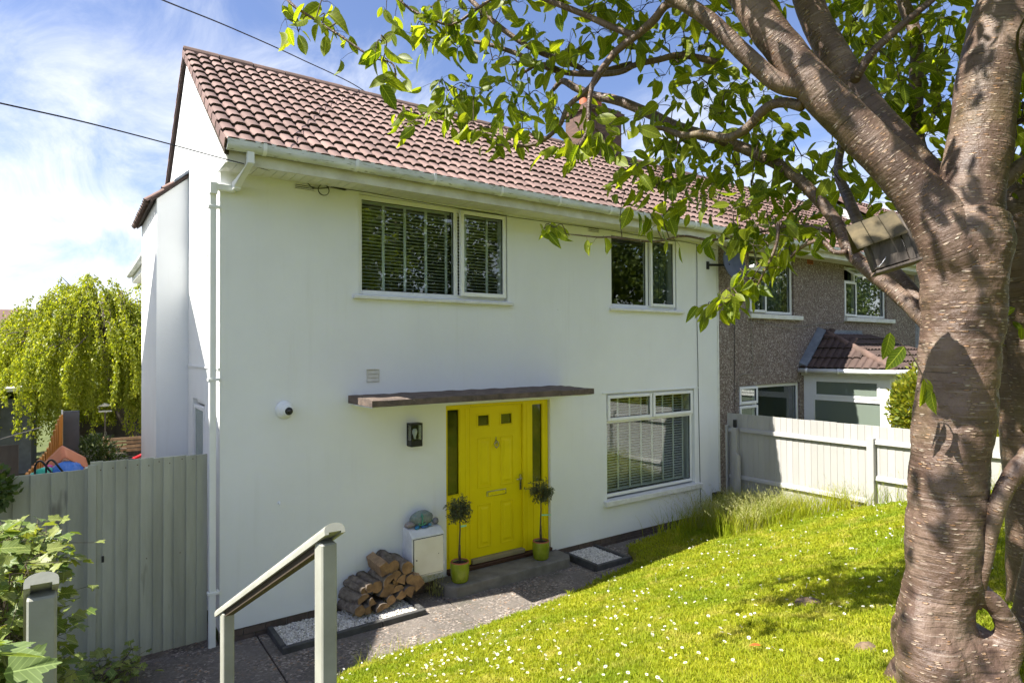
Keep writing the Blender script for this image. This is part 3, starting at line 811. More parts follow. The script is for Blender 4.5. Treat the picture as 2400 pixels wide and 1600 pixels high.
obj('gable_wall', mb, M['plaster'], house)
obj('rear_wall', MB().box(0.252, W-0.25, 4.5, 4.75, 0.0, 5.2), M['plaster'], house)
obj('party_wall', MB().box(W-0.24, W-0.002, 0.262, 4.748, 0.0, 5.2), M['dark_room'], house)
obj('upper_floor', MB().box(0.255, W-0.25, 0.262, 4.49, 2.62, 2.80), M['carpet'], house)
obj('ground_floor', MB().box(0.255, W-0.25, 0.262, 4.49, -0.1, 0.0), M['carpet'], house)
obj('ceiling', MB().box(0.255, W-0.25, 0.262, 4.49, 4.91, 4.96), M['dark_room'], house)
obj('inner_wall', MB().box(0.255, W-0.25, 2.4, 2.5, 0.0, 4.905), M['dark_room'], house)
part('stair_partition', house, M['dark_room'], (4.65, 4.75, 0.262, 2.398, 0.0, 2.615), (4.65, 4.75, 0.262, 2.398, 2.805, 4.905))
mb = MB().box(0.0, 0.006, 0.262, 2.2, 2.725, 2.74)
# brick plinth
pl = obj('plinth', MB().box(0.03, W, 0.02, 0.24, -0.40, -0.002), M['mortar'], house)
BR = MB().box(0.0, 0.215, -0.016, 0.02, 0.0, 0.065).mesh('brick'); BR.materials.append(M['brick'])
for r in range(4):
    x = 0.012 - (r % 2)*0.1125
    while x < W-0.05:
        x0 = max(x, 0.012); sc = (min(x+0.215, W)-x0)/0.215
        if sc > 0.15 and not (2.55 < x < 4.40):
            o = bpy.data.objects.new('brick', BR); col.objects.link(o); o.parent = pl
            o.location = (x0, 0.022+random.uniform(-0.002, 0.002), -0.078-r*0.0755); o.scale = (sc, 1, 1)
        x += 0.2255
roof = roof_block(house, -0.055, W+0.02, TILE, M['tile'], 300, 21)
# verge undercloak and soffit
part('verge_undercloak', roof, M['mortar'], (0, 0, 0, 0, 0, 0)) if False else None
mb = MB()
mb.prism([(EAVE_Y+0.05, EAVE_Z-0.06), (EAVE_Y+0.05, EAVE_Z-0.115), (RIDGE_Y, RIDGE_Z-0.10), (RIDGE_Y, RIDGE_Z-0.045)], 'x', -0.046, -0.004)
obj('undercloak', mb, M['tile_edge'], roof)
gv = (SLEN-0.02)/13
for i in range(13):
    a = Vector((-0.062, EAVE_Y-0.03, EAVE_Z-0.02))+SLN*(i*gv-0.005); b = a+SLN*(gv+0.045)
    up0, up1, dn = NRM*0.050, NRM*0.022, -NRM*0.055
    wv = Vector((0.012, 0, 0))
    obj('verge_tile', MB().hexa([a+dn, a+dn+wv, b+dn+wv*1, b+dn, a+up0, a+up0+wv, b+up1+wv, b+up1]), M['tile'], roof, bevel=0.002)
part('fascia_board', house, M['fascia'], (-0.02, W, EAVE_Y+0.06, EAVE_Y+0.082, 4.795, 4.955), bevel=0.003)
k = 84; bw = W/k
SB = MB().box(0.003, bw-0.003, EAVE_Y+0.083, -0.002, 4.828, 4.84).mesh('soffit_board'); SB.materials.append(M['soffit'])
for i in range(k):
    o = bpy.data.objects.new('soffit_board', SB); link(o, house); o.location = (i*bw, 0, random.uniform(-0.001, 0.001))
part('soffit_backing', house, M['dark_room'], (0, W, EAVE_Y+0.083, -0.002, 4.845, 4.86))
mb = MB().prism([(EAVE_Y+0.083, 4.80), (-0.001, 4.80), (-0.001, gy(0)-0.005), (EAVE_Y+0.083, 4.90)], 'x', -0.03, -0.002)
obj('eaves_box_end', mb, M['plaster'], house, bevel=0.01, segs=2)
gut = gutter(house, -0.035, W, EAVE_Y-0.002, 5.02, nbr=9)
# downpipe with swan neck
dp = part('downpipe', house, M['upvc'], (-0.105, -0.040, -0.035, 0.030, -0.13, 4.66), bevel=0.006)
sw = MB()
sw.box(0.150, 0.218, EAVE_Y-0.034, EAVE_Y+0.034, 4.80, 4.945)
sw.hexa([(0.105,-0.120,4.63),(0.173,-0.120,4.63),(0.218,EAVE_Y+0.034,4.80),(0.150,EAVE_Y+0.034,4.80),(0.105,-0.165,4.71),(0.173,-0.165,4.71),(0.218,EAVE_Y-0.034,4.80),(0.150,EAVE_Y-0.034,4.80)])
sw.box(0.103, 0.176, -0.160, -0.055, 4.62, 4.715)
sw.box(-0.106, 0.140, -0.075, -0.006, 4.605, 4.675)
sw.box(-0.110, -0.036, -0.078, 0.034, 4.56, 4.685)
obj('swan_neck', sw, M['upvc'], dp, bevel=0.006)
for z in (4.42, 2.62, 0.42):
    part('pipe_clip', dp, M['upvc'], (-0.118, -0.006, -0.040, 0.036, z, z+0.03), bevel=0.003)

# upstairs wide window with one casement left ajar
wn1 = outer_frame(house, 1.525, 3.675, 3.605, 4.81, bars=[(2.855, 2.915, 3.66, 4.756)])
fixed_light(wn1, 1.58, 2.855, 3.66, 4.756, 0.085)
c = casement(wn1, 2.925, 3.655, 3.645, 4.79, -0.01, 0.045, 0.055)
sill(wn1, 1.44, 3.76, 3.545, 3.598)
# upstairs narrow window
wn2 = outer_frame(house, 5.695, 7.245, 3.605, 4.81, bars=[(6.545, 6.60, 3.66, 4.756)])
fixed_light(wn2, 5.75, 6.545, 3.66, 4.756, 0.085)
casement(wn2, 6.61, 7.225, 3.645, 4.79, 0.005, 0.06, 0.05)
sill(wn2, 5.63, 7.40, 3.545, 3.598)
# downstairs window: two top vents over one wide light
wn3 = outer_frame(house, 5.565, 7.695, 0.60, 2.23, w=0.05, bars=[(5.615, 7.645, 1.755, 1.81), (6.605, 6.655, 1.81, 2.18)])
fixed_light(wn3, 5.615, 7.645, 0.65, 1.755, 0.085)
casement(wn3, 5.60, 6.615, 1.80, 2.205, 0.0, 0.055, 0.052)
casement(wn3, 6.645, 7.66, 1.80, 2.205, 0.0, 0.055, 0.052)
for a in (5.93, 6.97): part('trickle_vent', wn3, M['upvc'], (a, a+0.36, -0.012, -0.001, 2.168, 2.19), bevel=0.003)
sill(wn3, 5.485, 7.84, 0.482, 0.575, y0=-0.065)
for wn_, (a, b, z) in ((wn3, (5.47, 7.82, 2.238)),): part('drip_bead', wn_, M['plaster'], (a, b, -0.012, -0.001, z, z+0.018))
# small side window on the gable
mbw = MB()
for y0, y1, z0, z1 in ((0.925, 0.98, 1.125, 2.335), (1.74, 1.795, 1.125, 2.335), (0.98, 1.74, 2.28, 2.335), (0.98, 1.74, 1.125, 1.18)): mbw.box(0.05, 0.11, y0, y1, z0, z1)
wn4 = obj('window', mbw, M['upvc'], house, bevel=0.005)
mbw = MB()
for y0, y1, z0, z1 in ((0.99, 1.04, 1.19, 2.27), (1.68, 1.73, 1.19, 2.27), (1.04, 1.68, 2.22, 2.27), (1.04, 1.68, 1.19, 1.24)): mbw.box(0.0, 0.049, y0, y1, z0, z1)
obj('casement', mbw, M['upvc'], wn4, bevel=0.006)
obj('pane', MB().box(0.02, 0.025, 1.035, 1.685, 1.235, 2.225), M['glass_frost'], wn4)
obj('string_course', MB().box(-0.014, -0.001, 0.0, 2.195, 2.735, 2.755), M['plaster'], house)
# shallow side projection with its own tiled roof
sp = obj('side_projection', MB().prism([(-0.37, -0.2), (-0.001, -0.2), (-0.001, 5.26), (-0.37, 4.93)], 'y', 2.2, 4.36), M['plaster'], house)
sv = Vector((0.44, 0, 0.40)).normalized(); sn = Vector((-sv.z, 0, sv.x))
obj('projection_deck', MB().hexa([(-0.43,2.16,4.885),(-0.001,2.16,5.275),(-0.001,4.40,5.275),(-0.43,4.40,4.885),(-0.44,2.16,4.91),(-0.001,2.16,5.305),(-0.001,4.40,5.305),(-0.44,4.40,4.91)]), M['deck'], sp)
lay_tiles(sp, TILE, (-0.47, 4.42, 4.875), (0, -1, 0), sv, sn, 7, 2, 0.32, 0.27, 20, M['tile'], seed=3)
obj('flashing', MB().hexa([(-0.17,2.14,5.17),(-0.002,2.14,5.32),(-0.002,4.42,5.32),(-0.17,4.42,5.17),(-0.175,2.14,5.20),(-0.002,2.14,5.36),(-0.002,4.42,5.36),(-0.175,4.42,5.20)]), M['lead'], sp)
# rear wing eaves that show past the projection
rw = obj('rear_wing', MB().prism([(0.0, 0.0), (2.5, 0.0), (2.5, 5.8), (0.0, 4.52)], 'y', 4.755, 8.3), M['plaster'], house)
obj('rear_soffit', MB().box(-0.24, -0.003, 5.0, 8.35, 4.40, 4.56), M['soffit'], rw)
rg = obj('rear_gutter', MB().tube([(-0.29, 5.0, 4.56), (-0.29, 8.38, 4.56)], 0.055, 10), M['gutter'], rw, smooth=True)
obj('rear_roof', MB().hexa([(-0.30,5.0,4.58),(2.6,5.0,5.95),(2.6,8.38,5.95),(-0.30,8.38,4.58),(-0.30,5.0,4.63),(2.6,5.0,6.0),(2.6,8.38,6.0),(-0.30,8.38,4.63)]), M['tile'], rw)

# canopy slab over the door
cm = MB(); nxs = 44; nys = 7
rr = random.Random(9)
def cz(x, y, top): return (2.385 if top else 2.315) + (0.012*mnoise.noise(Vector((x*6, y*6, 2.0+top))) if top else 0.003*mnoise.noise(Vector((x*9, y*9, 5))))
for top in (0, 1):
    for i in range(nxs+1):
        for j in range(nys+1):
            y = -0.715+0.714*j/nys; x = 1.385+(4.635-1.385)*i/nxs
            ed = 0.010*mnoise.noise(Vector((x*7, 1.3, 0))) if j == 0 else 0
            cm.v.append((x, y+ed, cz(x, y, top)+ (0.02*(j/nys) if top else 0)))
n1 = (nxs+1)*(nys+1); S = nys+1
for i in range(nxs):
    for j in range(nys):
        a = i*S+j
        cm.f += [(n1+a, n1+a+S, n1+a+S+1, n1+a+1), (a, a+1, a+S+1, a+S)]
for i in range(nxs):
    cm.f += [(i*S, (i+1)*S, n1+(i+1)*S, n1+i*S)]
for j in range(nys):
    cm.f += [(j+1, j, n1+j, n1+j+1), (nxs*S+j, nxs*S+j+1, n1+nxs*S+j+1, n1+nxs*S+j)]
obj('door_canopy', cm, M['canopy'], house)
part('canopy_soffit', house, M['plaster'], (1.40, 4.62, -0.69, -0.003, 2.298, 2.311))

# entrance: frame, side lights and door
fr = MB()
Y0, Y1 = 0.045, 0.13
fr.box(2.70, 2.735, Y0, Y1, 0.07, 2.205); fr.box(2.93, 3.095, Y0, Y1, 0.07, 2.205); fr.box(3.965, 4.13, Y0, Y1, 0.07, 2.205); fr.box(4.33, 4.425, Y0, Y1, 0.07, 2.205)
fr.box(2.735, 2.93, Y0, Y1, 2.155, 2.205); fr.box(4.13, 4.33, Y0, Y1, 2.155, 2.205); fr.box(3.095, 3.965, Y0, Y1, 2.165, 2.205)
fr.box(2.735, 2.93, Y0+0.012, Y1, 0.07, 1.015); fr.box(4.13, 4.33, Y0+0.012, Y1, 0.07, 1.015)
dfm = obj('door_frame', fr, M['yellow'], house, bevel=0.006)
for a, b in ((2.735, 2.93), (4.13, 4.33)):
    obj('side_light', MB().box(a-0.004, b+0.004, 0.08, 0.086, 1.012, 2.158), M['glass_dark'], dfm)
    mb = MB(); frame_boxes(mb, a, b, 1.015, 2.155, 0.012, 0.052, 0.079); obj('glazing_bead', mb, M['yellow'], dfm, bevel=0.003)
    mb = MB(); frame_boxes(mb, a+0.02, b-0.02, 0.16, 0.95, 0.014, 0.049, 0.056); obj('panel_moulding', mb, M['yellow'], dfm, bevel=0.004)
for a, b in ((3.005, 3.03), (3.075, 3.09), (3.97, 3.985), (4.03, 4.055)): part('frame_rib', dfm, M['yellow'], (a, b, Y0-0.008, Y0-0.0005, 0.075, 2.16), bevel=0.004)
part('threshold', dfm, pm('tan_threshold', (0.30, 0.25, 0.15), rough=0.5), (3.095, 3.965, 0.0, 0.12, 0.072, 0.128), bevel=0.006)
part('hardwood_sill', dfm, pm('brown_sill', (0.06, 0.025, 0.015), rough=0.6), (2.70, 4.425, -0.045, 0.13, 0.022, 0.068), bevel=0.006)
leaf = obj('front_door', wall_openings(3.10, 3.96, 0.132, 2.16, [(3.23, 3.41, 1.90, 2.04), (3.605, 3.79, 1.90, 2.04)], 0.075, 0.12, 'y'), M['yellow'], house)
part('door_seal', leaf, M['rubber'], (3.0955, 3.0995, 0.085, 0.12, 0.13, 2.164), (3.9605, 3.9645, 0.085, 0.12, 0.13, 2.164), (3.10, 3.96, 0.085, 0.12, 2.1605, 2.1645))
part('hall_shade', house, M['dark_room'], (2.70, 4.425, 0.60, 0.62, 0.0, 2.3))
for a, b in ((3.23, 3.41), (3.605, 3.79)):
    obj('door_pane', MB().box(a-0.002, b+0.002, 0.092, 0.097, 1.898, 2.042), M['glass_dark'], leaf)
    mb = MB(); frame_boxes(mb, a-0.022, b+0.022, 1.878, 2.062, 0.024, 0.064, 0.0745); obj('pane_moulding', mb, M['yellow'], leaf, bevel=0.005)
for (a, b, z0, z1) in ((3.215, 3.45, 1.055, 1.735), (3.59, 3.82, 1.055, 1.735), (3.215, 3.44, 0.25, 0.84), (3.59, 3.82, 0.25, 0.84)):
    mb = MB(); frame_boxes(mb, a, b, z0, z1, 0.02, 0.064, 0.0745); obj('panel_moulding', mb, M['yellow'], leaf, bevel=0.006)
    i0, i1 = 0.045, 0.075
    mb = MB().add([(a+i0,0.0745,z0+i0),(b-i0,0.0745,z0+i0),(b-i0,0.0745,z1-i0),(a+i0,0.0745,z1-i0),(a+i1,0.062,z0+i1),(b-i1,0.062,z0+i1),(b-i1,0.062,z1-i1),(a+i1,0.062,z1-i1)],
                  [(4,5,6,7),(0,1,5,4),(1,2,6,5),(2,3,7,6),(3,0,4,7)])
    obj('door_panel', mb, M['yellow'], leaf)
# letter plate, knocker, handle
lp = part('letter_plate', leaf, M['chrome'], (3.36, 3.69, 0.060, 0.0745, 0.925, 1.0), bevel=0.008)
part('letter_flap', leaf, M['yellow'], (3.385, 3.665, 0.052, 0.0595, 0.94, 0.985), bevel=0.004)
mb = MB().lathe([(0.0, 0), (0.022, 0.003), (0.026, 0.010), (0.012, 0.02)], 14)
mb.v = [(3.52+v[0], 0.073-v[2], 1.66+v[1]) for v in mb.v]
ring = [Vector((3.52+0.034*math.cos(a), 0.050, 1.628+0.040*math.sin(a))) for a in np.linspace(0, 2*math.pi, 19)]
mb.tube(ring, 0.006, 8); mb.tube([(3.52, 0.068, 1.675), (3.52, 0.066, 1.735)], [0.010, 0.003], 8); mb.tube([(3.52, 0.055, 1.592), (3.52, 0.055, 1.570)], [0.012, 0.004], 8)
obj('knocker', mb, M['chrome'], leaf, smooth=True)
mb = MB().box(3.917, 3.947, 0.058, 0.0745, 0.95, 1.17); mb.tube([(3.932, 0.058, 1.115), (3.932, 0.02, 1.115), (3.92, 0.012, 1.115), (3.83, 0.012, 1.112)], [0.009, 0.009, 0.009, 0.008], 8); mb.tube([(3.932, 0.056, 1.02), (3.932, 0.052, 1.02)], 0.008, 8)
obj('handle', mb, M['chrome'], leaf, bevel=0.003)
obj('door_step', MB().prism([(2.50, -0.002), (2.50, -0.30), (2.60, -0.425), (4.42, -0.425), (4.52, -0.30), (4.52, -0.002)][::-1], 'z', -0.2, 0.018), M['concrete_step'], bevel=0.012, segs=2, label='low grey concrete step in front of the yellow door', cat='step')
# vents
def louvre(parent, x0, x1, z0, z1, n, m, name='wall_vent', two=False):
    mb = MB(); frame_boxes(mb, x0, x1, z0, z1, 0.012, -0.014, -0.001)
    v = obj(name, mb, M[m], parent, bevel=0.003)
    obj('vent_back', MB().box(x0+0.012, x1-0.012, -0.004, -0.001, z0+0.012, z1-0.012), M[('rubber' if two else m)], v)
    h = (z1-z0-0.03)/n
    for i in range(n):
        z = z0+0.015+i*h
        obj('louvre', MB().hexa([(x0+0.012,-0.014,z),(x1-0.012,-0.014,z),(x1-0.012,-0.005,z+h*0.5),(x0+0.012,-0.005,z+h*0.5),(x0+0.012,-0.012,z+0.004),(x1-0.012,-0.012,z+0.004),(x1-0.012,-0.005,z+h*0.8),(x0+0.012,-0.005,z+h*0.8)]), M[m], v)
    return v
louvre(house, 1.61, 1.775, 2.55, 2.71, 3, 'fascia')
louvre(house, 5.19, 5.43, 4.74, 4.82, 2, 'white_paint', two=True)
louvre(house, 0.76, 1.0, 4.745, 4.815, 2, 'white_paint', two=True)
gb = obj('gable_air_brick', MB().box(-0.012, -0.001, 0.55, 0.77, 4.02, 4.20), M['plaster'], house)
for i in range(3):
    for j in range(4): part('vent_slot', gb, M['rubber'], (-0.0135, -0.0122, 0.575+i*0.062, 0.605+i*0.062, 4.035+j*0.04, 4.055+j*0.04))
# chimney
ch = obj('chimney', MB().box(7.05, 8.0, 2.02, 2.68, 6.5, 7.72).box(7.0, 8.05, 1.97, 2.73, 7.722, 7.80).box(7.05, 8.0, 2.02, 2.68, 7.802, 7.86), pm('chimney_brick', (0.15, 0.09, 0.07), (0.09, 0.06, 0.05), scale=12, rough=0.9, bump=0.6, bscale=14, bdist=0.01, stretch=(0.6, 0.6, 2.2)), house)
for i, x in enumerate((7.28, 7.62)):
    cp = obj('chimney_pot', MB().lathe([(0.13, 0), (0.12, 0.03), (0.105, 0.2), (0.10, 0.22), (0.125, 0.235), (0.125, 0.27), (0.09, 0.27), (0.085, 0.1)], 16, (x, 2.35, 7.86)), M['terracotta'], ch, smooth=True)
    if i == 0:
        mb = MB().lathe([(0.02, 0.42), (0.15, 0.38), (0.155, 0.365), (0.02, 0.365)], 16, (x, 2.35, 7.86))
        for a in range(4): mb.tube([(x+0.09*math.cos(a*1.57), 2.35+0.09*math.sin(a*1.57), 8.10), (x+0.09*math.cos(a*1.57), 2.35+0.09*math.sin(a*1.57), 8.235)], 0.008, 6)
        obj('cowl', mb, M['black'], ch)

blind(1.575, 2.86, 3.655, 4.78, 0.20, (1.605, 1.905, 2.20, 2.50, 2.80), 'white venetian blind behind the fixed pane of the wide upstairs window', 0.043, -0.10)
blind(2.93, 3.65, 3.655, 4.78, 0.20, (3.10, 3.45), 'white venetian blind behind the casement of the wide upstairs window', 0.043, -0.10)
blind(5.62, 7.64, 0.66, 2.17, 0.20, (5.72, 5.98, 6.25, 6.52, 6.79, 7.06, 7.33, 7.58), 'white venetian blind behind the downstairs front window', 0.044, 0.25)
def curtain(x0, x1, z0, z1, y, label, seed, m='curtain'):
    mb = MB(); n = 60
    for i in range(n+1):
        x = x0+(x1-x0)*i/n
        yy = y+0.02*math.sin(i*0.95+seed)+0.01*math.sin(i*0.37+seed*2)
        mb.v += [(x, yy, z0), (x, yy, z1)]
    for i in range(n): mb.f.append((2*i, 2*i+2, 2*i+3, 2*i+1))
    o = obj('curtain', mb, M[m], smooth=True, label=label, cat='curtain', group='window curtains')
    md = o.modifiers.new('solid', 'SOLIDIFY'); md.thickness = 0.004
curtain(6.75, 7.24, 3.62, 4.80, 0.22, 'grey curtain at the right of the narrow upstairs window', 1.0)
# ================================================================== neighbouring houses
# brown pebbledashed neighbour
X2 = 16.70
nb = thing('pebbledash_house', ((W+X2)/2, 2.3, -0.2), 'brown pebbledash terrace house joined to the white house, with tiled porch', 'house')
OPS2 = [(9.38, 10.95, 3.62, 4.80), (13.03, 15.10, 3.65, 4.80), (9.02, 11.14, 0.9, 2.225)]
obj('front_wall', wall_openings(W+0.004, X2, -0.2, 4.90, OPS2, 0.006, 0.26, 'y'), M['pebbledash'], nb)
part('inner_wall', nb, M['dark_room'], (W+0.01, X2, 2.4, 2.5, 0.0, 4.9))
part('upper_floor', nb, M['carpet'], (W+0.01, X2, 0.262, 2.39, 2.62, 2.80))
part('ceiling', nb, M['dark_room'], (W+0.01, X2, 0.262, 2.39, 4.905, 4.96))
part('rear_wall', nb, M['pebbledash'], (W+0.004, X2, 4.5, 4.75, -0.2, 5.2))
part('end_wall', nb, M['pebbledash'], (X2-0.25, X2-0.002, 0.262, 4.49, -0.2, 5.2))
part('corner_trim', nb, M['white_paint'], (W-0.012, W+0.03, -0.010, 0.004, -0.1, 4.82))
roof_block(nb, W+0.024, X2, TILE_OLD, M['tile_old'], 230, 33)
part('fascia_board', nb, M['fascia'], (W+0.004, X2, EAVE_Y+0.06, EAVE_Y+0.082, 4.795, 4.955))
part('soffit', nb, M['soffit'], (W+0.004, X2, EAVE_Y+0.083, 0.0, 4.828, 4.84))
gutter(nb, W+0.006, X2, EAVE_Y-0.002, 5.015, nbr=8)
w1 = outer_frame(nb, 9.39, 10.94, 3.625, 4.79, 0.05, 0.12, bars=[(9.955, 10.01, 3.68, 4.735)])
casement(w1, 9.405, 9.96, 3.645, 4.50, 0.0, 0.05, 0.05)
part('vent_light', w1, M['upvc'], (9.445, 9.955, 0.052, 0.10, 4.51, 4.56)); fixed_light(w1, 10.01, 10.885, 3.68, 4.735, 0.085); fixed_light(w1, 9.445, 9.955, 4.565, 4.735, 0.085)
sill(w1, 9.33, 11.18, 3.52, 3.618, y0=-0.07)
w2 = outer_frame(nb, 13.04, 15.09, 3.655, 4.79, 0.05, 0.12, bars=[(13.575, 13.63, 3.71, 4.735), (13.095, 13.575, 4.44, 4.49)])
casement(w2, 13.055, 13.60, 3.665, 4.46, 0.0, 0.05, 0.05); fixed_light(w2, 13.63, 15.035, 3.71, 4.735, 0.085)
# top-hung vent standing open
vt = MB(); d = Vector((0, -0.80, -0.60)).normalized(); u = Vector((1, 0, 0)); c0 = Vector((13.06, 0.045, 4.78)); L = 0.33; Wd = 0.53; nn = u.cross(d)
def slab(a0, a1, b0, b1, th=0.04):
    q = [c0+u*a+d*b for a, b in ((a0, b0), (a1, b0), (a1, b1), (a0, b1))]
    vt.hexa([p-nn*th/2 for p in q]+[p+nn*th/2 for p in q])
slab(0, 0.045, 0, L); slab(Wd-0.045, Wd, 0, L); slab(0.045, Wd-0.045, 0, 0.045); slab(0.045, Wd-0.045, L-0.045, L)
obj('open_vent', vt, M['upvc'], w2); vt = MB(); slab(0.04, Wd-0.04, 0.04, L-0.04, 0.005); obj('vent_pane', vt, M['glass'], w2)
sill(w2, 13.0, 15.4, 3.545, 3.648, y0=-0.07)
w3 = outer_frame(nb, 9.03, 11.13, 0.905, 2.22, 0.05, 0.12, bars=[(9.60, 9.655, 0.96, 2.165), (9.085, 9.60, 1.85, 1.90), (9.085, 9.60, 1.40, 1.45)])
casement(w3, 9.045, 9.63, 1.875, 2.205, 0.0, 0.05, 0.05); casement(w3, 9.045, 9.63, 0.93, 1.84, 0.0, 0.05, 0.05); fixed_light(w3, 9.655, 11.075, 0.96, 2.165, 0.085)
sill(w3, 8.98, 11.18, 0.80, 0.898)
curtain(9.45, 10.88, 3.66, 4.78, 0.22, 'long grey curtain behind the upstairs window nearest the satellite dish', 2.0)
curtain(13.66, 14.9, 3.68, 4.78, 0.24, 'dark grey curtain behind the upstairs window with the open vent', 3.1)
ab = part('air_brick', nb, M['terracotta'], (11.48, 11.70, -0.008, 0.004, 4.73, 4.89))
for i in range(4):
    for j in range(3): part('vent_slot', ab, M['rubber'], (11.50+i*0.05, 11.53+i*0.05, -0.0095, -0.0085, 4.75+j*0.045, 4.775+j*0.045))
# porch: glazed sides under a hipped tile roof
PX0, PX1, PD = 11.28, 14.4, -1.68
pc = part('porch', nb, M['upvc'], (PX0, PX0+0.07, -0.22, 0.0, -0.1, 2.36), (PX0, PX0+0.07, PD, PD+0.18, -0.1, 2.36), (PX0, PX0+0.07, PD+0.18, -0.22, 2.30, 2.36), (PX0, PX0+0.07, PD+0.18, -0.22, 1.87, 1.94), (PX0, PX0+0.07, PD+0.18, -0.22, 0.5, 0.62),
          (PX0+0.07, PX1, PD, PD+0.07, -0.1, 0.6), (PX0+0.07, PX1, PD, PD+0.07, 2.28, 2.36), (PX0+0.75, PX0+0.83, PD, PD+0.07, 0.6, 2.28), (PX1-0.1, PX1, PD, PD+0.07, 0.6, 2.28), (PX1-0.07, PX1, PD+0.07, 0.0, -0.1, 2.36))
mb = MB()
for z0, z1 in ((1.94, 2.30), ):
    mb.box(PX0-0.012, PX0-0.001, -0.27, -0.215, z0, z1); mb.box(PX0-0.012, PX0-0.001, PD+0.175, PD+0.23, z0, z1); mb.box(PX0-0.012, PX0-0.001, PD+0.23, -0.27, z1-0.05, z1); mb.box(PX0-0.012, PX0-0.001, PD+0.23, -0.27, z0, z0+0.05)
obj('casement', mb, M['upvc'], pc, bevel=0.004)
for z0, z1 in ((1.94, 2.30), (0.62, 1.87)): obj('pane', MB().box(PX0+0.03, PX0+0.035, PD+0.18, -0.22, z0, z1), M['glass_frost'], pc)
obj('pane', MB().box(PX0+0.83, PX1-0.1, PD+0.03, PD+0.035, 0.6, 2.28), M['glass_frost'], pc); obj('pane', MB().box(PX0+0.07, PX0+0.75, PD+0.03, PD+0.035, 0.6, 2.28), M['glass_frost'], pc)
part('porch_fascia', pc, M['fascia'], (PX0-0.10, PX0-0.08, PD-0.10, 0.0, 2.365, 2.47), (PX0-0.08, PX1+0.1, PD-0.10, PD-0.08, 2.365, 2.47), (PX0-0.08, PX0-0.001, PD-0.08, 0.0, 2.365, 2.375))
# hip roof
A = Vector((PX0-0.14, 0.0, 2.50)); B = Vector((PX0-0.14, PD-0.14, 2.50)); Cc = Vector((PX1+0.14, PD-0.14, 2.50)); D = Vector((PX1+0.14, 0, 2.50)); T1 = Vector((PX0+0.66, 0.0, 3.24)); T2 = Vector((PX1-0.66, 0.0, 3.24)); H1 = Vector((PX0+0.70, -0.10, 3.24)); H2 = Vector((PX1-0.7, -0.10, 3.24))
pr = obj('porch_roof', MB().add([A, B, Cc, D, H1, H2, T1, T2], [(0, 1, 4, 6), (1, 2, 5, 4), (2, 3, 7, 5), (4, 5, 7, 6)]), M['deck'], nb)
def tri_clip(P0, ex, ey, poly):
    pts = [((p-P0).dot(ex), (p-P0).dot(ey)) for p in poly]
    def inside(u, v):
        c = False; n = len(pts)
        for i in range(n):
            (x1, y1), (x2, y2) = pts[i], pts[(i+1) % n]
            if (y1 > v) != (y2 > v) and u < (x2-x1)*(v-y1)/(y2-y1)+x1: c = not c
        return c
    return inside
ex = Vector((0, -1, 0)); eyv = (T1-A).normalized(); ezv = ex.cross(eyv)
lay_tiles(pr, TILE_DARK, A-ezv*0.0+Vector((-0.02, 0, 0.012)), ex, eyv, ezv, 7, 4, 0.28, 0.29, 60, M['tile_dark'], seed=8, clipfn=tri_clip(A, ex, eyv, [A, B, H1, T1]))
ex2 = Vector((1, 0, 0)); ey2 = (H1-B); ey2 = (ey2-ex2*ey2.x).normalized(); ez2 = ex2.cross(ey2)
lay_tiles(pr, TILE_DARK, B+Vector((0, -0.02, 0.012)), ex2, ey2, ez2, 11, 6, 0.30, 0.29, 60, M['tile_dark'], seed=9, clipfn=tri_clip(B, ex2, ey2, [B, Cc, H2, H1]))
hipd = (H1-B)
for i in range(5):
    a = B+hipd*(i/5)+Vector((0, 0, 0.03)); b = B+hipd*((i+1.05)/5)+Vector((0, 0, 0.045))
    obj('hip_tile', MB().tube([a, b], 0.075, 8), M['tile_ridge'], pr, smooth=True)
obj('lead_flashing', MB().box(T1.x-0.06, T2.x+0.06, -0.02, -0.002, 3.22, 3.34).hexa([(T1.x-.06,-0.16,3.19),(T2.x,-0.16,3.19),(T2.x,-0.02,3.26),(T1.x-.06,-0.02,3.26),(T1.x-.06,-0.16,3.21),(T2.x,-0.16,3.21),(T2.x,-0.02,3.28),(T1.x-.06,-0.02,3.28)]), M['lead'], pr)
mb = MB(); q = [Vector((A.x-0.02, 0, A.z+0.03)), Vector((T1.x-0.06, 0, T1.z+0.04)), Vector((T1.x-0.06, 0, T1.z+0.12)), Vector((A.x-0.07, 0, A.z+0.12))]
mb.hexa([p+Vector((0, -0.17, 0.02)) for p in (q[0], q[1])]+[q[1]+Vector((0, -0.004, 0.03)), q[0]+Vector((0, -0.004, 0.03))]+[p+Vector((-0.02, -0.17, 0.045)) for p in (q[0], q[1])]+[q[1]+Vector((-0.02, -0.004, 0.11)), q[0]+Vector((-0.02, -0.004, 0.11))])
obj('side_flashing', mb, M['lead'], pr)
mb = MB().tube([(PX0-0.19, 0.0, 2.475), (PX0-0.19, PD-0.2, 2.475)], 0.048, 10); mb.tube([(PX0-0.19, PD-0.19, 2.475), (PX1+0.2, PD-0.19, 2.475)], 0.048, 10)
pg = obj('porch_gutter', mb, M['upvc'], nb, smooth=True)
for y in (-0.15, -0.8, -1.4): obj('gutter_bracket', MB().tube([(PX0-0.19, y, 2.475), (PX0-0.19, y-0.04, 2.475)], 0.056, 10), M['upvc'], pg, smooth=True)

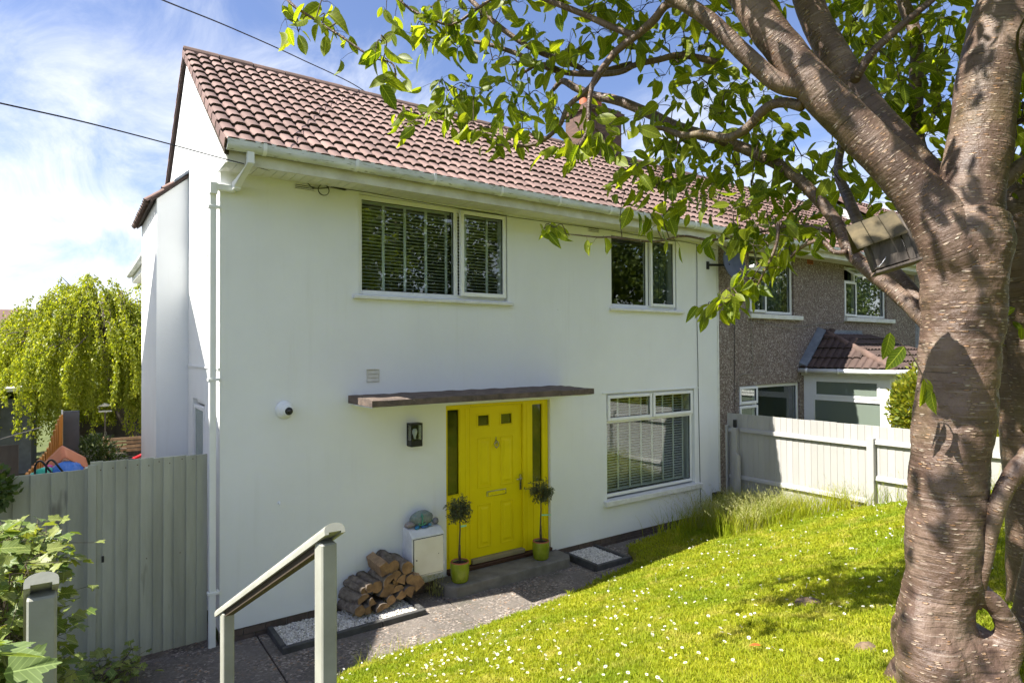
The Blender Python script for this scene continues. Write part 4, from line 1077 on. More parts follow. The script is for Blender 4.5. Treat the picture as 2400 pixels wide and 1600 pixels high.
# white pebbledash house standing forward at the end of the row
h3 = thing('white_pebbledash_house', (22, 3, -0.2), 'white pebbledash house beyond the brown terrace, glimpsed beside the tree trunk', 'house')
part('wall', h3, M['pebbledash_white'], (17.0, 33.0, -0.72, 5.2, -0.3, 5.0))
mb = MB().prism([(-1.25, 4.98), (2.2, 7.35), (5.7, 4.98), (5.7, 5.06), (2.2, 7.44), (-1.25, 5.06)], 'x', 16.85, 33.2)
hr = obj('roof', mb, M['tile_old'], h3)
part('gable_infill', h3, M['pebbledash_white'], (17.01, 32.99, -0.71, 5.19, 5.002, 5.01))
obj('gable_peak', MB().prism([(-0.7, 5.012), (5.15, 5.012), (2.2, 7.2)], 'x', 17.02, 17.2), M['pebbledash_white'], h3)
sl3 = Vector((0, 3.45, 2.37)).normalized()
lay_tiles(hr, TILE_OLD, (16.85, -1.29, 5.05), (1, 0, 0), sl3, Vector((0, -sl3.z, sl3.y)), 54, 13, 0.30, 0.31, 0, M['tile_old'], seed=5)
part('soffit', h3, M['soffit'], (16.9, 33.1, -1.2, -0.722, 4.90, 4.94)); part('fascia_board', h3, M['fascia'], (16.9, 33.1, -1.225, -1.202, 4.86, 5.0))
obj('gutter', MB().tube([(16.85, -1.29, 4.98), (33.1, -1.29, 4.98)], 0.06, 10), M['gutter'], h3, smooth=True)
for x in (19.5, 24.0, 26.5, 30.0):
    mb = MB(); frame_boxes(mb, x, x+1.7, 3.5, 4.75, 0.07, -0.75, -0.722); mb.box(x+0.8, x+0.87, -0.75, -0.722, 3.57, 4.68)
    wq = obj('window', mb, M['upvc'], h3); obj('pane', MB().box(x+0.07, x+1.63, -0.736, -0.730, 3.57, 4.68), M['glass_dark'], wq)

# the next house along on the left: it only shows through the shadow it throws on the gable and the path
h0 = thing('unseen_left_house', (-7, 2.8, -0.2), 'white rendered house just left of the view whose gable and stretched front eave shade the path', 'house')
part('wall', h0, M['plaster'], (-11.5, -3.05, -0.55, 6.1, -0.3, 5.0))
obj('gable_wall', MB().prism([(-0.55, 5.002), (6.1, 5.002), (2.8, 7.45)], 'x', -3.30, -3.05), M['plaster'], h0)
hr0 = obj('roof', MB().prism([(-1.05, 4.68), (2.8, 7.60), (6.65, 4.68), (6.65, 4.76), (2.8, 7.68), (-1.05, 4.76)], 'x', -11.6, -3.0), M['tile'], h0)  # unseen front eave carried lower and further out to shade the path

# roof of a distant house behind the willow
h4 = thing('distant_house', (-9, 46, 0), 'distant brick house with brown tiled roof left of the willow', 'house')
part('wall', h4, M['brick'], (-16, -3.2, 44.2, 51.8, -0.3, 3.2))
obj('roof', MB().prism([(43.6, 2.9), (48, 5.7), (52.4, 2.9), (52.4, 3.1), (48, 5.95), (43.6, 3.1)], 'x', -16.5, -2.7), M['tile_old'], h4)

# ================================================================== gate, fences and rails
def boards_x(parent, x0, x1, n, y, z0, ztop, m, name='board', seed=1, th=0.02, lap=0.006):
    rr = random.Random(seed); w = (x1-x0)/n
    xs_ = [x0]
    for i in range(n): xs_.append(xs_[-1]+w*rr.uniform(0.85, 1.15))
    s = (x1-x0)/(xs_[-1]-x0); xs_ = [x0+(a-x0)*s for a in xs_]
    for i in range(n):
        a, b = xs_[i], xs_[i+1]
        zt = ztop((a+b)/2)+rr.uniform(-0.004, 0.004)
        mb = MB().hexa([(a,y-th,z0),(b+lap,y-th*0.35,z0),(b+lap,y,z0),(a,y,z0),(a,y-th,zt),(b+lap,y-th*0.35,zt+0.002),(b+lap,y,zt+0.002),(a,y,zt)])
        obj(name, mb, m, parent, bevel=0.002)
gate = thing('side_gate', (-0.6, 0.05, -0.12), 'grey green boarded side gate between the house and the garden fence', 'gate')
boards_x(gate, -1.115, -0.115, 10, 0.062, -0.055, lambda x: 1.885-0.025*(x+1.1), M['sage'], seed=3, th=0.026)
part('frame_rail', gate, M['sage'], (-1.11, -0.12, 0.064, 0.10, 1.6, 1.7), (-1.11, -0.12, 0.064, 0.10, 0.15, 0.25), (-1.11, -0.12, 0.064, 0.10, 0.85, 0.95))
part('gate_stile', gate, M['sage'], (-1.135, -1.065, 0.030, 0.060, -0.06, 1.86), bevel=0.003)
part('latch', gate, M['black'], (-1.025, -1.005, 0.025, 0.034, 0.93, 0.99), bevel=0.002)
M['rust'] = pm('rusty_nail', (0.10, 0.045, 0.022), rough=0.9, bump=0)
NAIL = MB().tube([(0, 0, 0), (0, -0.003, 0)], 0.005, 8).mesh('nail'); NAIL.materials.append(M['rust'])
for i in range(10):
    for z in (1.82, 0.90):
        if random.random() < (0.1 if z > 1 else 0.6): continue
        o = bpy.data.objects.new('nail', NAIL); link(o, gate); o.location = (-1.045+i*0.1+random.uniform(-0.015, 0.015), 0.044, z+random.uniform(-0.02, 0.02))
gf = thing('gate_side_fence', (-1.5, 0.05, -0.12), 'short grey green board fence left of the side gate, ivy at its end', 'fence')
boards_x(gf, -1.98, -1.16, 6, 0.10, -0.1, lambda x: 1.815, M['sage'], seed=8, th=0.028)
part('post', gf, M['sage'], (-1.158, -1.118, 0.066, 0.16, -0.2, 1.83)); part('rail', gf, M['sage'], (-1.97, -1.17, 0.104, 0.14, 1.5, 1.6))

# white board fence between the front gardens
fence = thing('garden_fence', (8.42, -2.4, 0.3), 'white painted board fence dividing the two front gardens', 'fence')
FX = 8.42; nbd = 62; y_ = -0.15; rr = random.Random(4)
BW = 0.104
for i in range(nbd):
    y1 = y_; y0 = y_-BW
    zt = 1.775+rr.uniform(-0.004, 0.004); zb = lawn_z(8.4, y_)-0.25
    mb = MB().hexa([(FX+0.002,y0+0.001,zb),(FX+0.02,y0+0.001,zb),(FX+0.02,y1,zb),(FX+0.006,y1,zb),(FX+0.002,y0+0.001,zt),(FX+0.02,y0+0.001,zt),(FX+0.02,y1,zt),(FX+0.006,y1,zt)])
    obj('board', mb, M['fence_white'], fence, bevel=0.0015)
    y_ -= BW
def fence_rail(y0, y1, z): return obj('rail', MB().hexa([(FX-0.045,y1,z),(FX-0.001,y1,z),(FX-0.001,y0,z),(FX-0.045,y0,z),(FX-0.035,y1,z+0.05),(FX-0.001,y1,z+0.075),(FX-0.001,y0,z+0.075),(FX-0.035,y0,z+0.05)]), M['fence_white'], fence, bevel=0.004)
posts_y = [(-0.30, 1.53), (-2.60, 1.60), (-4.75, 1.75)]
for a, b, z1, z2 in ((-0.20, -0.34, 1.44, 0.62), (-0.44, -2.60, 1.46, 0.62), (-2.70, -4.75, 1.51, 0.98), (-4.85, -6.5, 1.55, 1.25)):
    fence_rail(a, b, z1); fence_rail(a, b, z2)
for y, z in posts_y: part('post', fence, M['fence_white'], (FX-0.085, FX-0.002, y-0.10, y, lawn_z(8.3, y)-0.3, z), bevel=0.006)
part('post', fence, M['fence_white'], (FX-0.07, FX-0.002, -0.20, -0.16, -0.2, 1.56), bevel=0.004)
sp_ = thing('fence_spur', (8.30, -0.33, 0.1), 'stubby broken white gatepost against the first fence post', 'post')
obj('stub', MB().hexa([(8.20,-0.52,-0.1),(8.29,-0.52,-0.1),(8.29,-0.43,-0.1),(8.20,-0.43,-0.1),(8.21,-0.51,1.08),(8.285,-0.52,1.06),(8.285,-0.44,1.09),(8.215,-0.44,1.12)]), M['fence_white'], sp_, bevel=0.012, segs=2)
obj('post_light', MB().box(FX-0.075, FX-0.025, -0.375, -0.325, 1.53, 1.67), M['black'], bevel=0.006, label='small black solar light on the first fence post', cat='light')

# handrails beside the steps
def handrail(name, label, posts, rail_pts, w, seed):
    t = thing(name, (posts[0][0], posts[0][1], posts[0][2]), label, 'handrail', 'handrails beside the steps')
    for (x, y, z0, z1, hx, hy) in posts: part('post', t, M['rail_paint'], (x-hx, x+hx, y-hy, y+hy, z0, z1), bevel=0.006)
    a, b = Vector(rail_pts[0]), Vector(rail_pts[1])
    d = (b-a).normalized(); s = Vector((1, 0, 0)); s = (s-d*s.dot(d)).normalized(); n = s.cross(d)
    if n.z < 0: n = -n
    prof = [(w*math.cos(t_), 0.006+0.024*math.sin(t_)) for t_ in [math.pi*i/8 for i in range(9)]] + [(-w, -0.012), (-w*0.62, -0.012), (-w*0.62, -0.004), (w*0.62, -0.004), (w*0.62, -0.012), (w, -0.012)]
    mb = MB(); k = len(prof)
    for p in (a, b):
        for u, v in prof: mb.v.append(tuple(p+s*u+n*v))
    for i in range(k): mb.f.append((i, (i+1) % k, k+(i+1) % k, k+i))
    mb.f += [tuple(range(k)), tuple(range(k, 2*k))[::-1]]
    obj('rail', mb, M['rail_paint'], t)
    e = 0.11
    aa, bb = a+d*e-n*0.026, b-d*e-n*0.026
    obj('rail_batten', MB().obox((aa+bb)/2, d, s, n, (bb-aa).length/2, w*0.55, 0.014), pm('dark_batten', (0.06, 0.045, 0.032), rough=0.8), t)
handrail('handrail', 'pale painted timber handrail with two posts right of the steps', [(-0.445, -4.65, 1.0, 2.185, 0.030, 0.045), (-0.53, -3.22, 0.3, 1.455, 0.030, 0.045)], [(-0.44, -4.74, 2.245), (-0.535, -3.09, 1.395)], 0.040, 1)
handrail('handrail', 'pale post and rail end at the left of the steps, hedge leaves against it', [(-1.322, -4.68, 1.0, 2.195, 0.036, 0.045), (-1.40, -3.30, 0.3, 1.42, 0.032, 0.045)], [(-1.322, -4.74, 2.245), (-1.40, -3.15, 1.37)], 0.042, 2)
# ================================================================== things by the front wall
mbx = thing('meter_box', (2.31, -0.1, 0.2), 'white wall meter box with cream door, painted stones on its top', 'meter box')
obj('casing', MB().prism([(-0.001, 0.235), (-0.001, 0.755), (-0.17, 0.735), (-0.262, 0.665), (-0.262, 0.185), (-0.245, 0.175)], 'x', 2.075, 2.52), M['meter_white'], mbx, bevel=0.01, segs=2)
part('door_recess', mbx, M['black'], (2.093, 2.503, -0.2645, -0.2625, 0.203, 0.652))
dr = part('box_door', mbx, M['meter'], (2.100, 2.496, -0.276, -0.266, 0.210, 0.645), bevel=0.003)
obj('lock', MB().tube([(2.13, -0.276, 0.40), (2.13, -0.284, 0.40)], 0.008, 8), M['black'], dr)
obj('screw', MB().tube([(2.43, -0.276, 0.43), (2.43, -0.279, 0.43)], 0.005, 8), M['black'], dr)
part('hinge', mbx, M['meter_white'], (2.498, 2.512, -0.280, -0.266, 0.27, 0.34), (2.498, 2.512, -0.280, -0.266, 0.53, 0.60))

def stone_mesh(c, s, seed, n=14, rough=0.10):
    mb = MB(); rows = n//2+2
    for i in range(rows):
        th = math.pi*i/(rows-1)
        for k in range(n):
            a = 2*math.pi*k/n
            d = Vector((math.sin(th)*math.cos(a), math.sin(th)*math.sin(a), math.cos(th)))
            f = 1+rough*2*mnoise.noise(d*1.3+Vector((seed*3.1, seed*1.7, 0)))
            mb.v.append((c[0]+d.x*s[0]*f, c[1]+d.y*s[1]*f, c[2]+d.z*s[2]*f))
    for i in range(rows-1):
        for k in range(n): mb.f.append((i*n+k, (i+1)*n+k, (i+1)*n+(k+1) % n, i*n+(k+1) % n))
    return mb
def stone_mat(name, a, b, dots, sc=30):
    return pm(name, a, b, scale=sc, rough=0.6, bump=0.2, bscale=60, spots=(45, 0.60, (*dots, 1)))
big = obj('painted_stone', stone_mesh((2.285, -0.10, 0.84), (0.155, 0.07, 0.10), 1, 20), stone_mat('mosaic_stone', (0.24, 0.27, 0.25), (0.13, 0.17, 0.17), (0.10, 0.24, 0.25)), smooth=True, label='large grey stone painted with a green anchor, on the meter box', cat='stone')
# green anchor painted on the large stone: follows the surface of the stone
def on_stone(x, z):
    d = Vector(((x-2.285)/0.155, 0, (z-0.84)/0.10)); q = min(0.97, d.length)
    return -0.10-0.07*math.sqrt(max(0.0, 1-q*q))*1.09-0.0045
mb = MB()
mb.tube([(2.262, on_stone(2.262, z), z) for z in np.linspace(0.775, 0.915, 8)], 0.009, 6)
mb.tube([(2.262+0.045*math.sin(a), on_stone(2.262+0.045*math.sin(a), 0.812-0.034*math.cos(a)), 0.812-0.034*math.cos(a)) for a in np.linspace(-1.4, 1.4, 11)], 0.008, 6)
mb.tube([(2.238+0.05*t, on_stone(2.238+0.05*t, 0.888), 0.888) for t in (0, 0.5, 1)], 0.006, 6)
obj('anchor_emblem', mb, pm('anchor_green', (0.10, 0.34, 0.22), (0.08, 0.27, 0.2), rough=0.5, bump=0), big, smooth=True)
STN = [((2.13, -0.10, 0.788), (0.075, 0.05, 0.036), 'speckled pink grey pebble at the left end of the meter box top', (0.34, 0.28, 0.26), (0.22, 0.19, 0.19), (0.12, 0.22, 0.30)),
       ((2.195, -0.165, 0.755), (0.034, 0.024, 0.024), 'bright blue pebble at the front left of the meter box top', (0.03, 0.20, 0.38), (0.02, 0.13, 0.28), (0.06, 0.30, 0.45)),
       ((2.235, -0.125, 0.768), (0.028, 0.02, 0.018), 'small turquoise pebble just under the painted anchor stone', (0.04, 0.22, 0.34), (0.03, 0.15, 0.26), (0.06, 0.3, 0.4)),
       ((2.30, -0.165, 0.752), (0.050, 0.024, 0.017), 'flat deep blue oval pebble at the front of the box top', (0.04, 0.14, 0.34), (0.04, 0.10, 0.24), (0.2, 0.3, 0.4)),
       ((2.375, -0.15, 0.765), (0.03, 0.022, 0.02), 'round pale blue pebble right of the flat blue one', (0.08, 0.22, 0.36), (0.06, 0.16, 0.28), (0.2, 0.3, 0.4)),
       ((2.365, -0.095, 0.785), (0.055, 0.03, 0.020), 'flat grey green pebble leaning on the right of the anchor stone', (0.20, 0.24, 0.25), (0.15, 0.18, 0.2), (0.08, 0.25, 0.35)),
       ((2.415, -0.10, 0.80), (0.026, 0.022, 0.02), 'tiny teal pebble beside the grey right hand stone', (0.07, 0.24, 0.32), (0.05, 0.18, 0.26), (0.1, 0.3, 0.4)),
       ((2.475, -0.11, 0.785), (0.045, 0.036, 0.042), 'round plain grey stone at the right end of the meter box', (0.22, 0.21, 0.25), (0.15, 0.15, 0.18), (0.26, 0.26, 0.3))]
for i, (c, s, lab, a, b, d) in enumerate(STN):
    obj('pebble', stone_mesh(c, s, 2+i, 12), stone_mat('pebble_paint', a, b, d), smooth=True, label=lab, cat='stone', group='painted stones on the meter box')

# ---- log pile: (x, z) of the near end centre, radius, cross-section, length, aim (dx, dz), label words
def section(kind, r, rr):
    if kind == 'round': pts = [(r*(1+0.07*math.sin(3*a+rr.random()*6))*math.cos(a), r*(0.95+0.07*rr.random())*math.sin(a)) for a in np.linspace(0, 2*math.pi, 15)[:-1]]
    elif kind == 'half': pts = [(r*1.15*math.cos(a), r*math.sin(a)-r*0.35) for a in np.linspace(0, math.pi, 10)]
    elif kind == 'wedge': pts = [(0.0, -r*1.05)] + [(r*1.2*math.cos(a), r*1.15*math.sin(a)-r*0.2) for a in np.linspace(0.55, math.pi-0.55, 7)]
    elif kind == 'block': pts = [(-r*0.9, -r*0.8), (r*0.7, -r*1.0), (r*1.05, r*0.2), (r*0.6, r*1.0), (-r*0.7, r*0.9)]
    else: pts = [(-r*1.3, -r*0.3), (-r*0.2, -r*0.85), (r*0.9, -r*0.6), (r*1.1, r*0.4), (r*0.1, r*0.9)]
    return pts
LOGS = [  # x, z, r, kind, turn, dx, label
 (1.375, 0.005, 0.062, 'round', 0.3, -0.35, 'round weathered log lying lowest at the left end of the pile'),
 (1.475, 0.000, 0.055, 'wedge', 2.6, -0.10, 'dark wedge shaped log on the gravel beside the lowest left log'),
 (1.530, 0.055, 0.050, 'wedge', 1.2, -0.10, 'small brown wedge log above the gravel near the left end'),
 (1.640, -0.015, 0.070, 'half', 0.25, -0.08, 'dark half round log lying flat side down on the gravel'),
 (1.425, 0.105, 0.070, 'half', 0.5, -0.50, 'broad bark covered slab second up at the left end'),
 (1.450, 0.175, 0.045, 'round', 0.0, -0.45, 'thin rough barked log leaning on the left slope of the pile'),
 (1.512, 0.195, 0.050, 'round', 0.0, -0.40, 'slim log with a grey cut end on the left slope'),
 (1.600, 0.190, 0.068, 'round', 0.9, -0.30, 'thick log with a two tone end in the middle left'),
 (1.720, 0.130, 0.085, 'split', 0.2, -0.10, 'wide pale split log with a pointed left corner, mid pile'),
 (1.735, 0.235, 0.080, 'half', 0.7, -0.30, 'large log with a yellow brown half moon end, mid pile'),
 (1.835, 0.255, 0.065, 'wedge', 0.0, -0.10, 'golden wedge log just right of the half moon log'),
 (1.905, 0.205, 0.062, 'wedge', 0.5, 0.00, 'pale wedge log right of centre under the golden wedge'),
 (1.830, 0.185, 0.045, 'split', 1.0, -0.05, 'small dark split log tucked in the centre of the pile'),
 (1.855, 0.115, 0.072, 'half', 0.15, 0.0, 'dark half round log low in the middle right'),
 (1.890, 0.055, 0.060, 'split', 0.1, 0.0, 'light split log on the gravel right of centre'),
 (1.985, 0.075, 0.070, 'wedge', 0.25, 0.1, 'brown wedge log at the bottom near the right end'),
 (2.010, 0.195, 0.062, 'round', 0.4, 0.05, 'oval ended brown log above the right end of the pile'),
 (2.090, 0.140, 0.085, 'block', 0.75, 0.15, 'large squared log standing at the right end of the pile'),
 (1.800, 0.360, 0.075, 'round', 0.0, -0.05, 'fat dark ended log with pale bark on the top row'),
 (1.965, 0.320, 0.078, 'round', 0.0, -0.30, 'fat log with pale bark at the right of the top row'),
 (1.690, 0.355, 0.072, 'block', 0.35, -0.15, 'pale squarish split log crowning the pile at the top left'),
 (1.760, 0.030, 0.055, 'round', 0.0, 0.0, 'shadowed log end deep in the bottom of the pile'),
 (1.960, 0.240, 0.050, 'round', 0.0, 0.0, 'shadowed log below the top right log'),
]
for i, (x, z, r, kind, turn, dx, lab) in enumerate(LOGS):
    rr = random.Random(40+i)
    pts = section(kind, r, rr)
    ca, sa = math.cos(turn), math.sin(turn)
    pts = [(p[0]*ca-p[1]*sa, p[0]*sa+p[1]*ca) for p in pts]
    y0 = -0.345+rr.uniform(-0.02, 0.02)-0.03*(z < 0.08); L = 0.29+rr.uniform(-0.02, 0.03)
    dv = Vector((dx*0.95, 1.0, 0.16 if z > 0.08 else 0.06)).normalized()
    n = len(pts); rows = 5
    mb = MB(); a0 = Vector((x, y0, z*1.12+0.01))
    for j in range(rows):
        c = a0+dv*(L*j/(rows-1))
        for q, p in enumerate(pts):
            f = 1+0.22*mnoise.noise(Vector((q*1.7, j*0.8, i*5.3)))
            mb.v.append((c.x+p[0]*f, c.y, c.z+p[1]*f))
    for j in range(rows-1):
        for q in range(n): mb.f.append((j*n+q, j*n+(q+1) % n, (j+1)*n+(q+1) % n, (j+1)*n+q))
    mb.f.append(tuple((rows-1)*n+q for q in range(n)))
    o = obj('log', mb, M['split_wood'] if kind == 'block' else M['bark_log'], smooth=(kind == 'round'), label=lab, cat='log', group='firewood logs in the pile')
    mb2 = MB(); mb2.v = [(mb.v[q][0], mb.v[q][1]-0.001, mb.v[q][2]) for q in range(n)]; mb2.f = [tuple(range(n))]
    obj('cut_end', mb2, M['cut_wood'], o)

# ---- two potted olive trees
def olive(x, y, zb, label, seed, hr, twig=None):
    t = thing('potted_olive', (x, y, zb), label, 'potted tree', 'potted olive trees by the door')
    pot = obj('pot', MB().lathe([(0.0, 0.004), (0.088, 0.0), (0.102, 0.012), (0.116, 0.12), (0.118, 0.235), (0.112, 0.25), (0.104, 0.25), (0.100, 0.22)], 28, (x, y, zb), close=False), M['pot'], t, smooth=True)
    mb = MB()
    for row in range(7):
        for k in range(20):
            a = 2*math.pi*(k+0.5*(row % 2))/20; z = 0.035+row*0.029; r = 0.104+0.013*min(1, z/0.12)
            c = Vector((x+r*math.cos(a), y+r*math.sin(a), zb+z)); d = Vector((math.cos(a), math.sin(a), 0)); s = Vector((-math.sin(a), math.cos(a), 0)); b = len(mb.v)
            mb.v += [tuple(c+s*0.010), tuple(c+Vector((0, 0, 0.010))), tuple(c-s*0.010), tuple(c-Vector((0, 0, 0.010))), tuple(c+d*0.005)]
            mb.f += [(b, b+1, b+4), (b+1, b+2, b+4), (b+2, b+3, b+4), (b+3, b, b+4)]
    obj('relief_dots', mb, M['pot'], pot, smooth=True, kind='stuff')
    obj('pot_rim', MB().lathe([(0.113, 0.238), (0.116, 0.246), (0.112, 0.256), (0.102, 0.256), (0.099, 0.246)], 28, (x, y, zb), close=False), M['terracotta'], t, smooth=True)
    obj('soil', MB().lathe([(0.0, 0.232), (0.10, 0.228)], 20, (x, y, zb), close=False), M['soil'], t)
    rr = random.Random(seed)
    hs = 0.58*hr
    cp = Vector((x+0.004, y, zb+0.25+hs+0.12))
    mb = MB().tube([(x, y, zb+0.22), (x-0.010, y+0.004, zb+0.35), (x+0.006, y, zb+0.25+hs*0.75), (x+0.002, y, cp.z)], [0.013, 0.010, 0.009, 0.005], 8)
    mb.tube([(x+0.012, y, zb+0.22), (x+0.004, y-0.008, zb+0.36), (x+0.008, y, zb+0.46)], [0.007, 0.006, 0.004], 6)
    obj('stem', mb, M['stem'], t, smooth=True)
    obj('plant_tag', MB().box(x+0.008, x+0.09, y-0.014, y-0.012, zb+0.25+hs*0.82, zb+0.25+hs*0.82+0.022) if not twig else MB().hexa([(x+.005,y-.014,zb+.25+hs*.60),(x+.17,y-.02,zb+.25+hs*.57),(x+.17,y-.018,zb+.25+hs*.57),(x+.005,y-.012,zb+.25+hs*.60),(x+.005,y-.014,zb+.27+hs*.60),(x+.17,y-.02,zb+.253+hs*.59),(x+.17,y-.018,zb+.253+hs*.59),(x+.005,y-.012,zb+.27+hs*.60)]), M['tag_green'], t)
    V = []; F = []; tw = MB()
    def leaflets(a, b, n):
        for i in range(n):
            f = (i+0.5)/n
            p = a.lerp(b, f); d = (b-a).normalized()
            o = Vector((rr.gauss(0, 1), rr.gauss(0, 1), rr.gauss(0, 1))); o = (o-d*o.dot(d)).normalized()
            l = (d*0.6+o).normalized(); L = rr.uniform(0.034, 0.056); wv = l.cross(Vector((rr.gauss(0, 1), rr.gauss(0, 1), rr.gauss(0, 1)))).normalized()*L*0.13
            k = len(V); m = p+l*L*0.5
            V.extend([tuple(p), tuple(m+wv), tuple(p+l*L), tuple(m-wv)]); F.append((k, k+1, k+2, k+3))
    for i in range(120):
        d = Vector((rr.gauss(0, 1), rr.gauss(0, 1), rr.gauss(0, 0.9))).normalized()
        R = rr.uniform(0.12, 0.19)*(1.25 if rr.random() < 0.10 else 1)
        a = cp+Vector((0, 0, -0.03))+d*0.02; b = cp+d*R+Vector((0, 0, 0.02*rr.gauss(0, 1)))
        tw.tube([a, b], [0.0022, 0.001], 4, cap=False); leaflets(a.lerp(b, 0.25), b, 11)
    if twig:
        b = cp+Vector((-0.30, 0, 0.05)); tw.tube([cp, cp+Vector((-0.16, 0, 0.04)), b], [0.0025, 0.002, 0.001], 4, cap=False); leaflets(cp.lerp(b, 0.5), b, 10)
    obj('twigs', tw, M['stem'], t, kind='stuff')
    obj('crown', np_mesh('crown', V, [np.array(F)], M['olive_leaf']), None, t, kind='stuff')
olive(2.735, -0.27, 0.018, 'lollipop olive tree in a lime green pot left of the yellow door', 1, 0.90)
olive(4.08, -0.21, 0.018, 'lollipop olive tree in a lime green pot right of the yellow door', 2, 1.0, twig=True)

# ---- wall lantern
lt = thing('wall_lantern', (2.21, -0.07, 1.74), 'black box wall lantern with clear bulb left of the door', 'lamp')
part('back_plate', lt, M['black'], (2.135, 2.285, -0.014, -0.001, 1.745, 2.025), bevel=0.003)
part('lantern_base', lt, M['black'], (2.132, 2.288, -0.135, -0.015, 1.742, 1.82), bevel=0.004)
part('lantern_cap', lt, M['black'], (2.130, 2.290, -0.137, -0.015, 2.005, 2.03), bevel=0.004)
for x in (2.138, 2.282):
    for y in (-0.13, -0.02): part('corner_bar', lt, M['black'], (x-0.006, x+0.006, y-0.006, y+0.006, 1.82, 2.006))
for b in ((2.145, 2.276, -0.131, -0.129, 1.82, 2.005), (2.137, 2.139, -0.123, -0.027, 1.82, 2.005), (2.281, 2.283, -0.123, -0.027, 1.82, 2.005)): part('lantern_pane', lt, M['lamp_glass'], b)
obj('bulb', MB().lathe([(0.013, 0), (0.015, 0.03), (0.032, 0.075), (0.034, 0.10), (0.022, 0.125), (0.0, 0.132)], 16, (2.21, -0.075, 1.83), close=False), pm('bulb_glass', (0.75, 0.78, 0.76), rough=0.15, bump=0, spec=0.6), lt, smooth=True)
obj('sensor', MB().lathe([(0.012, 0), (0.008, 0.006), (0, 0.008)], 12).mesh('sensor'), M['upvc'], lt).matrix_local = Matrix.Translation((2.21, -0.135, 1.765)) @ Matrix.Rotation(math.radians(90), 4, 'X')
# ---- dome security camera
cm_ = thing('security_camera', (0.655, -0.05, 2.28), 'white dome security camera on the wall left of the door', 'camera')
def ylathe(prof, c, n=24):
    mb = MB().lathe(prof, n, close=True); mb.v = [(c[0]+v[0], c[1]-v[2], c[2]+v[1]) for v in mb.v]; mb.f = [f[::-1] for f in mb.f]; return mb
obj('base_ring', ylathe([(0.098, 0), (0.098, 0.02), (0.085, 0.045), (0.07, 0.058)], (0.655, -0.001, 2.28)), M['upvc'], cm_, smooth=True)
obj('ball', ylathe([(0.07, 0.04), (0.068, 0.075), (0.055, 0.10), (0.040, 0.112)], (0.658, -0.01, 2.278)), M['upvc'], cm_, smooth=True)
obj('lens_housing', ylathe([(0.043, 0.10), (0.042, 0.118), (0.034, 0.122)], (0.672, -0.008, 2.272)), M['black'], cm_, smooth=True)
obj('lens', ylathe([(0.018, 0.12), (0.017, 0.128), (0.0, 0.131)], (0.676, -0.008, 2.272)), pm('lens_glass', (0.01, 0.01, 0.015), rough=0.05, bump=0, spec=1.0), cm_, smooth=True)
hk = obj('wall_hook', ylathe([(0.016, 0), (0.014, 0.012), (0.006, 0.02)], (0.60, -0.001, 1.262), 12).tube([(0.60, -0.018, 1.262), (0.60, -0.035, 1.25), (0.60, -0.035, 1.232)], 0.006, 6), M['upvc'], label='small white hook on the bare wall right of the downpipe', cat='hook')
# ---- junction box and cables
obj('junction_box', MB().box(8.16, 8.36, -0.10, -0.002, 0.16, 0.345), M['black'], bevel=0.012, segs=2, label='black box low on the wall by the fence', cat='junction box')
def cable(name, pts, r, m, label, n=6, k=8):
    p = catmull([(*q, r) for q in pts], k)
    return obj(name, MB().tube([Vector(q[:3]) for q in p], [r]*len(p), n), M[m], smooth=True, label=label, cat='cable')
cable('wall_cable', [(7.79, -0.008, 4.80), (7.80, -0.008, 4.3), (7.785, -0.008, 3.5), (7.80, -0.008, 2.6), (7.80, -0.008, 2.3), (7.815, -0.01, 1.2), (7.83, -0.01, 0.35), (7.86, -0.012, 0.12), (7.98, -0.02, 0.03), (8.12, -0.05, 0.10), (8.20, -0.06, 0.20)], 0.005, 'cable', 'thin dark cable running down the white wall to the black box')
import itertools
loop = [(1.085+0.062*math.cos(a), -0.03-0.004*i/10, 4.775+0.062*math.sin(a)) for i, a in enumerate(np.linspace(0.6, 0.6+4*math.pi, 26))]
cable('overhead_cable', [(-1.852, -2.6, 4.332), (-1.619, -2.2, 4.44), (-1.187, -1.7, 4.567), (-0.611, -1.1, 4.693), (-0.095, -0.62, 4.781), (0.472, -0.25, 4.836), (0.861, -0.03, 4.846), (0.97, -0.02, 4.785)] + loop[:2], 0.0055, 'cable', 'dark overhead cable crossing the sky to the front corner of the eaves')
cable('eaves_cable', loop + [(1.12, -0.02, 4.83), (1.20, -0.015, 4.822), (1.5, -0.07, 4.815), (2.2, -0.06, 4.80), (3.0, -0.06, 4.79), (3.8, -0.02, 4.79), (4.6, -0.012, 4.80), (5.6, -0.012, 4.812), (6.5, -0.012, 4.80), (7.6, -0.012, 4.80), (8.35, -0.012, 4.74)], 0.0045, 'cable', 'thin coiled cable strung along the wall under the soffit')
obj('cable_joint', MB().tube([(1.17, -0.025, 4.835), (1.19, -0.025, 4.833), (1.34, -0.025, 4.825), (1.36, -0.025, 4.824)], [0.008, 0.017, 0.017, 0.008], 10), M['black'], smooth=True, label='fat black cable joint tucked under the soffit', cat='cable joint')
cable('overhead_wire', [(-1.6, -2.8, 5.2), (-1.19, -2.0, 5.54), (-0.63, -0.80, 6.06), (0.15, 0.30, 6.52), (1.22, 1.40, 6.90), (2.56, 2.42, 7.13), (3.6, 3.2, 7.0), (4.6, 4.2, 6.4)], 0.007, 'cable', 'dark wire crossing the sky above the ridge of the white house', k=10)
cable('pebbledash_cable', [(9.40, -0.012, 3.50), (9.43, -0.014, 3.0), (9.44, -0.014, 2.55), (9.40, -0.014, 2.46), (9.10, -0.014, 2.44), (8.98, -0.014, 2.36), (8.95, -0.014, 1.9), (8.95, -0.014, 1.0)], 0.006, 'cable_light', 'pale cable down the brown wall beside the lower window')
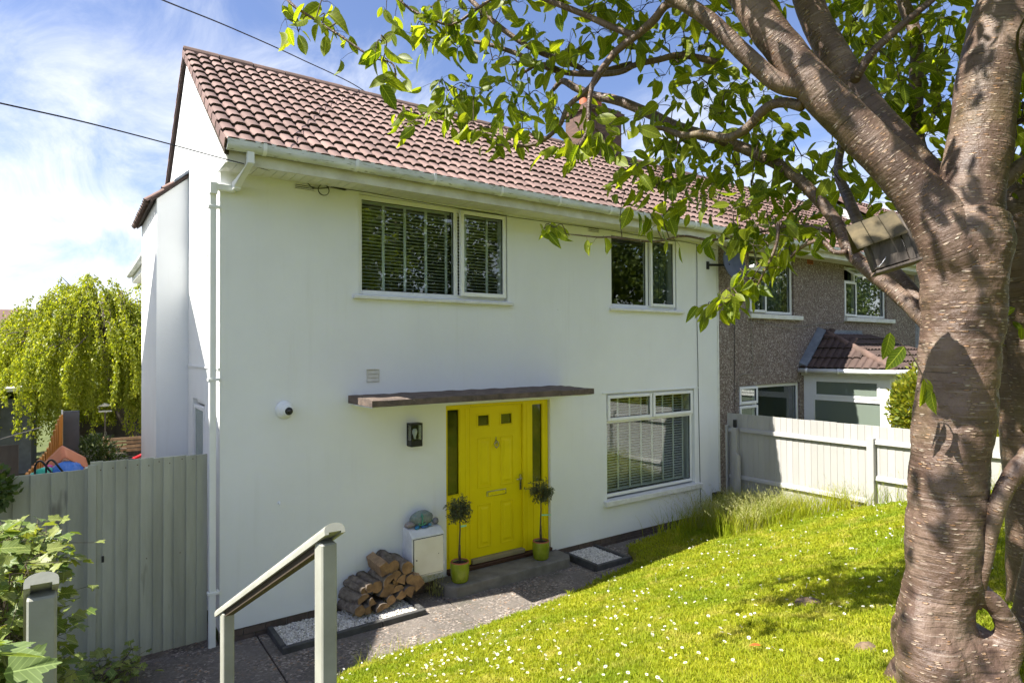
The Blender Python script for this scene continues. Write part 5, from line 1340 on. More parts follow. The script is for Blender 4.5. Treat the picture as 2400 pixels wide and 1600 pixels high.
cable('sill_cable', [(9.42, -0.014, 3.50), (9.9, -0.014, 3.42), (10.6, -0.014, 3.36), (11.3, -0.014, 3.40), (12.1, -0.014, 3.47), (13.0, -0.014, 3.52)], 0.006, 'cable_light', 'pale cable sagging across the brown wall between the two sills')
cable('dark_drop_cable', [(8.86, -0.014, 4.40), (8.87, -0.014, 3.2), (8.86, -0.014, 2.0), (8.87, -0.014, 0.8)], 0.006, 'cable', 'dark cable straight down the brown wall below the dish')
# ---- satellite dish
ds = thing('satellite_dish', (8.1, -0.02, 4.44), 'dark grey satellite dish on a bracket at the join of the two houses', 'satellite dish')
part('wall_plate', ds, M['black'], (8.07, 8.12, -0.03, -0.001, 4.37, 4.51)); obj('arm', MB().tube([(8.09, -0.02, 4.45), (8.28, -0.10, 4.45), (8.40, -0.26, 4.45)], 0.022, 8), M['black'], ds)
dc = Vector((8.43, -0.34, 4.45)); dn = Vector((-0.12, -0.95, 0.28)).normalized(); du = dn.cross(Vector((0, 0, 1))).normalized(); dvv = du.cross(dn)
mb = MB(); rings = 7; seg = 28
for side, off in ((1, 0.0), (-1, -0.012)):
    b = len(mb.v); mb.v.append(tuple(dc+dn*(-0.075+off)))
    for i in range(1, rings+1):
        q = i/rings
        for k in range(seg):
            a = 2*math.pi*k/seg
            mb.v.append(tuple(dc+du*(0.27*q*math.cos(a))+dvv*(0.31*q*math.sin(a))+dn*(-0.075*(1-q*q)+off)))
    for k in range(seg): mb.f.append((b, b+1+k, b+1+(k+1) % seg))
    for i in range(rings-1):
        for k in range(seg): mb.f.append((b+1+i*seg+k, b+1+(i+1)*seg+k, b+1+(i+1)*seg+(k+1) % seg, b+1+i*seg+(k+1) % seg))
    if side == 1: top0 = b+1+(rings-1)*seg
    else:
        for k in range(seg): mb.f.append((top0+k, top0+(k+1) % seg, b+1+(rings-1)*seg+(k+1) % seg, b+1+(rings-1)*seg+k))
obj('reflector', mb, M['dish'], ds, smooth=True)
fe = dc+dn*0.36-dvv*0.20
obj('feed_arm', MB().tube([dc-dvv*0.30, fe], 0.012, 6), M['dish'], ds); obj('receiver', MB().tube([fe+dn*0.03, fe, fe-dn*0.07+dvv*0.02], [0.035, 0.036, 0.028], 12), M['upvc'], ds, smooth=True)
obj('dish_lead', MB().tube([Vector(q[:3]) for q in catmull([(*(fe), 1), (*(fe-dvv*0.12-dn*0.05), 1), (*(fe-dvv*0.24-dn*0.16), 1), (*(dc-dvv*0.38-dn*0.05), 1), (*(dc-dvv*0.28-dn*0.10), 1)], 6)], 0.007, 6), M['cable_light'], ds, smooth=True)

# ================================================================== back garden seen past the gable
of = thing('wavy_fence_panel', (-1.5, 3.4, 0), 'orange brown timber fence panel with a wavy top in the back garden', 'fence')
for i in range(16):
    f = i/15.0; y = 2.2+f*2.6; x = -1.70+f*0.30
    zt = 1.50+0.16*f+0.30*smooth(0.45, 0.95, f)
    obj('board', MB().box(x-0.008, x+0.018, y, y+0.160, -0.1, zt), M['orange_wood'], of, bevel=0.002)
part('end_post', of, M['slate_wood'], (-1.38, -1.17, 4.98, 5.06, -0.1, 2.00)); part('trim', of, M['white_paint'], (-1.405, -1.382, 4.97, 5.06, -0.1, 2.02))
bf = thing('board_fence', (-2.0, 3.0, 0), 'weathered grey board fence at the far left behind the gate', 'fence')
boards_x(bf, -3.0, -1.83, 6, 3.2, -0.1, lambda x: 1.74, M['old_fence'], seed=12)
sf = thing('slatted_fence', (0.6, 18.0, -0.1), 'dark horizontal slatted fence behind the willow trunk', 'fence')
for i in range(11): part('slat', sf, M['old_fence'], (-1.4, 6.5, 18.0, 18.03, -0.05+i*0.16, 0.105+i*0.16), bevel=0.003)
part('backing', sf, M['slate_wood'], (-1.4, 6.5, 18.031, 18.05, -0.1, 1.70))
for x in (-1.4, 0.2, 1.8): part('post', sf, M['old_fence'], (x, x+0.1, 18.051, 18.14, -0.1, 1.75))
sh = thing('garden_shed', (-4.4, 13.2, 0), 'dark shed with a pale roof edge at the far left behind the willow', 'shed')
part('wall', sh, M['slate_wood'], (-6.6, -2.15, 13.4, 16.5, -0.2, 1.75)); obj('roof', MB().hexa([(-6.8,13.1,1.72),(-1.95,13.1,1.98),(-1.95,16.7,1.98),(-6.8,16.7,1.72),(-6.8,13.1,1.80),(-1.95,13.1,2.06),(-1.95,16.7,2.06),(-6.8,16.7,1.80)]), M['fascia'], sh)
bh = thing('bird_table', (-0.55, 13.0, 0), 'small pale bird table on a thin post under the willow', 'bird table')
part('post', bh, M['old_fence'], (-0.57, -0.53, 12.98, 13.02, -0.1, 1.33)); part('tray', bh, M['white_paint'], (-0.70, -0.40, 12.88, 13.12, 1.33, 1.36)); obj('roof', MB().prism([(-0.71, 1.48), (-0.39, 1.48), (-0.55, 1.56)], 'y', 12.86, 13.14), M['fascia'], bh); part('roof_post', bh, M['old_fence'], (-0.69, -0.67, 12.89, 12.91, 1.36, 1.48), (-0.43, -0.41, 12.89, 12.91, 1.36, 1.48))
gbn = thing('garden_bench', (-0.3, 9.6, 0), 'wooden garden bench with a slatted back in the back garden', 'bench')
for i in range(4): part('back_slat', gbn, M['split_wood'], (-0.68, 0.12, 9.90, 9.92, 0.62+i*0.09, 0.685+i*0.09))
for x in (-0.70, 0.12):
    part('leg', gbn, M['split_wood'], (x, x+0.05, 9.88, 9.94, -0.1, 1.0)); part('leg', gbn, M['split_wood'], (x, x+0.05, 9.38, 9.43, -0.1, 0.62))
for i in range(4): part('seat_slat', gbn, M['split_wood'], (-0.68, 0.12, 9.40+i*0.12, 9.50+i*0.12, 0.40, 0.43))
tr = thing('red_toy_trike', (0.08, 8.6, 0), 'small red toy trike on the patio beyond the gate', 'toy')
redm = pm('red_plastic', (0.55, 0.02, 0.025), rough=0.3, bump=0)
obj('frame', MB().tube([(-0.2, 8.6, 0.62), (0.02, 8.6, 0.72), (0.14, 8.6, 0.86)], 0.035, 8).tube([(0.02, 8.6, 0.72), (0.06, 8.55, 0.45)], 0.025, 8), redm, tr, smooth=True); obj('handlebar', MB().tube([(0.12, 8.45, 0.88), (0.14, 8.6, 0.90), (0.12, 8.75, 0.88)], 0.02, 8), redm, tr, smooth=True)
for p in ((-0.25, 8.45), (-0.25, 8.75), (0.12, 8.6)): obj('wheel', MB().tube([(p[0], p[1]-0.03, 0.55), (p[0], p[1]+0.03, 0.55)], 0.12, 14), M['rubber'], tr)
obj('patio_table', MB().box(-0.6, 0.6, 8.2, 9.0, 0.39, 0.43).box(-0.58, -0.53, 8.22, 8.27, -0.2, 0.39).box(0.53, 0.58, 8.22, 8.27, -0.2, 0.39).box(-0.58, -0.53, 8.93, 8.98, -0.2, 0.39).box(0.53, 0.58, 8.93, 8.98, -0.2, 0.39), M['old_fence'], label='low wooden table under the red toy trike', cat='table')
obj('patio', MB().box(-1.5, 3.0, 6.5, 17.0, -0.30, -0.20), pm('patio_slabs', (0.30, 0.25, 0.19), (0.22, 0.18, 0.14), scale=4, rough=0.9), kind='structure')
cable('washing_line', [(-3.2, 2.7, 1.62), (-2.4, 3.2, 1.72), (-1.62, 4.1, 1.86)], 0.008, 'cable_light', 'pale washing line sagging to the wavy fence panel')
# ---- heap of bags and packaging behind the gate
def sheet(fn, nu, nv, m, name, parent=None, th=0.006, **kw):
    mb = MB()
    for i in range(nu+1):
        for j in range(nv+1): mb.v.append(tuple(fn(i/nu, j/nv)))
    for i in range(nu):
        for j in range(nv): a = i*(nv+1)+j; mb.f.append((a, a+nv+1, a+nv+2, a+1))
    o = obj(name, mb, m, parent, smooth=True, **kw); md = o.modifiers.new('solid', 'SOLIDIFY'); md.thickness = th
    return o
card = pm('orange_card', (0.50, 0.17, 0.07), (0.42, 0.13, 0.06), rough=0.55, bump=0.05); card2 = pm('tan_card', (0.52, 0.27, 0.15), (0.44, 0.22, 0.12), rough=0.6, bump=0.05)
blue = pm('blue_bag', (0.04, 0.16, 0.52), (0.03, 0.12, 0.42), rough=0.4, bump=0.5, bscale=18, bdist=0.02); mint = pm('mint_bag', (0.06, 0.52, 0.36), (0.05, 0.42, 0.30), rough=0.4, bump=0.3, bscale=18, bdist=0.02); pink = pm('pink_bag', (0.62, 0.06, 0.30), (0.5, 0.05, 0.24), rough=0.4, bump=0.3)
sheet(lambda u, v: (-1.50+0.36*u+0.03*v, 1.15-0.24*v, 1.76+(0.17*u/0.42 if u < 0.42 else 0.17-0.26*(u-0.42))-0.10*v), 14, 6, card, 'curled_card', label='curled orange brown sheet of card on top of the bag heap', cat='card')
obj('brown_carton', MB().hexa([(-1.42,1.05,1.2),(-1.20,0.95,1.2),(-1.16,1.25,1.2),(-1.40,1.3,1.2),(-1.40,1.05,1.76),(-1.13,0.97,1.66),(-1.11,1.2,1.70),(-1.37,1.25,1.82)]), card2, bevel=0.02, segs=2, label='slumped tan carton beside the gate post', cat='carton')
obj('blue_bag', stone_mesh((-1.32, 0.92, 1.63), (0.19, 0.14, 0.14), 21, 18, 0.22), blue, smooth=True, label='crumpled bright blue shopping bag showing over the gate side fence', cat='bag')
mg = obj('mint_bag', stone_mesh((-1.48, 0.88, 1.62), (0.12, 0.12, 0.13), 23, 18, 0.22), mint, smooth=True, label='mint green bag with black handles left of the blue bag', cat='bag')
for dx in (0, 0.09): obj('handle', MB().tube([Vector(q[:3]) for q in catmull([(-1.56+dx, 0.80, 1.66, 0), (-1.555+dx, 0.76, 1.80, 0), (-1.51+dx, 0.75, 1.84, 0), (-1.44+dx, 0.74, 1.74, 0), (-1.38+dx, 0.76, 1.64, 0)], 5)], 0.010, 6), M['black'], mg, smooth=True)
obj('pink_bag', stone_mesh((-1.43, 1.00, 1.70), (0.07, 0.06, 0.07), 25, 16, 0.2), pink, smooth=True, label='crumpled pink bag under the curled orange card', cat='bag')
obj('storage_bin', MB().box(-1.72, -1.12, 0.75, 1.45, -0.2, 1.40), M['slate_wood'], bevel=0.03, segs=2, label='dark storage bin under the heap of bags behind the gate', cat='bin')
# tree skeleton: (x, y, z, radius) of each limb in metres
BR = {
 'trunk': [(1.907, -5.936, 1.232, 0.3081), (1.903, -5.937, 1.381, 0.2708), (1.893, -5.932, 1.531, 0.2241), (1.841, -5.897, 1.643, 0.1774), (1.828, -5.89, 1.755, 0.1419), (1.846, -5.905, 1.867, 0.1419), (1.861, -5.918, 2.016, 0.1475), (1.868, -5.925, 2.143, 0.1494), (1.88, -5.94, 2.464, 0.1475), (1.898, -5.956, 2.669, 0.1494), (1.912, -5.97, 2.856, 0.1513), (1.923, -5.982, 3.067, 0.1531), (1.923, -5.984, 3.248, 0.1634), (1.925, -5.989, 3.397, 0.1774), (1.937, -5.999, 3.509, 0.1587)],
 'main_limb': [(1.925, -5.988, 3.323, 0.1401), (1.946, -6.006, 3.547, 0.1307), (1.962, -6.02, 3.696, 0.1251), (1.989, -6.043, 3.882, 0.1223), (2.013, -6.065, 4.121, 0.1195), (2.054, -6.097, 4.33, 0.1158), (2.103, -6.136, 4.554, 0.1102), (2.244, -6.182, 4.945, 0.0903), (2.369, -6.218, 5.427, 0.0678), (2.513, -6.207, 5.957, 0.0401)],
 'left_limb': [(1.908, -5.999, 3.246, 0.139), (1.824, -5.966, 3.391, 0.1159), (1.791, -5.896, 3.551, 0.1046), (1.713, -5.819, 3.703, 0.0922), (1.613, -5.678, 3.924, 0.0884), (1.51, -5.56, 4.115, 0.0858), (1.452, -5.472, 4.28, 0.0811), (1.399, -5.389, 4.436, 0.0792), (1.377, -5.315, 4.59, 0.0775), (1.354, -5.181, 4.9, 0.0686), (1.335, -4.993, 5.397, 0.0531), (1.246, -4.694, 5.976, 0.0353)],
 'low_fork': [(1.514, -5.587, 4.087, 0.06), (1.464, -5.515, 4.119, 0.047), (1.398, -5.444, 4.152, 0.0414), (1.333, -5.363, 4.261, 0.0398), (1.265, -5.292, 4.371, 0.0381), (1.203, -5.214, 4.488, 0.0365), (1.136, -5.119, 4.59, 0.0349), (1.062, -4.971, 4.733, 0.0295), (0.958, -4.717, 4.979, 0.0243), (0.796, -4.423, 5.239, 0.0185), (0.572, -4.083, 5.442, 0.0121)],
 'back_limb': [(2.073, -5.946, 3.399, 0.1073), (2.079, -5.833, 3.679, 0.0788), (2.017, -5.695, 3.919, 0.0747), (1.947, -5.552, 4.166, 0.0735), (1.899, -5.473, 4.364, 0.0712), (1.882, -5.391, 4.564, 0.0704), (1.868, -5.335, 4.741, 0.069), (1.864, -5.241, 5.129, 0.0571), (1.861, -5.125, 5.643, 0.04), (1.911, -5.047, 6.159, 0.0242)],
 'cross_branch': [(1.9, -5.544, 4.236, 0.0275), (1.858, -5.589, 4.258, 0.0228), (1.876, -5.652, 4.346, 0.0194), (1.944, -5.751, 4.452, 0.0172), (2.036, -5.843, 4.557, 0.015), (2.135, -5.94, 4.684, 0.011), (2.231, -6.012, 4.882, 0.006)],
 'mossy_branch': [(2.32, -5.781, 3.554, 0.0364), (2.68, -5.552, 3.879, 0.0387), (2.928, -5.427, 4.181, 0.0402), (3.032, -5.383, 4.428, 0.0399), (3.087, -5.365, 4.663, 0.0391), (3.139, -5.345, 4.915, 0.0382), (3.124, -5.278, 5.178, 0.036), (3.162, -5.189, 5.547, 0.0255), (3.209, -5.109, 6.047, 0.0116)],
 'long_branch': [(1.919, -5.915, 2.95, 0.0418), (1.921, -5.857, 3.025, 0.0387), (1.929, -5.742, 3.154, 0.0371), (1.909, -5.608, 3.297, 0.0353), (1.912, -5.513, 3.404, 0.033), (1.933, -5.445, 3.546, 0.0316), (1.933, -5.325, 3.728, 0.0315), (1.9, -5.182, 3.897, 0.0313), (1.865, -5.037, 4.009, 0.031), (1.811, -4.878, 4.112, 0.0319), (1.724, -4.635, 4.243, 0.032), (1.676, -4.48, 4.351, 0.0315), (1.566, -4.281, 4.49, 0.0297), (1.513, -4.123, 4.564, 0.0277), (1.434, -4.006, 4.638, 0.0238), (1.392, -3.917, 4.708, 0.0198), (1.373, -3.841, 4.667, 0.0129)],
 'second_low_branch': [(2.018, -5.864, 3.011, 0.0375), (2.096, -5.738, 3.161, 0.0353), (2.165, -5.606, 3.311, 0.0338), (2.268, -5.436, 3.492, 0.0324), (2.438, -5.256, 3.784, 0.0299), (2.588, -5.121, 4.017, 0.0263), (2.761, -5.065, 4.251, 0.0232), (2.947, -5.018, 4.528, 0.017), (3.012, -4.947, 4.858, 0.0102)],
 'under_branch': [(1.491, -5.508, 4.039, 0.0256), (1.506, -5.434, 4.085, 0.0242), (1.498, -5.367, 4.101, 0.0236), (1.493, -5.302, 4.08, 0.023), (1.487, -5.223, 4.024, 0.0224), (1.469, -5.124, 4.0, 0.0218), (1.455, -4.992, 4.057, 0.0202), (1.444, -4.862, 4.083, 0.0174), (1.417, -4.721, 4.159, 0.0119), (1.384, -4.576, 4.172, 0.0074)],
 'droop_branch': [(1.262, -5.17, 4.526, 0.027), (1.236, -4.971, 4.69, 0.0229), (1.21, -4.865, 4.634, 0.0223), (1.196, -4.757, 4.597, 0.0217), (1.141, -4.643, 4.528, 0.0198), (1.104, -4.504, 4.393, 0.0167), (1.049, -4.378, 4.314, 0.0146), (1.03, -4.313, 4.212, 0.0135), (0.964, -4.216, 4.133, 0.0112), (0.888, -4.1, 4.127, 0.0088), (0.817, -3.989, 4.155, 0.0051)],
 'droop_side': [(1.141, -4.643, 4.528, 0.0151), (1.021, -4.628, 4.377, 0.0137), (0.982, -4.622, 4.237, 0.0125), (0.977, -4.616, 4.1, 0.0113), (0.961, -4.579, 4.028, 0.0103), (0.942, -4.541, 4.007, 0.008), (0.927, -4.507, 4.053, 0.0046)],
 'upper_left_branch': [(1.196, -4.757, 4.597, 0.0183), (1.133, -4.652, 4.669, 0.0174), (1.05, -4.509, 4.78, 0.0166), (0.933, -4.33, 4.907, 0.0157), (0.829, -4.136, 5.052, 0.0124), (0.698, -3.923, 5.176, 0.0077)],
 'dark_branch': [(1.509, -4.428, 4.657, 0.0182), (1.275, -4.321, 4.579, 0.0166), (1.203, -4.272, 4.623, 0.016), (1.021, -4.12, 4.724, 0.0154), (0.872, -3.979, 4.871, 0.0156), (0.737, -3.826, 5.08, 0.0145), (0.647, -3.704, 5.269, 0.0107)],
 'mid_branch': [(1.76, -4.911, 4.538, 0.0194), (1.578, -4.758, 4.598, 0.0183), (1.492, -4.66, 4.588, 0.0172), (1.405, -4.561, 4.573, 0.0167), (1.346, -4.494, 4.541, 0.0162), (1.22, -4.38, 4.538, 0.0163), (1.065, -4.234, 4.575, 0.0158), (0.915, -4.068, 4.697, 0.0141), (0.756, -3.896, 4.792, 0.0117), (0.624, -3.741, 4.826, 0.0092), (0.529, -3.614, 4.884, 0.0053)],
 'mid_twig': [(1.086, -4.249, 4.575, 0.0114), (0.973, -4.23, 4.591, 0.01), (0.851, -4.142, 4.517, 0.0087)],
 'hang_branch': [(0.572, -4.083, 5.442, 0.0109), (0.096, -3.987, 5.232, 0.0097), (-0.213, -3.946, 4.954, 0.0087), (-0.348, -3.969, 4.743, 0.0079), (-0.405, -3.988, 4.63, 0.0073), (-0.295, -4.065, 4.53, 0.0067), (-0.193, -4.136, 4.45, 0.0062), (-0.074, -4.218, 4.352, 0.0052), (0.007, -4.275, 4.32, 0.0047), (0.023, -4.285, 4.258, 0.0041), (0.011, -4.276, 4.229, 0.0026)],
 'top_twig': [(0.829, -4.136, 5.052, 0.01), (0.667, -4.019, 4.916, 0.0087), (0.545, -3.931, 4.822, 0.0081), (0.45, -3.863, 4.855, 0.0081), (0.352, -3.795, 4.908, 0.0075), (0.291, -3.753, 4.968, 0.0062), (0.22, -3.703, 5.019, 0.0037)],
 'low_leafy_twig': [(1.867, -5.518, 3.399, 0.0148), (1.866, -5.456, 3.407, 0.0118), (1.861, -5.392, 3.47, 0.0109), (1.87, -5.276, 3.45, 0.0101), (1.838, -5.128, 3.316, 0.0093), (1.817, -5.051, 3.299, 0.0082), (1.761, -4.949, 3.215, 0.0072), (1.746, -4.876, 3.171, 0.0048), (1.721, -4.833, 3.141, 0.003)],
 'long_thin_twig': [(1.957, -5.4, 3.523, 0.0122), (1.943, -5.329, 3.555, 0.0101), (1.918, -5.19, 3.587, 0.0093), (1.882, -4.98, 3.574, 0.0085), (1.789, -4.791, 3.559, 0.0075), (1.687, -4.658, 3.592, 0.0069), (1.59, -4.527, 3.569, 0.0064), (1.423, -4.348, 3.605, 0.0058), (1.372, -4.275, 3.611, 0.0052), (1.283, -4.187, 3.628, 0.0039), (1.236, -4.129, 3.64, 0.0029)],
 'drop_twig': [(1.731, -5.241, 3.579, 0.01), (1.722, -5.233, 3.469, 0.0089), (1.714, -5.201, 3.383, 0.0078), (1.714, -5.163, 3.321, 0.0056), (1.732, -5.113, 3.258, 0.0034)],
 'right_branch': [(2.012, -6.029, 3.551, 0.0414), (2.057, -6.087, 3.639, 0.0373), (2.115, -6.154, 3.717, 0.0315), (2.292, -6.257, 3.824, 0.0243), (2.543, -6.377, 4.011, 0.0171), (2.737, -6.459, 4.301, 0.0077)],
 'sucker_stem': [(1.878, -6.025, 1.825, 0.0236), (1.875, -6.049, 1.932, 0.0243), (1.877, -6.078, 2.109, 0.0277), (1.881, -6.108, 2.265, 0.0328), (1.911, -6.144, 2.379, 0.0362), (1.964, -6.184, 2.467, 0.037), (2.083, -6.246, 2.626, 0.032), (2.252, -6.336, 2.945, 0.0234), (2.407, -6.392, 3.385, 0.0128)],
 'root_loop': [(1.875, -5.976, 1.937, 0.0405), (1.896, -6.039, 1.883, 0.0417), (1.937, -6.091, 1.818, 0.0432), (1.97, -6.113, 1.728, 0.0486), (1.956, -6.101, 1.635, 0.0629), (1.919, -6.049, 1.544, 0.0861), (1.881, -5.995, 1.452, 0.1004)],
 'knee_root': [(1.75, -5.885, 1.846, 0.0552), (1.723, -5.889, 1.726, 0.0913), (1.723, -5.911, 1.627, 0.1268), (1.753, -5.93, 1.5, 0.154), (1.821, -5.952, 1.342, 0.1735)],
 'back_trunk': [(3.332, -5.969, 1.309, 0.2542), (3.271, -5.934, 1.794, 0.1937), (3.214, -5.902, 2.278, 0.1634), (3.149, -5.863, 2.641, 0.1356), (3.089, -5.825, 2.932, 0.1041), (3.044, -5.798, 3.15, 0.0799), (3.018, -5.783, 3.344, 0.0629), (3.058, -5.753, 3.547, 0.054), (3.127, -5.747, 3.854, 0.0448), (3.31, -5.761, 4.238, 0.0358), (3.453, -5.749, 4.747, 0.0237), (3.508, -5.676, 5.334, 0.0108)],
 'back_fork': [(3.149, -5.922, 2.478, 0.1312), (3.057, -5.925, 2.884, 0.1152), (2.987, -5.905, 3.189, 0.0982), (2.929, -5.891, 3.373, 0.0906), (2.917, -5.886, 3.524, 0.0906), (2.95, -5.913, 3.722, 0.086), (3.066, -5.95, 3.942, 0.0776), (3.28, -5.987, 4.311, 0.0629), (3.469, -6.007, 4.798, 0.0448), (3.618, -6.001, 5.387, 0.023)],
 'right_trunk_edge': [(2.516, -6.122, 1.104, 0.1304), (2.466, -6.091, 1.345, 0.1203), (2.441, -6.077, 1.586, 0.0953), (2.452, -6.088, 1.786, 0.0752), (2.48, -6.112, 1.987, 0.0622), (2.61, -6.147, 2.235, 0.051), (2.758, -6.199, 2.638, 0.0311)],
}
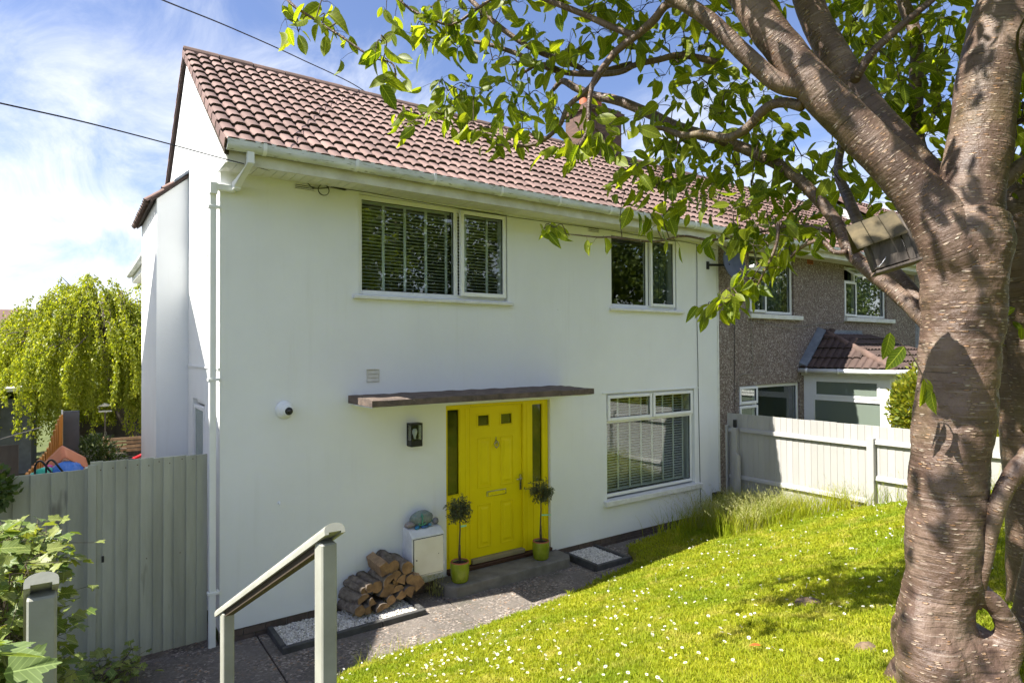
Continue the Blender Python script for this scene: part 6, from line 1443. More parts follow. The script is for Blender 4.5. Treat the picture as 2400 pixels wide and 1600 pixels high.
CLUSTERS = [(-0.438, -4.058, 4.46, 3, 0.044), (-0.358, -4.002, 4.45, 3, 0.046), (-0.299, -4.109, 4.484, 3, 0.045), (-0.22, -4.079, 4.489, 3, 0.046), (-0.254, -4.049, 4.608, 3, 0.046), (-0.085, -4.37, 4.331, 2, 0.036), (-0.115, -4.367, 4.268, 2, 0.036), (0.027, -4.166, 4.353, 2, 0.039), (-0.053, -4.322, 4.374, 2, 0.036), (-0.055, -4.326, 4.168, 2, 0.028), (0.095, -4.154, 4.265, 2, 0.03), (0.227, -3.716, 4.864, 3, 0.055), (0.324, -3.652, 4.949, 3, 0.056), (0.4, -3.835, 4.777, 5, 0.065), (0.382, -3.762, 4.752, 5, 0.065), (0.376, -3.935, 4.642, 5, 0.063), (0.504, -3.852, 4.827, 5, 0.065), (0.58, -3.819, 4.773, 5, 0.067), (0.58, -3.944, 4.696, 5, 0.065), (0.478, -3.796, 4.932, 5, 0.066), (0.54, -3.866, 4.946, 5, 0.066), (0.529, -4.079, 4.808, 5, 0.062), (0.616, -3.883, 4.693, 5, 0.066), (0.559, -3.907, 4.832, 5, 0.065), (0.655, -4.082, 4.797, 4, 0.064), (0.68, -4.197, 4.706, 4, 0.062), (0.789, -3.968, 4.784, 4, 0.067), (0.804, -4.126, 4.886, 4, 0.065), (0.95, -4.138, 4.824, 4, 0.066), (0.926, -4.065, 4.978, 4, 0.067), (1.001, -4.175, 4.76, 4, 0.066), (0.829, -3.98, 4.986, 4, 0.067), (0.651, -4.043, 4.738, 4, 0.064), (1.069, -4.194, 4.951, 4, 0.066), (1.062, -4.32, 4.904, 4, 0.064), (0.79, -3.941, 4.614, 1, 0.036), (0.854, -4.007, 4.619, 1, 0.036), (0.673, -4.164, 4.524, 1, 0.034), (0.797, -4.238, 4.516, 4, 0.058), (0.871, -4.262, 4.624, 4, 0.058), (1.069, -4.13, 4.759, 4, 0.062), (1.021, -4.288, 4.594, 4, 0.059), (1.129, -4.296, 4.695, 4, 0.06), (1.105, -4.398, 4.611, 4, 0.059), (1.187, -4.379, 4.565, 4, 0.06), (1.052, -4.327, 4.512, 4, 0.059), (0.955, -4.271, 4.508, 4, 0.059), (0.907, -4.152, 4.59, 4, 0.06), (0.546, -3.772, 4.497, 5, 0.062), (0.636, -3.718, 4.498, 5, 0.063), (0.667, -3.821, 4.47, 5, 0.062), (0.747, -3.788, 4.527, 5, 0.064), (0.79, -3.844, 4.478, 5, 0.063), (0.855, -3.841, 4.508, 5, 0.064), (0.623, -3.793, 4.417, 5, 0.062), (0.648, -3.997, 4.368, 5, 0.06), (0.426, -3.521, 4.355, 4, 0.059), (0.495, -3.532, 4.393, 4, 0.059), (0.552, -3.594, 4.386, 4, 0.059), (0.58, -3.737, 4.334, 4, 0.057), (0.676, -3.753, 4.376, 4, 0.058), (0.383, -3.727, 4.244, 4, 0.056), (0.748, -3.761, 4.403, 4, 0.059), (0.996, -3.849, 4.47, 4, 0.065), (1.0, -3.957, 4.409, 4, 0.064), (1.014, -4.049, 4.448, 4, 0.063), (1.19, -3.885, 4.488, 4, 0.066), (1.261, -3.884, 4.448, 4, 0.067), (0.987, -4.019, 4.321, 4, 0.063), (1.012, -3.776, 4.4, 4, 0.066), (1.0, -3.913, 4.544, 4, 0.064), (1.115, -4.089, 4.445, 4, 0.063), (0.643, -4.004, 4.215, 4, 0.055), (0.782, -3.928, 4.24, 4, 0.057), (0.862, -3.946, 4.173, 4, 0.057), (0.763, -4.179, 4.126, 4, 0.053), (0.933, -4.091, 4.172, 4, 0.056), (0.872, -4.256, 4.15, 4, 0.053), (0.753, -3.925, 4.196, 4, 0.057), (0.94, -4.384, 4.162, 4, 0.062), (1.126, -4.315, 4.246, 4, 0.065), (1.207, -4.337, 4.307, 4, 0.066), (1.17, -4.485, 4.277, 4, 0.063), (1.334, -4.42, 4.271, 4, 0.066), (0.955, -4.403, 4.231, 4, 0.062), (0.884, -4.557, 3.985, 5, 0.063), (0.947, -4.41, 4.001, 5, 0.066), (0.976, -4.639, 4.003, 5, 0.063), (0.945, -4.555, 3.94, 5, 0.064), (1.12, -4.603, 4.017, 5, 0.065), (1.201, -4.585, 3.953, 5, 0.066), (1.029, -4.632, 4.061, 5, 0.064), (1.116, -4.735, 4.026, 5, 0.063), (1.385, -4.514, 4.817, 5, 0.075), (1.225, -4.604, 4.802, 5, 0.071), (1.467, -4.54, 4.882, 5, 0.075), (1.514, -4.597, 4.921, 5, 0.075), (1.18, -4.549, 4.836, 5, 0.072), (1.119, -4.475, 4.778, 5, 0.072), (1.171, -4.488, 4.691, 5, 0.073), (1.277, -4.518, 4.697, 5, 0.074), (1.505, -4.699, 4.773, 5, 0.073), (1.397, -4.634, 4.695, 5, 0.073), (1.511, -4.692, 4.643, 5, 0.073), (1.504, -4.57, 4.677, 5, 0.075), (1.327, -4.602, 4.591, 5, 0.073), (1.526, -4.77, 4.506, 5, 0.072), (1.535, -4.669, 4.472, 5, 0.074), (1.499, -4.824, 4.645, 5, 0.071), (1.406, -4.604, 4.217, 5, 0.069), (1.591, -4.486, 4.188, 5, 0.072), (1.527, -4.611, 4.315, 5, 0.07), (1.595, -4.647, 4.193, 5, 0.07), (1.507, -4.78, 4.041, 5, 0.067), (1.524, -4.643, 4.056, 5, 0.069), (1.316, -4.555, 3.943, 5, 0.068), (1.241, -4.706, 3.848, 5, 0.065), (1.433, -4.625, 3.946, 5, 0.068), (1.507, -4.671, 3.922, 5, 0.069), (1.421, -4.821, 3.92, 5, 0.065), (1.396, -4.593, 3.849, 5, 0.069), (1.557, -4.767, 3.884, 5, 0.068), (1.488, -4.639, 3.828, 5, 0.069), (1.471, -4.747, 3.827, 5, 0.067), (1.447, -4.355, 3.87, 2, 0.036), (1.496, -4.378, 3.859, 2, 0.037), (1.346, -4.654, 3.66, 4, 0.057), (1.404, -4.68, 3.627, 4, 0.058), (1.606, -4.599, 3.702, 4, 0.061), (1.737, -4.587, 3.746, 4, 0.062), (1.477, -4.662, 3.601, 4, 0.059), (1.188, -4.075, 3.652, 4, 0.042), (1.159, -4.005, 3.647, 4, 0.043), (1.638, -4.773, 4.806, 6, 0.078), (1.71, -4.806, 4.714, 6, 0.079), (1.677, -4.8, 4.609, 6, 0.078), (1.772, -4.844, 4.518, 6, 0.079), (1.707, -4.715, 4.549, 6, 0.08), (1.715, -4.827, 4.411, 6, 0.078), (1.815, -4.869, 4.371, 6, 0.079), (1.792, -4.708, 4.394, 6, 0.081), (1.549, -4.809, 4.329, 6, 0.077), (1.863, -4.839, 4.72, 6, 0.08), (1.721, -4.792, 4.275, 6, 0.079), (1.693, -4.927, 4.203, 6, 0.076), (1.766, -5.012, 4.263, 6, 0.076), (1.879, -4.882, 4.456, 6, 0.079), (1.809, -5.038, 4.359, 6, 0.076), (1.853, -5.088, 4.306, 6, 0.075), (1.626, -4.837, 4.41, 6, 0.077), (1.963, -4.976, 4.196, 6, 0.079), (1.735, -5.031, 4.062, 6, 0.075), (1.642, -4.762, 4.095, 6, 0.078), (1.705, -4.801, 4.047, 6, 0.079), (1.913, -4.766, 4.068, 6, 0.082), (1.872, -4.882, 4.081, 6, 0.079), (1.814, -4.686, 3.994, 6, 0.082), (1.723, -4.873, 3.91, 6, 0.077), (1.606, -4.729, 3.999, 6, 0.079), (1.723, -4.695, 3.901, 6, 0.081), (1.864, -4.709, 3.894, 6, 0.082), (1.836, -4.848, 3.859, 6, 0.079), (1.837, -4.933, 3.938, 6, 0.078), (1.745, -5.153, 4.029, 6, 0.073), (1.914, -5.123, 4.023, 6, 0.075), (1.876, -5.22, 4.036, 6, 0.073), (1.952, -5.047, 3.978, 6, 0.077), (1.902, -4.999, 3.933, 6, 0.077), (1.856, -5.206, 3.875, 6, 0.073), (1.957, -5.244, 3.929, 6, 0.074), (1.971, -5.064, 4.171, 6, 0.077), (1.597, -4.851, 3.727, 5, 0.076), (1.717, -4.875, 3.714, 5, 0.077), (1.732, -5.055, 3.658, 5, 0.074), (1.582, -5.027, 3.622, 5, 0.073), (1.774, -5.105, 3.724, 5, 0.074), (1.969, -5.059, 3.711, 5, 0.077), (1.73, -5.083, 3.769, 5, 0.074), (1.996, -5.121, 3.751, 6, 0.076), (2.074, -5.152, 3.828, 6, 0.077), (2.135, -5.191, 3.683, 6, 0.077), (2.053, -5.137, 3.659, 6, 0.077), (2.117, -4.994, 3.642, 6, 0.08), (2.029, -5.211, 3.561, 6, 0.075), (2.022, -5.266, 3.818, 6, 0.074), (2.327, -5.141, 4.019, 6, 0.08), (1.713, -4.903, 3.516, 4, 0.062), (1.839, -4.954, 3.545, 4, 0.063), (1.74, -5.085, 3.446, 4, 0.06), (1.928, -5.03, 3.506, 4, 0.063), (1.784, -4.937, 3.578, 4, 0.063), (1.701, -5.137, 3.537, 4, 0.059), (1.892, -5.078, 3.437, 4, 0.062), (1.928, -5.133, 3.527, 4, 0.056), (1.936, -5.202, 3.494, 4, 0.056), (1.877, -5.212, 3.418, 4, 0.055), (1.884, -5.303, 3.474, 4, 0.054), (1.767, -5.013, 3.316, 4, 0.047), (1.765, -5.053, 3.266, 4, 0.047), (1.751, -5.102, 3.329, 4, 0.046), (1.814, -4.954, 3.253, 4, 0.048), (1.705, -4.988, 3.221, 4, 0.047), (1.892, -4.927, 3.186, 4, 0.049), (1.605, -5.004, 3.158, 4, 0.046), (1.797, -4.824, 3.139, 4, 0.049), (1.802, -4.905, 3.135, 4, 0.049), (1.761, -4.792, 3.128, 4, 0.049), (1.885, -4.891, 3.213, 4, 0.049), (1.805, -4.833, 3.201, 4, 0.049), (2.701, -5.05, 3.971, 6, 0.092), (2.585, -5.172, 3.821, 6, 0.088), (2.864, -5.104, 3.983, 6, 0.093), (2.751, -5.231, 3.779, 6, 0.089), (2.835, -5.245, 3.894, 6, 0.09), (2.816, -5.102, 4.086, 6, 0.093), (2.663, -5.046, 4.183, 6, 0.092), (2.806, -5.18, 3.715, 6, 0.091), (2.835, -5.008, 3.749, 6, 0.095), (2.824, -5.119, 3.646, 6, 0.092), (3.34, -4.869, 5.401, 6, 0.099), (2.825, -5.121, 4.984, 6, 0.087), (3.285, -4.88, 5.144, 6, 0.098), (3.391, -4.826, 5.068, 6, 0.1), (2.49, -5.298, 4.546, 6, 0.08), (2.524, -5.269, 4.477, 6, 0.081), (2.994, -5.02, 4.631, 6, 0.091), (3.261, -4.903, 4.614, 6, 0.097), (2.568, -5.202, 4.305, 6, 0.082), (3.445, -4.789, 4.512, 6, 0.101), (3.078, -5.12, 5.213, 6, 0.091), (2.886, -5.165, 5.019, 6, 0.087), (2.917, -5.174, 4.91, 6, 0.088), (2.641, -5.265, 4.722, 6, 0.082), (2.932, -5.158, 4.722, 6, 0.088), (2.895, -5.139, 4.667, 6, 0.088), (2.936, -5.157, 4.53, 6, 0.088), (3.003, -5.14, 4.468, 6, 0.089), (3.26, -4.991, 4.482, 6, 0.095), (3.01, -5.106, 4.283, 6, 0.09), (3.318, -5.055, 5.284, 6, 0.095), (3.021, -5.171, 5.049, 6, 0.089), (3.017, -5.229, 4.889, 6, 0.088), (2.898, -5.279, 4.754, 6, 0.085), (3.46, -5.006, 4.969, 6, 0.098), (3.452, -5.023, 4.791, 6, 0.097), (3.208, -5.127, 4.608, 6, 0.092), (2.578, -5.359, 4.307, 6, 0.08), (2.623, -5.341, 4.223, 6, 0.081), (3.507, -4.948, 4.475, 6, 0.099), (3.548, -5.042, 5.408, 6, 0.098), (3.364, -5.112, 5.145, 6, 0.095), (3.31, -5.187, 4.989, 6, 0.092), (3.512, -5.101, 5.057, 6, 0.097), (2.776, -5.38, 4.598, 6, 0.082), (2.741, -5.409, 4.475, 6, 0.081), (3.547, -5.045, 4.729, 6, 0.098), (2.916, -5.301, 4.431, 6, 0.085), (3.096, -5.251, 4.349, 6, 0.088), (3.033, -5.258, 4.268, 6, 0.087), (3.27, -5.259, 5.211, 6, 0.091), (3.58, -5.177, 5.219, 6, 0.096), (3.535, -5.131, 5.098, 6, 0.096), (3.269, -5.273, 4.879, 6, 0.09), (2.898, -5.414, 4.603, 6, 0.083), (3.708, -5.053, 4.855, 6, 0.1), (3.52, -5.159, 4.694, 6, 0.096), (2.927, -5.37, 4.404, 6, 0.084), (2.988, -5.371, 4.323, 6, 0.085), (3.065, -5.346, 4.207, 6, 0.086), (3.759, -5.176, 5.379, 6, 0.099), (3.037, -5.436, 4.949, 6, 0.084), (3.188, -5.34, 4.927, 6, 0.088), (3.13, -5.371, 4.814, 6, 0.087), (3.921, -5.116, 5.048, 6, 0.102), (3.314, -5.32, 4.674, 6, 0.09), (3.437, -5.297, 4.596, 6, 0.092), (3.75, -5.152, 4.621, 6, 0.099), (3.861, -5.103, 4.552, 6, 0.101), (3.053, -5.413, 4.24, 6, 0.085), (3.961, -5.191, 5.414, 6, 0.101), (3.091, -5.508, 4.936, 6, 0.084), (3.64, -5.27, 5.113, 6, 0.095), (3.167, -5.478, 4.74, 6, 0.085), (3.36, -5.41, 4.771, 6, 0.089), (2.974, -5.537, 4.548, 6, 0.082), (3.282, -5.432, 4.556, 6, 0.088), (2.868, -5.562, 4.3, 6, 0.08), (3.399, -5.354, 4.406, 6, 0.09), (3.924, -5.152, 4.456, 6, 0.101), (2.877, -5.492, 4.153, 6, 0.086), (2.866, -5.429, 4.246, 6, 0.087), (2.825, -5.557, 4.249, 6, 0.084), (2.859, -5.52, 4.015, 6, 0.085), (2.863, -5.386, 4.389, 6, 0.088), (2.873, -5.595, 4.347, 6, 0.084), (3.086, -5.465, 4.546, 6, 0.09), (3.2, -5.542, 4.759, 6, 0.09), (2.896, -5.626, 4.791, 6, 0.084), (3.169, -5.506, 4.658, 6, 0.09), (2.153, -4.877, 4.997, 5, 0.078), (2.371, -4.886, 5.062, 5, 0.081), (2.126, -4.717, 5.034, 5, 0.08), (2.091, -4.858, 4.803, 5, 0.078), (1.953, -4.625, 5.075, 5, 0.08), (2.034, -4.689, 4.965, 5, 0.08), (2.444, -5.167, 4.854, 5, 0.077), (2.341, -5.293, 4.866, 5, 0.073), (2.553, -5.263, 4.845, 5, 0.076), (2.575, -5.201, 4.748, 5, 0.078), (2.909, -5.904, 4.253, 5, 0.074), (2.896, -5.942, 4.122, 5, 0.073), (2.72, -5.97, 3.944, 5, 0.07), (2.835, -5.909, 3.821, 5, 0.073), (2.819, -5.948, 3.719, 5, 0.072), (2.9, -5.87, 3.653, 5, 0.074), (2.865, -5.866, 3.999, 5, 0.074), (2.906, -5.944, 4.447, 5, 0.073), (2.752, -5.978, 4.549, 5, 0.071), (2.881, -5.89, 4.065, 5, 0.074), (2.906, -5.905, 3.601, 5, 0.074)]
# ================================================================== cherry tree
def in_frame(p):
    d = p-CAM; t = d.dot(_F)
    return t > 0.3 and abs(d.dot(_R)/t) < 0.84 and abs(d.dot(_U)/t) < 0.56
def bumpy(amp, freq, seed):
    return lambda p, i, a: 1+amp*mnoise.noise(p*freq+Vector((seed, seed*2, 0)))+0.5*amp*mnoise.noise(p*freq*3.1+Vector((0, seed, seed)))
def branch_mesh(pts, n, k, amp, freq, seed):
    P = catmull(pts, k)
    mb = MB().tube([Vector(q[:3]) for q in P], [max(0.0015, q[3]) for q in P], n, True, bumpy(amp, freq, seed) if amp else None, want_uv=True)
    return mb
tree = thing('cherry_tree', (1.73, -6.0, 1.40), 'large cherry tree with banded bark and knotted base at the right', 'tree')
tree2 = thing('cherry_tree', (2.6, -5.9, 1.40), 'second cherry tree behind the large one, cut by the right edge', 'tree')
NODES = []
FUSED = ('trunk', 'root_loop', 'knee_root')
fmb = MB()
def burl(mb, c, s, seed, n=26):
    rows = 16; b0 = len(mb.v)
    for i in range(rows):
        th = math.pi*i/(rows-1)
        for k in range(n):
            a = 2*math.pi*k/n
            d = Vector((math.sin(th)*math.cos(a), math.sin(th)*math.sin(a), math.cos(th)))
            f = 1+0.22*mnoise.noise(d*1.6+Vector((seed, 0, 0)))+0.10*mnoise.noise(d*5+Vector((0, seed, 0)))
            mb.v.append((c[0]+d.x*s[0]*f, c[1]+d.y*s[1]*f, c[2]+d.z*s[2]*f))
    for i in range(rows-1):
        for k in range(n): mb.f.append((b0+i*n+k, b0+(i+1)*n+k, b0+(i+1)*n+(k+1) % n, b0+i*n+(k+1) % n))
tb = Vector(BR['trunk'][2][:3])
for j, (off, s_) in enumerate((((0.03, 0.0, -0.01), (0.185, 0.19, 0.14)), ((0.08, -0.05, -0.10), (0.19, 0.18, 0.15)), ((-0.02, 0.03, -0.16), (0.20, 0.18, 0.15)), ((-0.075, 0.03, 0.08), (0.10, 0.10, 0.09)))):
    burl(fmb, tb+Vector(off), s_, j*3.3)
for i, (nm, pts) in enumerate(BR.items()):
    root = tree2 if nm in ('back_trunk', 'back_fork', 'right_trunk_edge') else tree
    rmax = max(p[3] for p in pts)
    big_ = rmax > 0.05
    name = {'trunk': 'trunk', 'back_trunk': 'trunk', 'right_trunk_edge': 'trunk', 'sucker_stem': 'sucker_stem'}.get(nm, 'limb' if big_ else ('branch' if rmax > 0.012 else 'twig'))
    n = 40 if nm == 'trunk' else (28 if big_ else (12 if rmax > 0.012 else 7))
    mb = branch_mesh(pts, n, 10 if big_ else 6, 0.07 if big_ else 0.10, 6 if big_ else 14, i*1.7)
    for q in catmull(pts, 4):
        if q[3] < 0.03: NODES.append((Vector(q[:3]), q[3]))
    if nm in FUSED:
        b0 = len(fmb.v); fmb.v += mb.v; fmb.f += [tuple(b0+k for k in f) for f in mb.f]
        continue
    obj(name, mb, M['bark'], root, smooth=True)
tr_o = obj('trunk', fmb, M['bark_trunk'], tree, smooth=True)
md = tr_o.modifiers.new('fuse', 'REMESH'); md.mode = 'VOXEL'; md.voxel_size = 0.009; md.use_smooth_shade = True
md = tr_o.modifiers.new('soften', 'SMOOTH'); md.factor = 0.6; md.iterations = 14
tx = bpy.data.textures.new('bark_lumps', 'CLOUDS'); tx.noise_scale = 0.11; tx.noise_depth = 3
md = tr_o.modifiers.new('lumps', 'DISPLACE'); md.texture = tx; md.texture_coords = 'GLOBAL'; md.strength = 0.022; md.mid_level = 0.5
tx2 = bpy.data.textures.new('bark_wrinkles', 'CLOUDS'); tx2.noise_scale = 0.028; tx2.noise_depth = 2
md = tr_o.modifiers.new('wrinkles', 'DISPLACE'); md.texture = tx2; md.texture_coords = 'GLOBAL'; md.strength = 0.007; md.mid_level = 0.5

def leaf_uv(me, V0, k):
    uvl = me.uv_layers.new(name='UVMap'); vi = np.zeros(len(me.loops), np.int32); me.loops.foreach_get('vertex_index', vi)
    uvl.data.foreach_set('uv', V0[vi % len(V0)][:, :2].astype(np.float32).ravel())
# leaf: ovate, pointed, folded along the midrib, drooping tip
def leaf_mesh(name, m, wide=0.25, fold=0.10, droop=0.12, tooth=0.0):
    ts = [0.0, 0.12, 0.3, 0.5, 0.7, 0.86, 1.0]; ws = [0.02, 0.16, 0.235, 0.25, 0.20, 0.10, 0.0]
    V = []; F = []
    for t, w in zip(ts, ws):
        w = w*wide/0.25; z = -droop*t*t
        V += [(-w, t, z+fold*w*2.2), (0, t, z-0.0), (w, t, z+fold*w*2.2)]
    for i in range(len(ts)-1):
        a = 3*i
        F += [(a, a+1, a+4, a+3), (a+1, a+2, a+5, a+4)]
    F2 = []
    me = bpy.data.meshes.new(name); me.from_pydata(V, [], F); me.polygons.foreach_set('use_smooth', [True]*len(F)); me.materials.append(m); me.update()
    leaf_uv(me, np.array(V), 1)
    return me, np.array(V), np.array(F)
LEAF, LV, LF = leaf_mesh('cherry_leaf', M['cherry_leaf'], 0.235, 0.12, 0.10)
LEAF_B, LVB, LFB = leaf_mesh('cherry_leaf_b', M['cherry_leaf'], 0.26, 0.22, 0.24)
LEAF_C, LVC, LFC = leaf_mesh('cherry_leaf_c', M['cherry_leaf'], 0.21, 0.45, 0.42)
LEAF_D, LVD, LFD = leaf_mesh('cherry_leaf_d', M['cherry_leaf'], 0.25, -0.15, -0.16)
rl = random.Random(77)
leaves = []           # (base, direction, normal, length)
twig_mb = MB(); twig_mb2 = MB()
def hang_leaf(base, size=0.118, spread=0.75, out=None):
    d = Vector((rl.gauss(0, spread), rl.gauss(0, spread), -1.0 + rl.gauss(0, 0.35)))
    if out is not None: d += out*0.6
    d.normalize()
    nrm = Vector((rl.gauss(0, 1), rl.gauss(0, 1), rl.gauss(0, 0.5)+0.35)); nrm = (nrm-d*nrm.dot(d)).normalized()
    leaves.append((base, d, nrm, size*rl.uniform(0.5, 1.2)))
def nearest(p):
    return min(NODES, key=lambda q: (q[0]-p).length_squared)
_order = []
_left = [Vector(t[:3]) for t in CLUSTERS]
for (x, y, z, n, s) in sorted(CLUSTERS, key=lambda t: (nearest(Vector(t[:3]))[0]-Vector(t[:3])).length):
    c = Vector((x, y, z)); q, r = nearest(c)
    NODES.append((c+Vector((0, 0, 0.03)), 0.002)); n = n if n < 4 else int(n*1.15+0.5)
    c0 = c+Vector((0, 0, 0.035))
    mid = q.lerp(c0, 0.5)+Vector((rl.gauss(0, 0.02), rl.gauss(0, 0.02), 0.03+rl.gauss(0, 0.02)))
    if (q-c0).length < 0.55 and (q-c0).length > 0.03:
        P = catmull([(*q, 0.0034), (*mid, 0.0027), (*c0, 0.0018)], 4)
        twig_mb.tube([Vector(t[:3]) for t in P], [t[3] for t in P], 5, cap=False)
    for i in range(n):
        off = Vector((rl.gauss(0, s*0.65), rl.gauss(0, s*0.9), rl.gauss(0, s*0.45)))
        b = c0+off; st = b+Vector((rl.gauss(0, .006), rl.gauss(0, .006), 0.012))
        twig_mb.tube([c0, c0.lerp(b, 0.55)+Vector((0, 0, 0.012)), b], [0.0013, 0.0011, 0.0008], 4, cap=False)
        hang_leaf(b, out=off.normalized() if off.length > 1e-5 else None)
# leaves along all thin branches
for nm, pts in BR.items():
    if nm in ('back_trunk', 'back_fork', 'right_trunk_edge', 'trunk', 'root_loop', 'knee_root', 'sucker_stem'): continue
    for q in catmull(pts, 5):
        if q[3] < 0.013 and rl.random() < 0.42:
            b = Vector(q[:3]); o = Vector((rl.gauss(0, .04), rl.gauss(0, .04), rl.gauss(0, .02)))
            twig_mb.tube([b, b+o*0.6+Vector((0, 0, .01)), b+o], [0.0014, 0.0011, 0.0008], 4, cap=False)
            hang_leaf(b+o)
# sprig growing from the trunk
for b, tip in (((1.60, -5.99, 2.74), (1.45, -5.89, 2.985)),):
    P = catmull([(*b, 0.004), (1.565, -5.965, 2.80, 0.003), (1.52, -5.94, 2.89, 0.0025), (*tip, 0.0015)], 5)
    twig_mb.tube([Vector(q[:3]) for q in P], [q[3] for q in P], 5, cap=False)
    for q, L in ((-1, 0.115), (-4, 0.12), (5, 0.12), (2, 0.11)):
        d = (-_R*rl.uniform(0.2, 0.9)*(1 if q < 0 else -0.1)+Vector((0, 0, -1))).normalized(); nn_ = (-_F+Vector((0.2, 0, 0.5))).normalized(); nn_ = (nn_-d*nn_.dot(d)).normalized()
        leaves.append((Vector(P[q][:3]), d, nn_, L))
vis_leaves = list(leaves)
# crown above and to the right of the view
leaves = []
tops = [Vector(p[:3]) for nm in ('main_limb', 'left_limb', 'back_limb', 'low_fork', 'mossy_branch', 'right_branch', 'back_trunk', 'back_fork', 'sucker_stem') for p in BR[nm][-3:]]
for t in tops:
    for j in range(9):
        e = t+Vector((rl.gauss(0.1, 0.75), rl.gauss(0, 0.7), abs(rl.gauss(0.25, 0.35))))
        d = e-CAM; dep_ = d.dot(_F)
        if dep_ > 0.3 and abs(d.dot(_R)/dep_) < 0.84 and abs(d.dot(_U)/dep_) < 0.57: continue
        P = catmull([(*t, 0.010), (*(t.lerp(e, 0.5)+Vector((rl.gauss(0, .1), rl.gauss(0, .1), 0.1))), 0.006), (*e, 0.003)], 5)
        twig_mb2.tube([Vector(q[:3]) for q in P], [q[3] for q in P], 5, cap=False)
        for q in P[4:]:
            for k in range(9):
                b = Vector(q[:3])+Vector((rl.gauss(0, 0.13), rl.gauss(0, 0.13), rl.gauss(0, 0.08)))
                hang_leaf(b, 0.115)
for j in range(30):  # extra leaf clusters out of view, added to shade the trunk
    e = Vector((rl.uniform(-1.3, 1.2), rl.uniform(-6.7, -5.2), rl.uniform(4.9, 6.3)))
    if any(in_frame(e+Vector(o_)) for o_ in ((0, 0, -0.2), (0, 0, -0.55), (0.4, 0, -0.3), (-0.4, 0, -0.3), (0, 0.4, -0.3), (0, -0.4, -0.3), (0.3, 0.3, -0.5))): continue
    for k in range(16): hang_leaf(e+Vector((rl.gauss(0, 0.16), rl.gauss(0, 0.16), rl.gauss(0, 0.1))), 0.115)
off_leaves = [l for l in leaves if not ((l[0]-CAM).dot(_F) < 3.0 and (in_frame(l[0]) or in_frame(l[0]+l[1]*l[3])))]
def leaf_matrix(b, d, nrm, L):
    x = d.cross(nrm)
    return np.array([[x.x*L, d.x*L, nrm.x*L, b.x], [x.y*L, d.y*L, nrm.y*L, b.y], [x.z*L, d.z*L, nrm.z*L, b.z], [0, 0, 0, 1]])
vis_leaves.sort(key=lambda l: -l[3]/((l[0]-CAM).length))
n_obj = 0; rest = []
for l in vis_leaves:
    mid = l[0]+l[1]*l[3]*0.5
    if n_obj < 300 and in_frame(mid):
        o = bpy.data.objects.new('leaf', rl.choice((LEAF, LEAF, LEAF_B, LEAF_C, LEAF_D))); col.objects.link(o); o.parent = tree
        o.matrix_local = Matrix.Translation(-LOC[tree.name]) @ Matrix(leaf_matrix(*l).tolist()); n_obj += 1
    else: rest.append(l)
def merge_leaves(ls, name, root, m, V0=LV, F0=LF, V1=LVB):
    VV = []; n = len(V0)
    for i, l in enumerate(ls):
        Mx = leaf_matrix(*l); V = (V0, V1, LVC, LVD, V0)[i % 5]
        VV.append(V @ Mx[:3, :3].T + Mx[:3, 3])
    F = (F0[None]+(np.arange(len(ls))*n)[:, None, None]).reshape(-1, 4)
    me = np_mesh(name, np.concatenate(VV), [F], m, True); leaf_uv(me, V0, len(ls))
    return obj(name, me, None, root, kind='stuff')
merge_leaves(rest, 'leaves', tree, M['cherry_leaf'])
merge_leaves(off_leaves, 'upper_leaves', tree2, M['cherry_leaf'])
obj('twigs', twig_mb, M['stem'], tree, smooth=True, kind='stuff')
obj('upper_twigs', twig_mb2, M['stem'], tree2, smooth=True, kind='stuff')

# ---- nest box hung under the left limb
nbx = thing('nest_box', (1.12, -5.55, 3.2), 'weathered wooden nest box with pitched lid hung under the cherry limb', 'nest box')
# local frame, x right in the picture, y away, z up; tilted
bc = Vector((0, 0, 0))
def nb_frame():
    r = (_R*0.90 - _F*0.42).normalized(); n = Vector((0, 0, 1)); y = n.cross(r); 
    tilt = Matrix.Rotation(math.radians(-17), 3, y)
    return tilt @ r, tilt @ y, tilt @ n
NX, NY, NZ = nb_frame()
NB0 = CAM+_F*2.42+_R*((2084-1200)/1445.9*2.42)+_U*((800-600)/1445.9*2.42)
def nbp(x, y, z): return NB0+(NX*x+NY*y+NZ*z)*0.95
def nbox(name, x0, x1, y0, y1, z0, z1, m, lift=None, bevel=0.002):
    q = [nbp(x, y, z) for z in (z0, z1) for x, y in ((x0, y0), (x1, y0), (x1, y1), (x0, y1))]
    return obj(name, MB().hexa(q), M[m], nbx, bevel=bevel)
hw = 0.062
nbox('front_board', -hw, hw-0.012, -0.075, -0.06, -0.052, 0.074, 'box_wood'); nbox('front_strip', hw-0.010, hw+0.012, -0.078, -0.06, -0.056, 0.072, 'box_wood')
nbox('side_board', hw+0.013, hw+0.026, -0.06, 0.005, -0.058, 0.062, 'box_wood'); nbox('side_board', hw+0.015, hw+0.030, 0.008, 0.075, -0.058, 0.062, 'box_wood')
nbox('side_board', -hw-0.010, -hw+0.004, -0.058, 0.075, -0.05, 0.058, 'box_wood'); nbox('back_board', -hw, hw+0.01, 0.06, 0.075, -0.05, 0.13, 'box_wood')
nbox('floor_board', -hw-0.012, hw+0.03, -0.08, 0.08, -0.068, -0.057, 'box_wood')
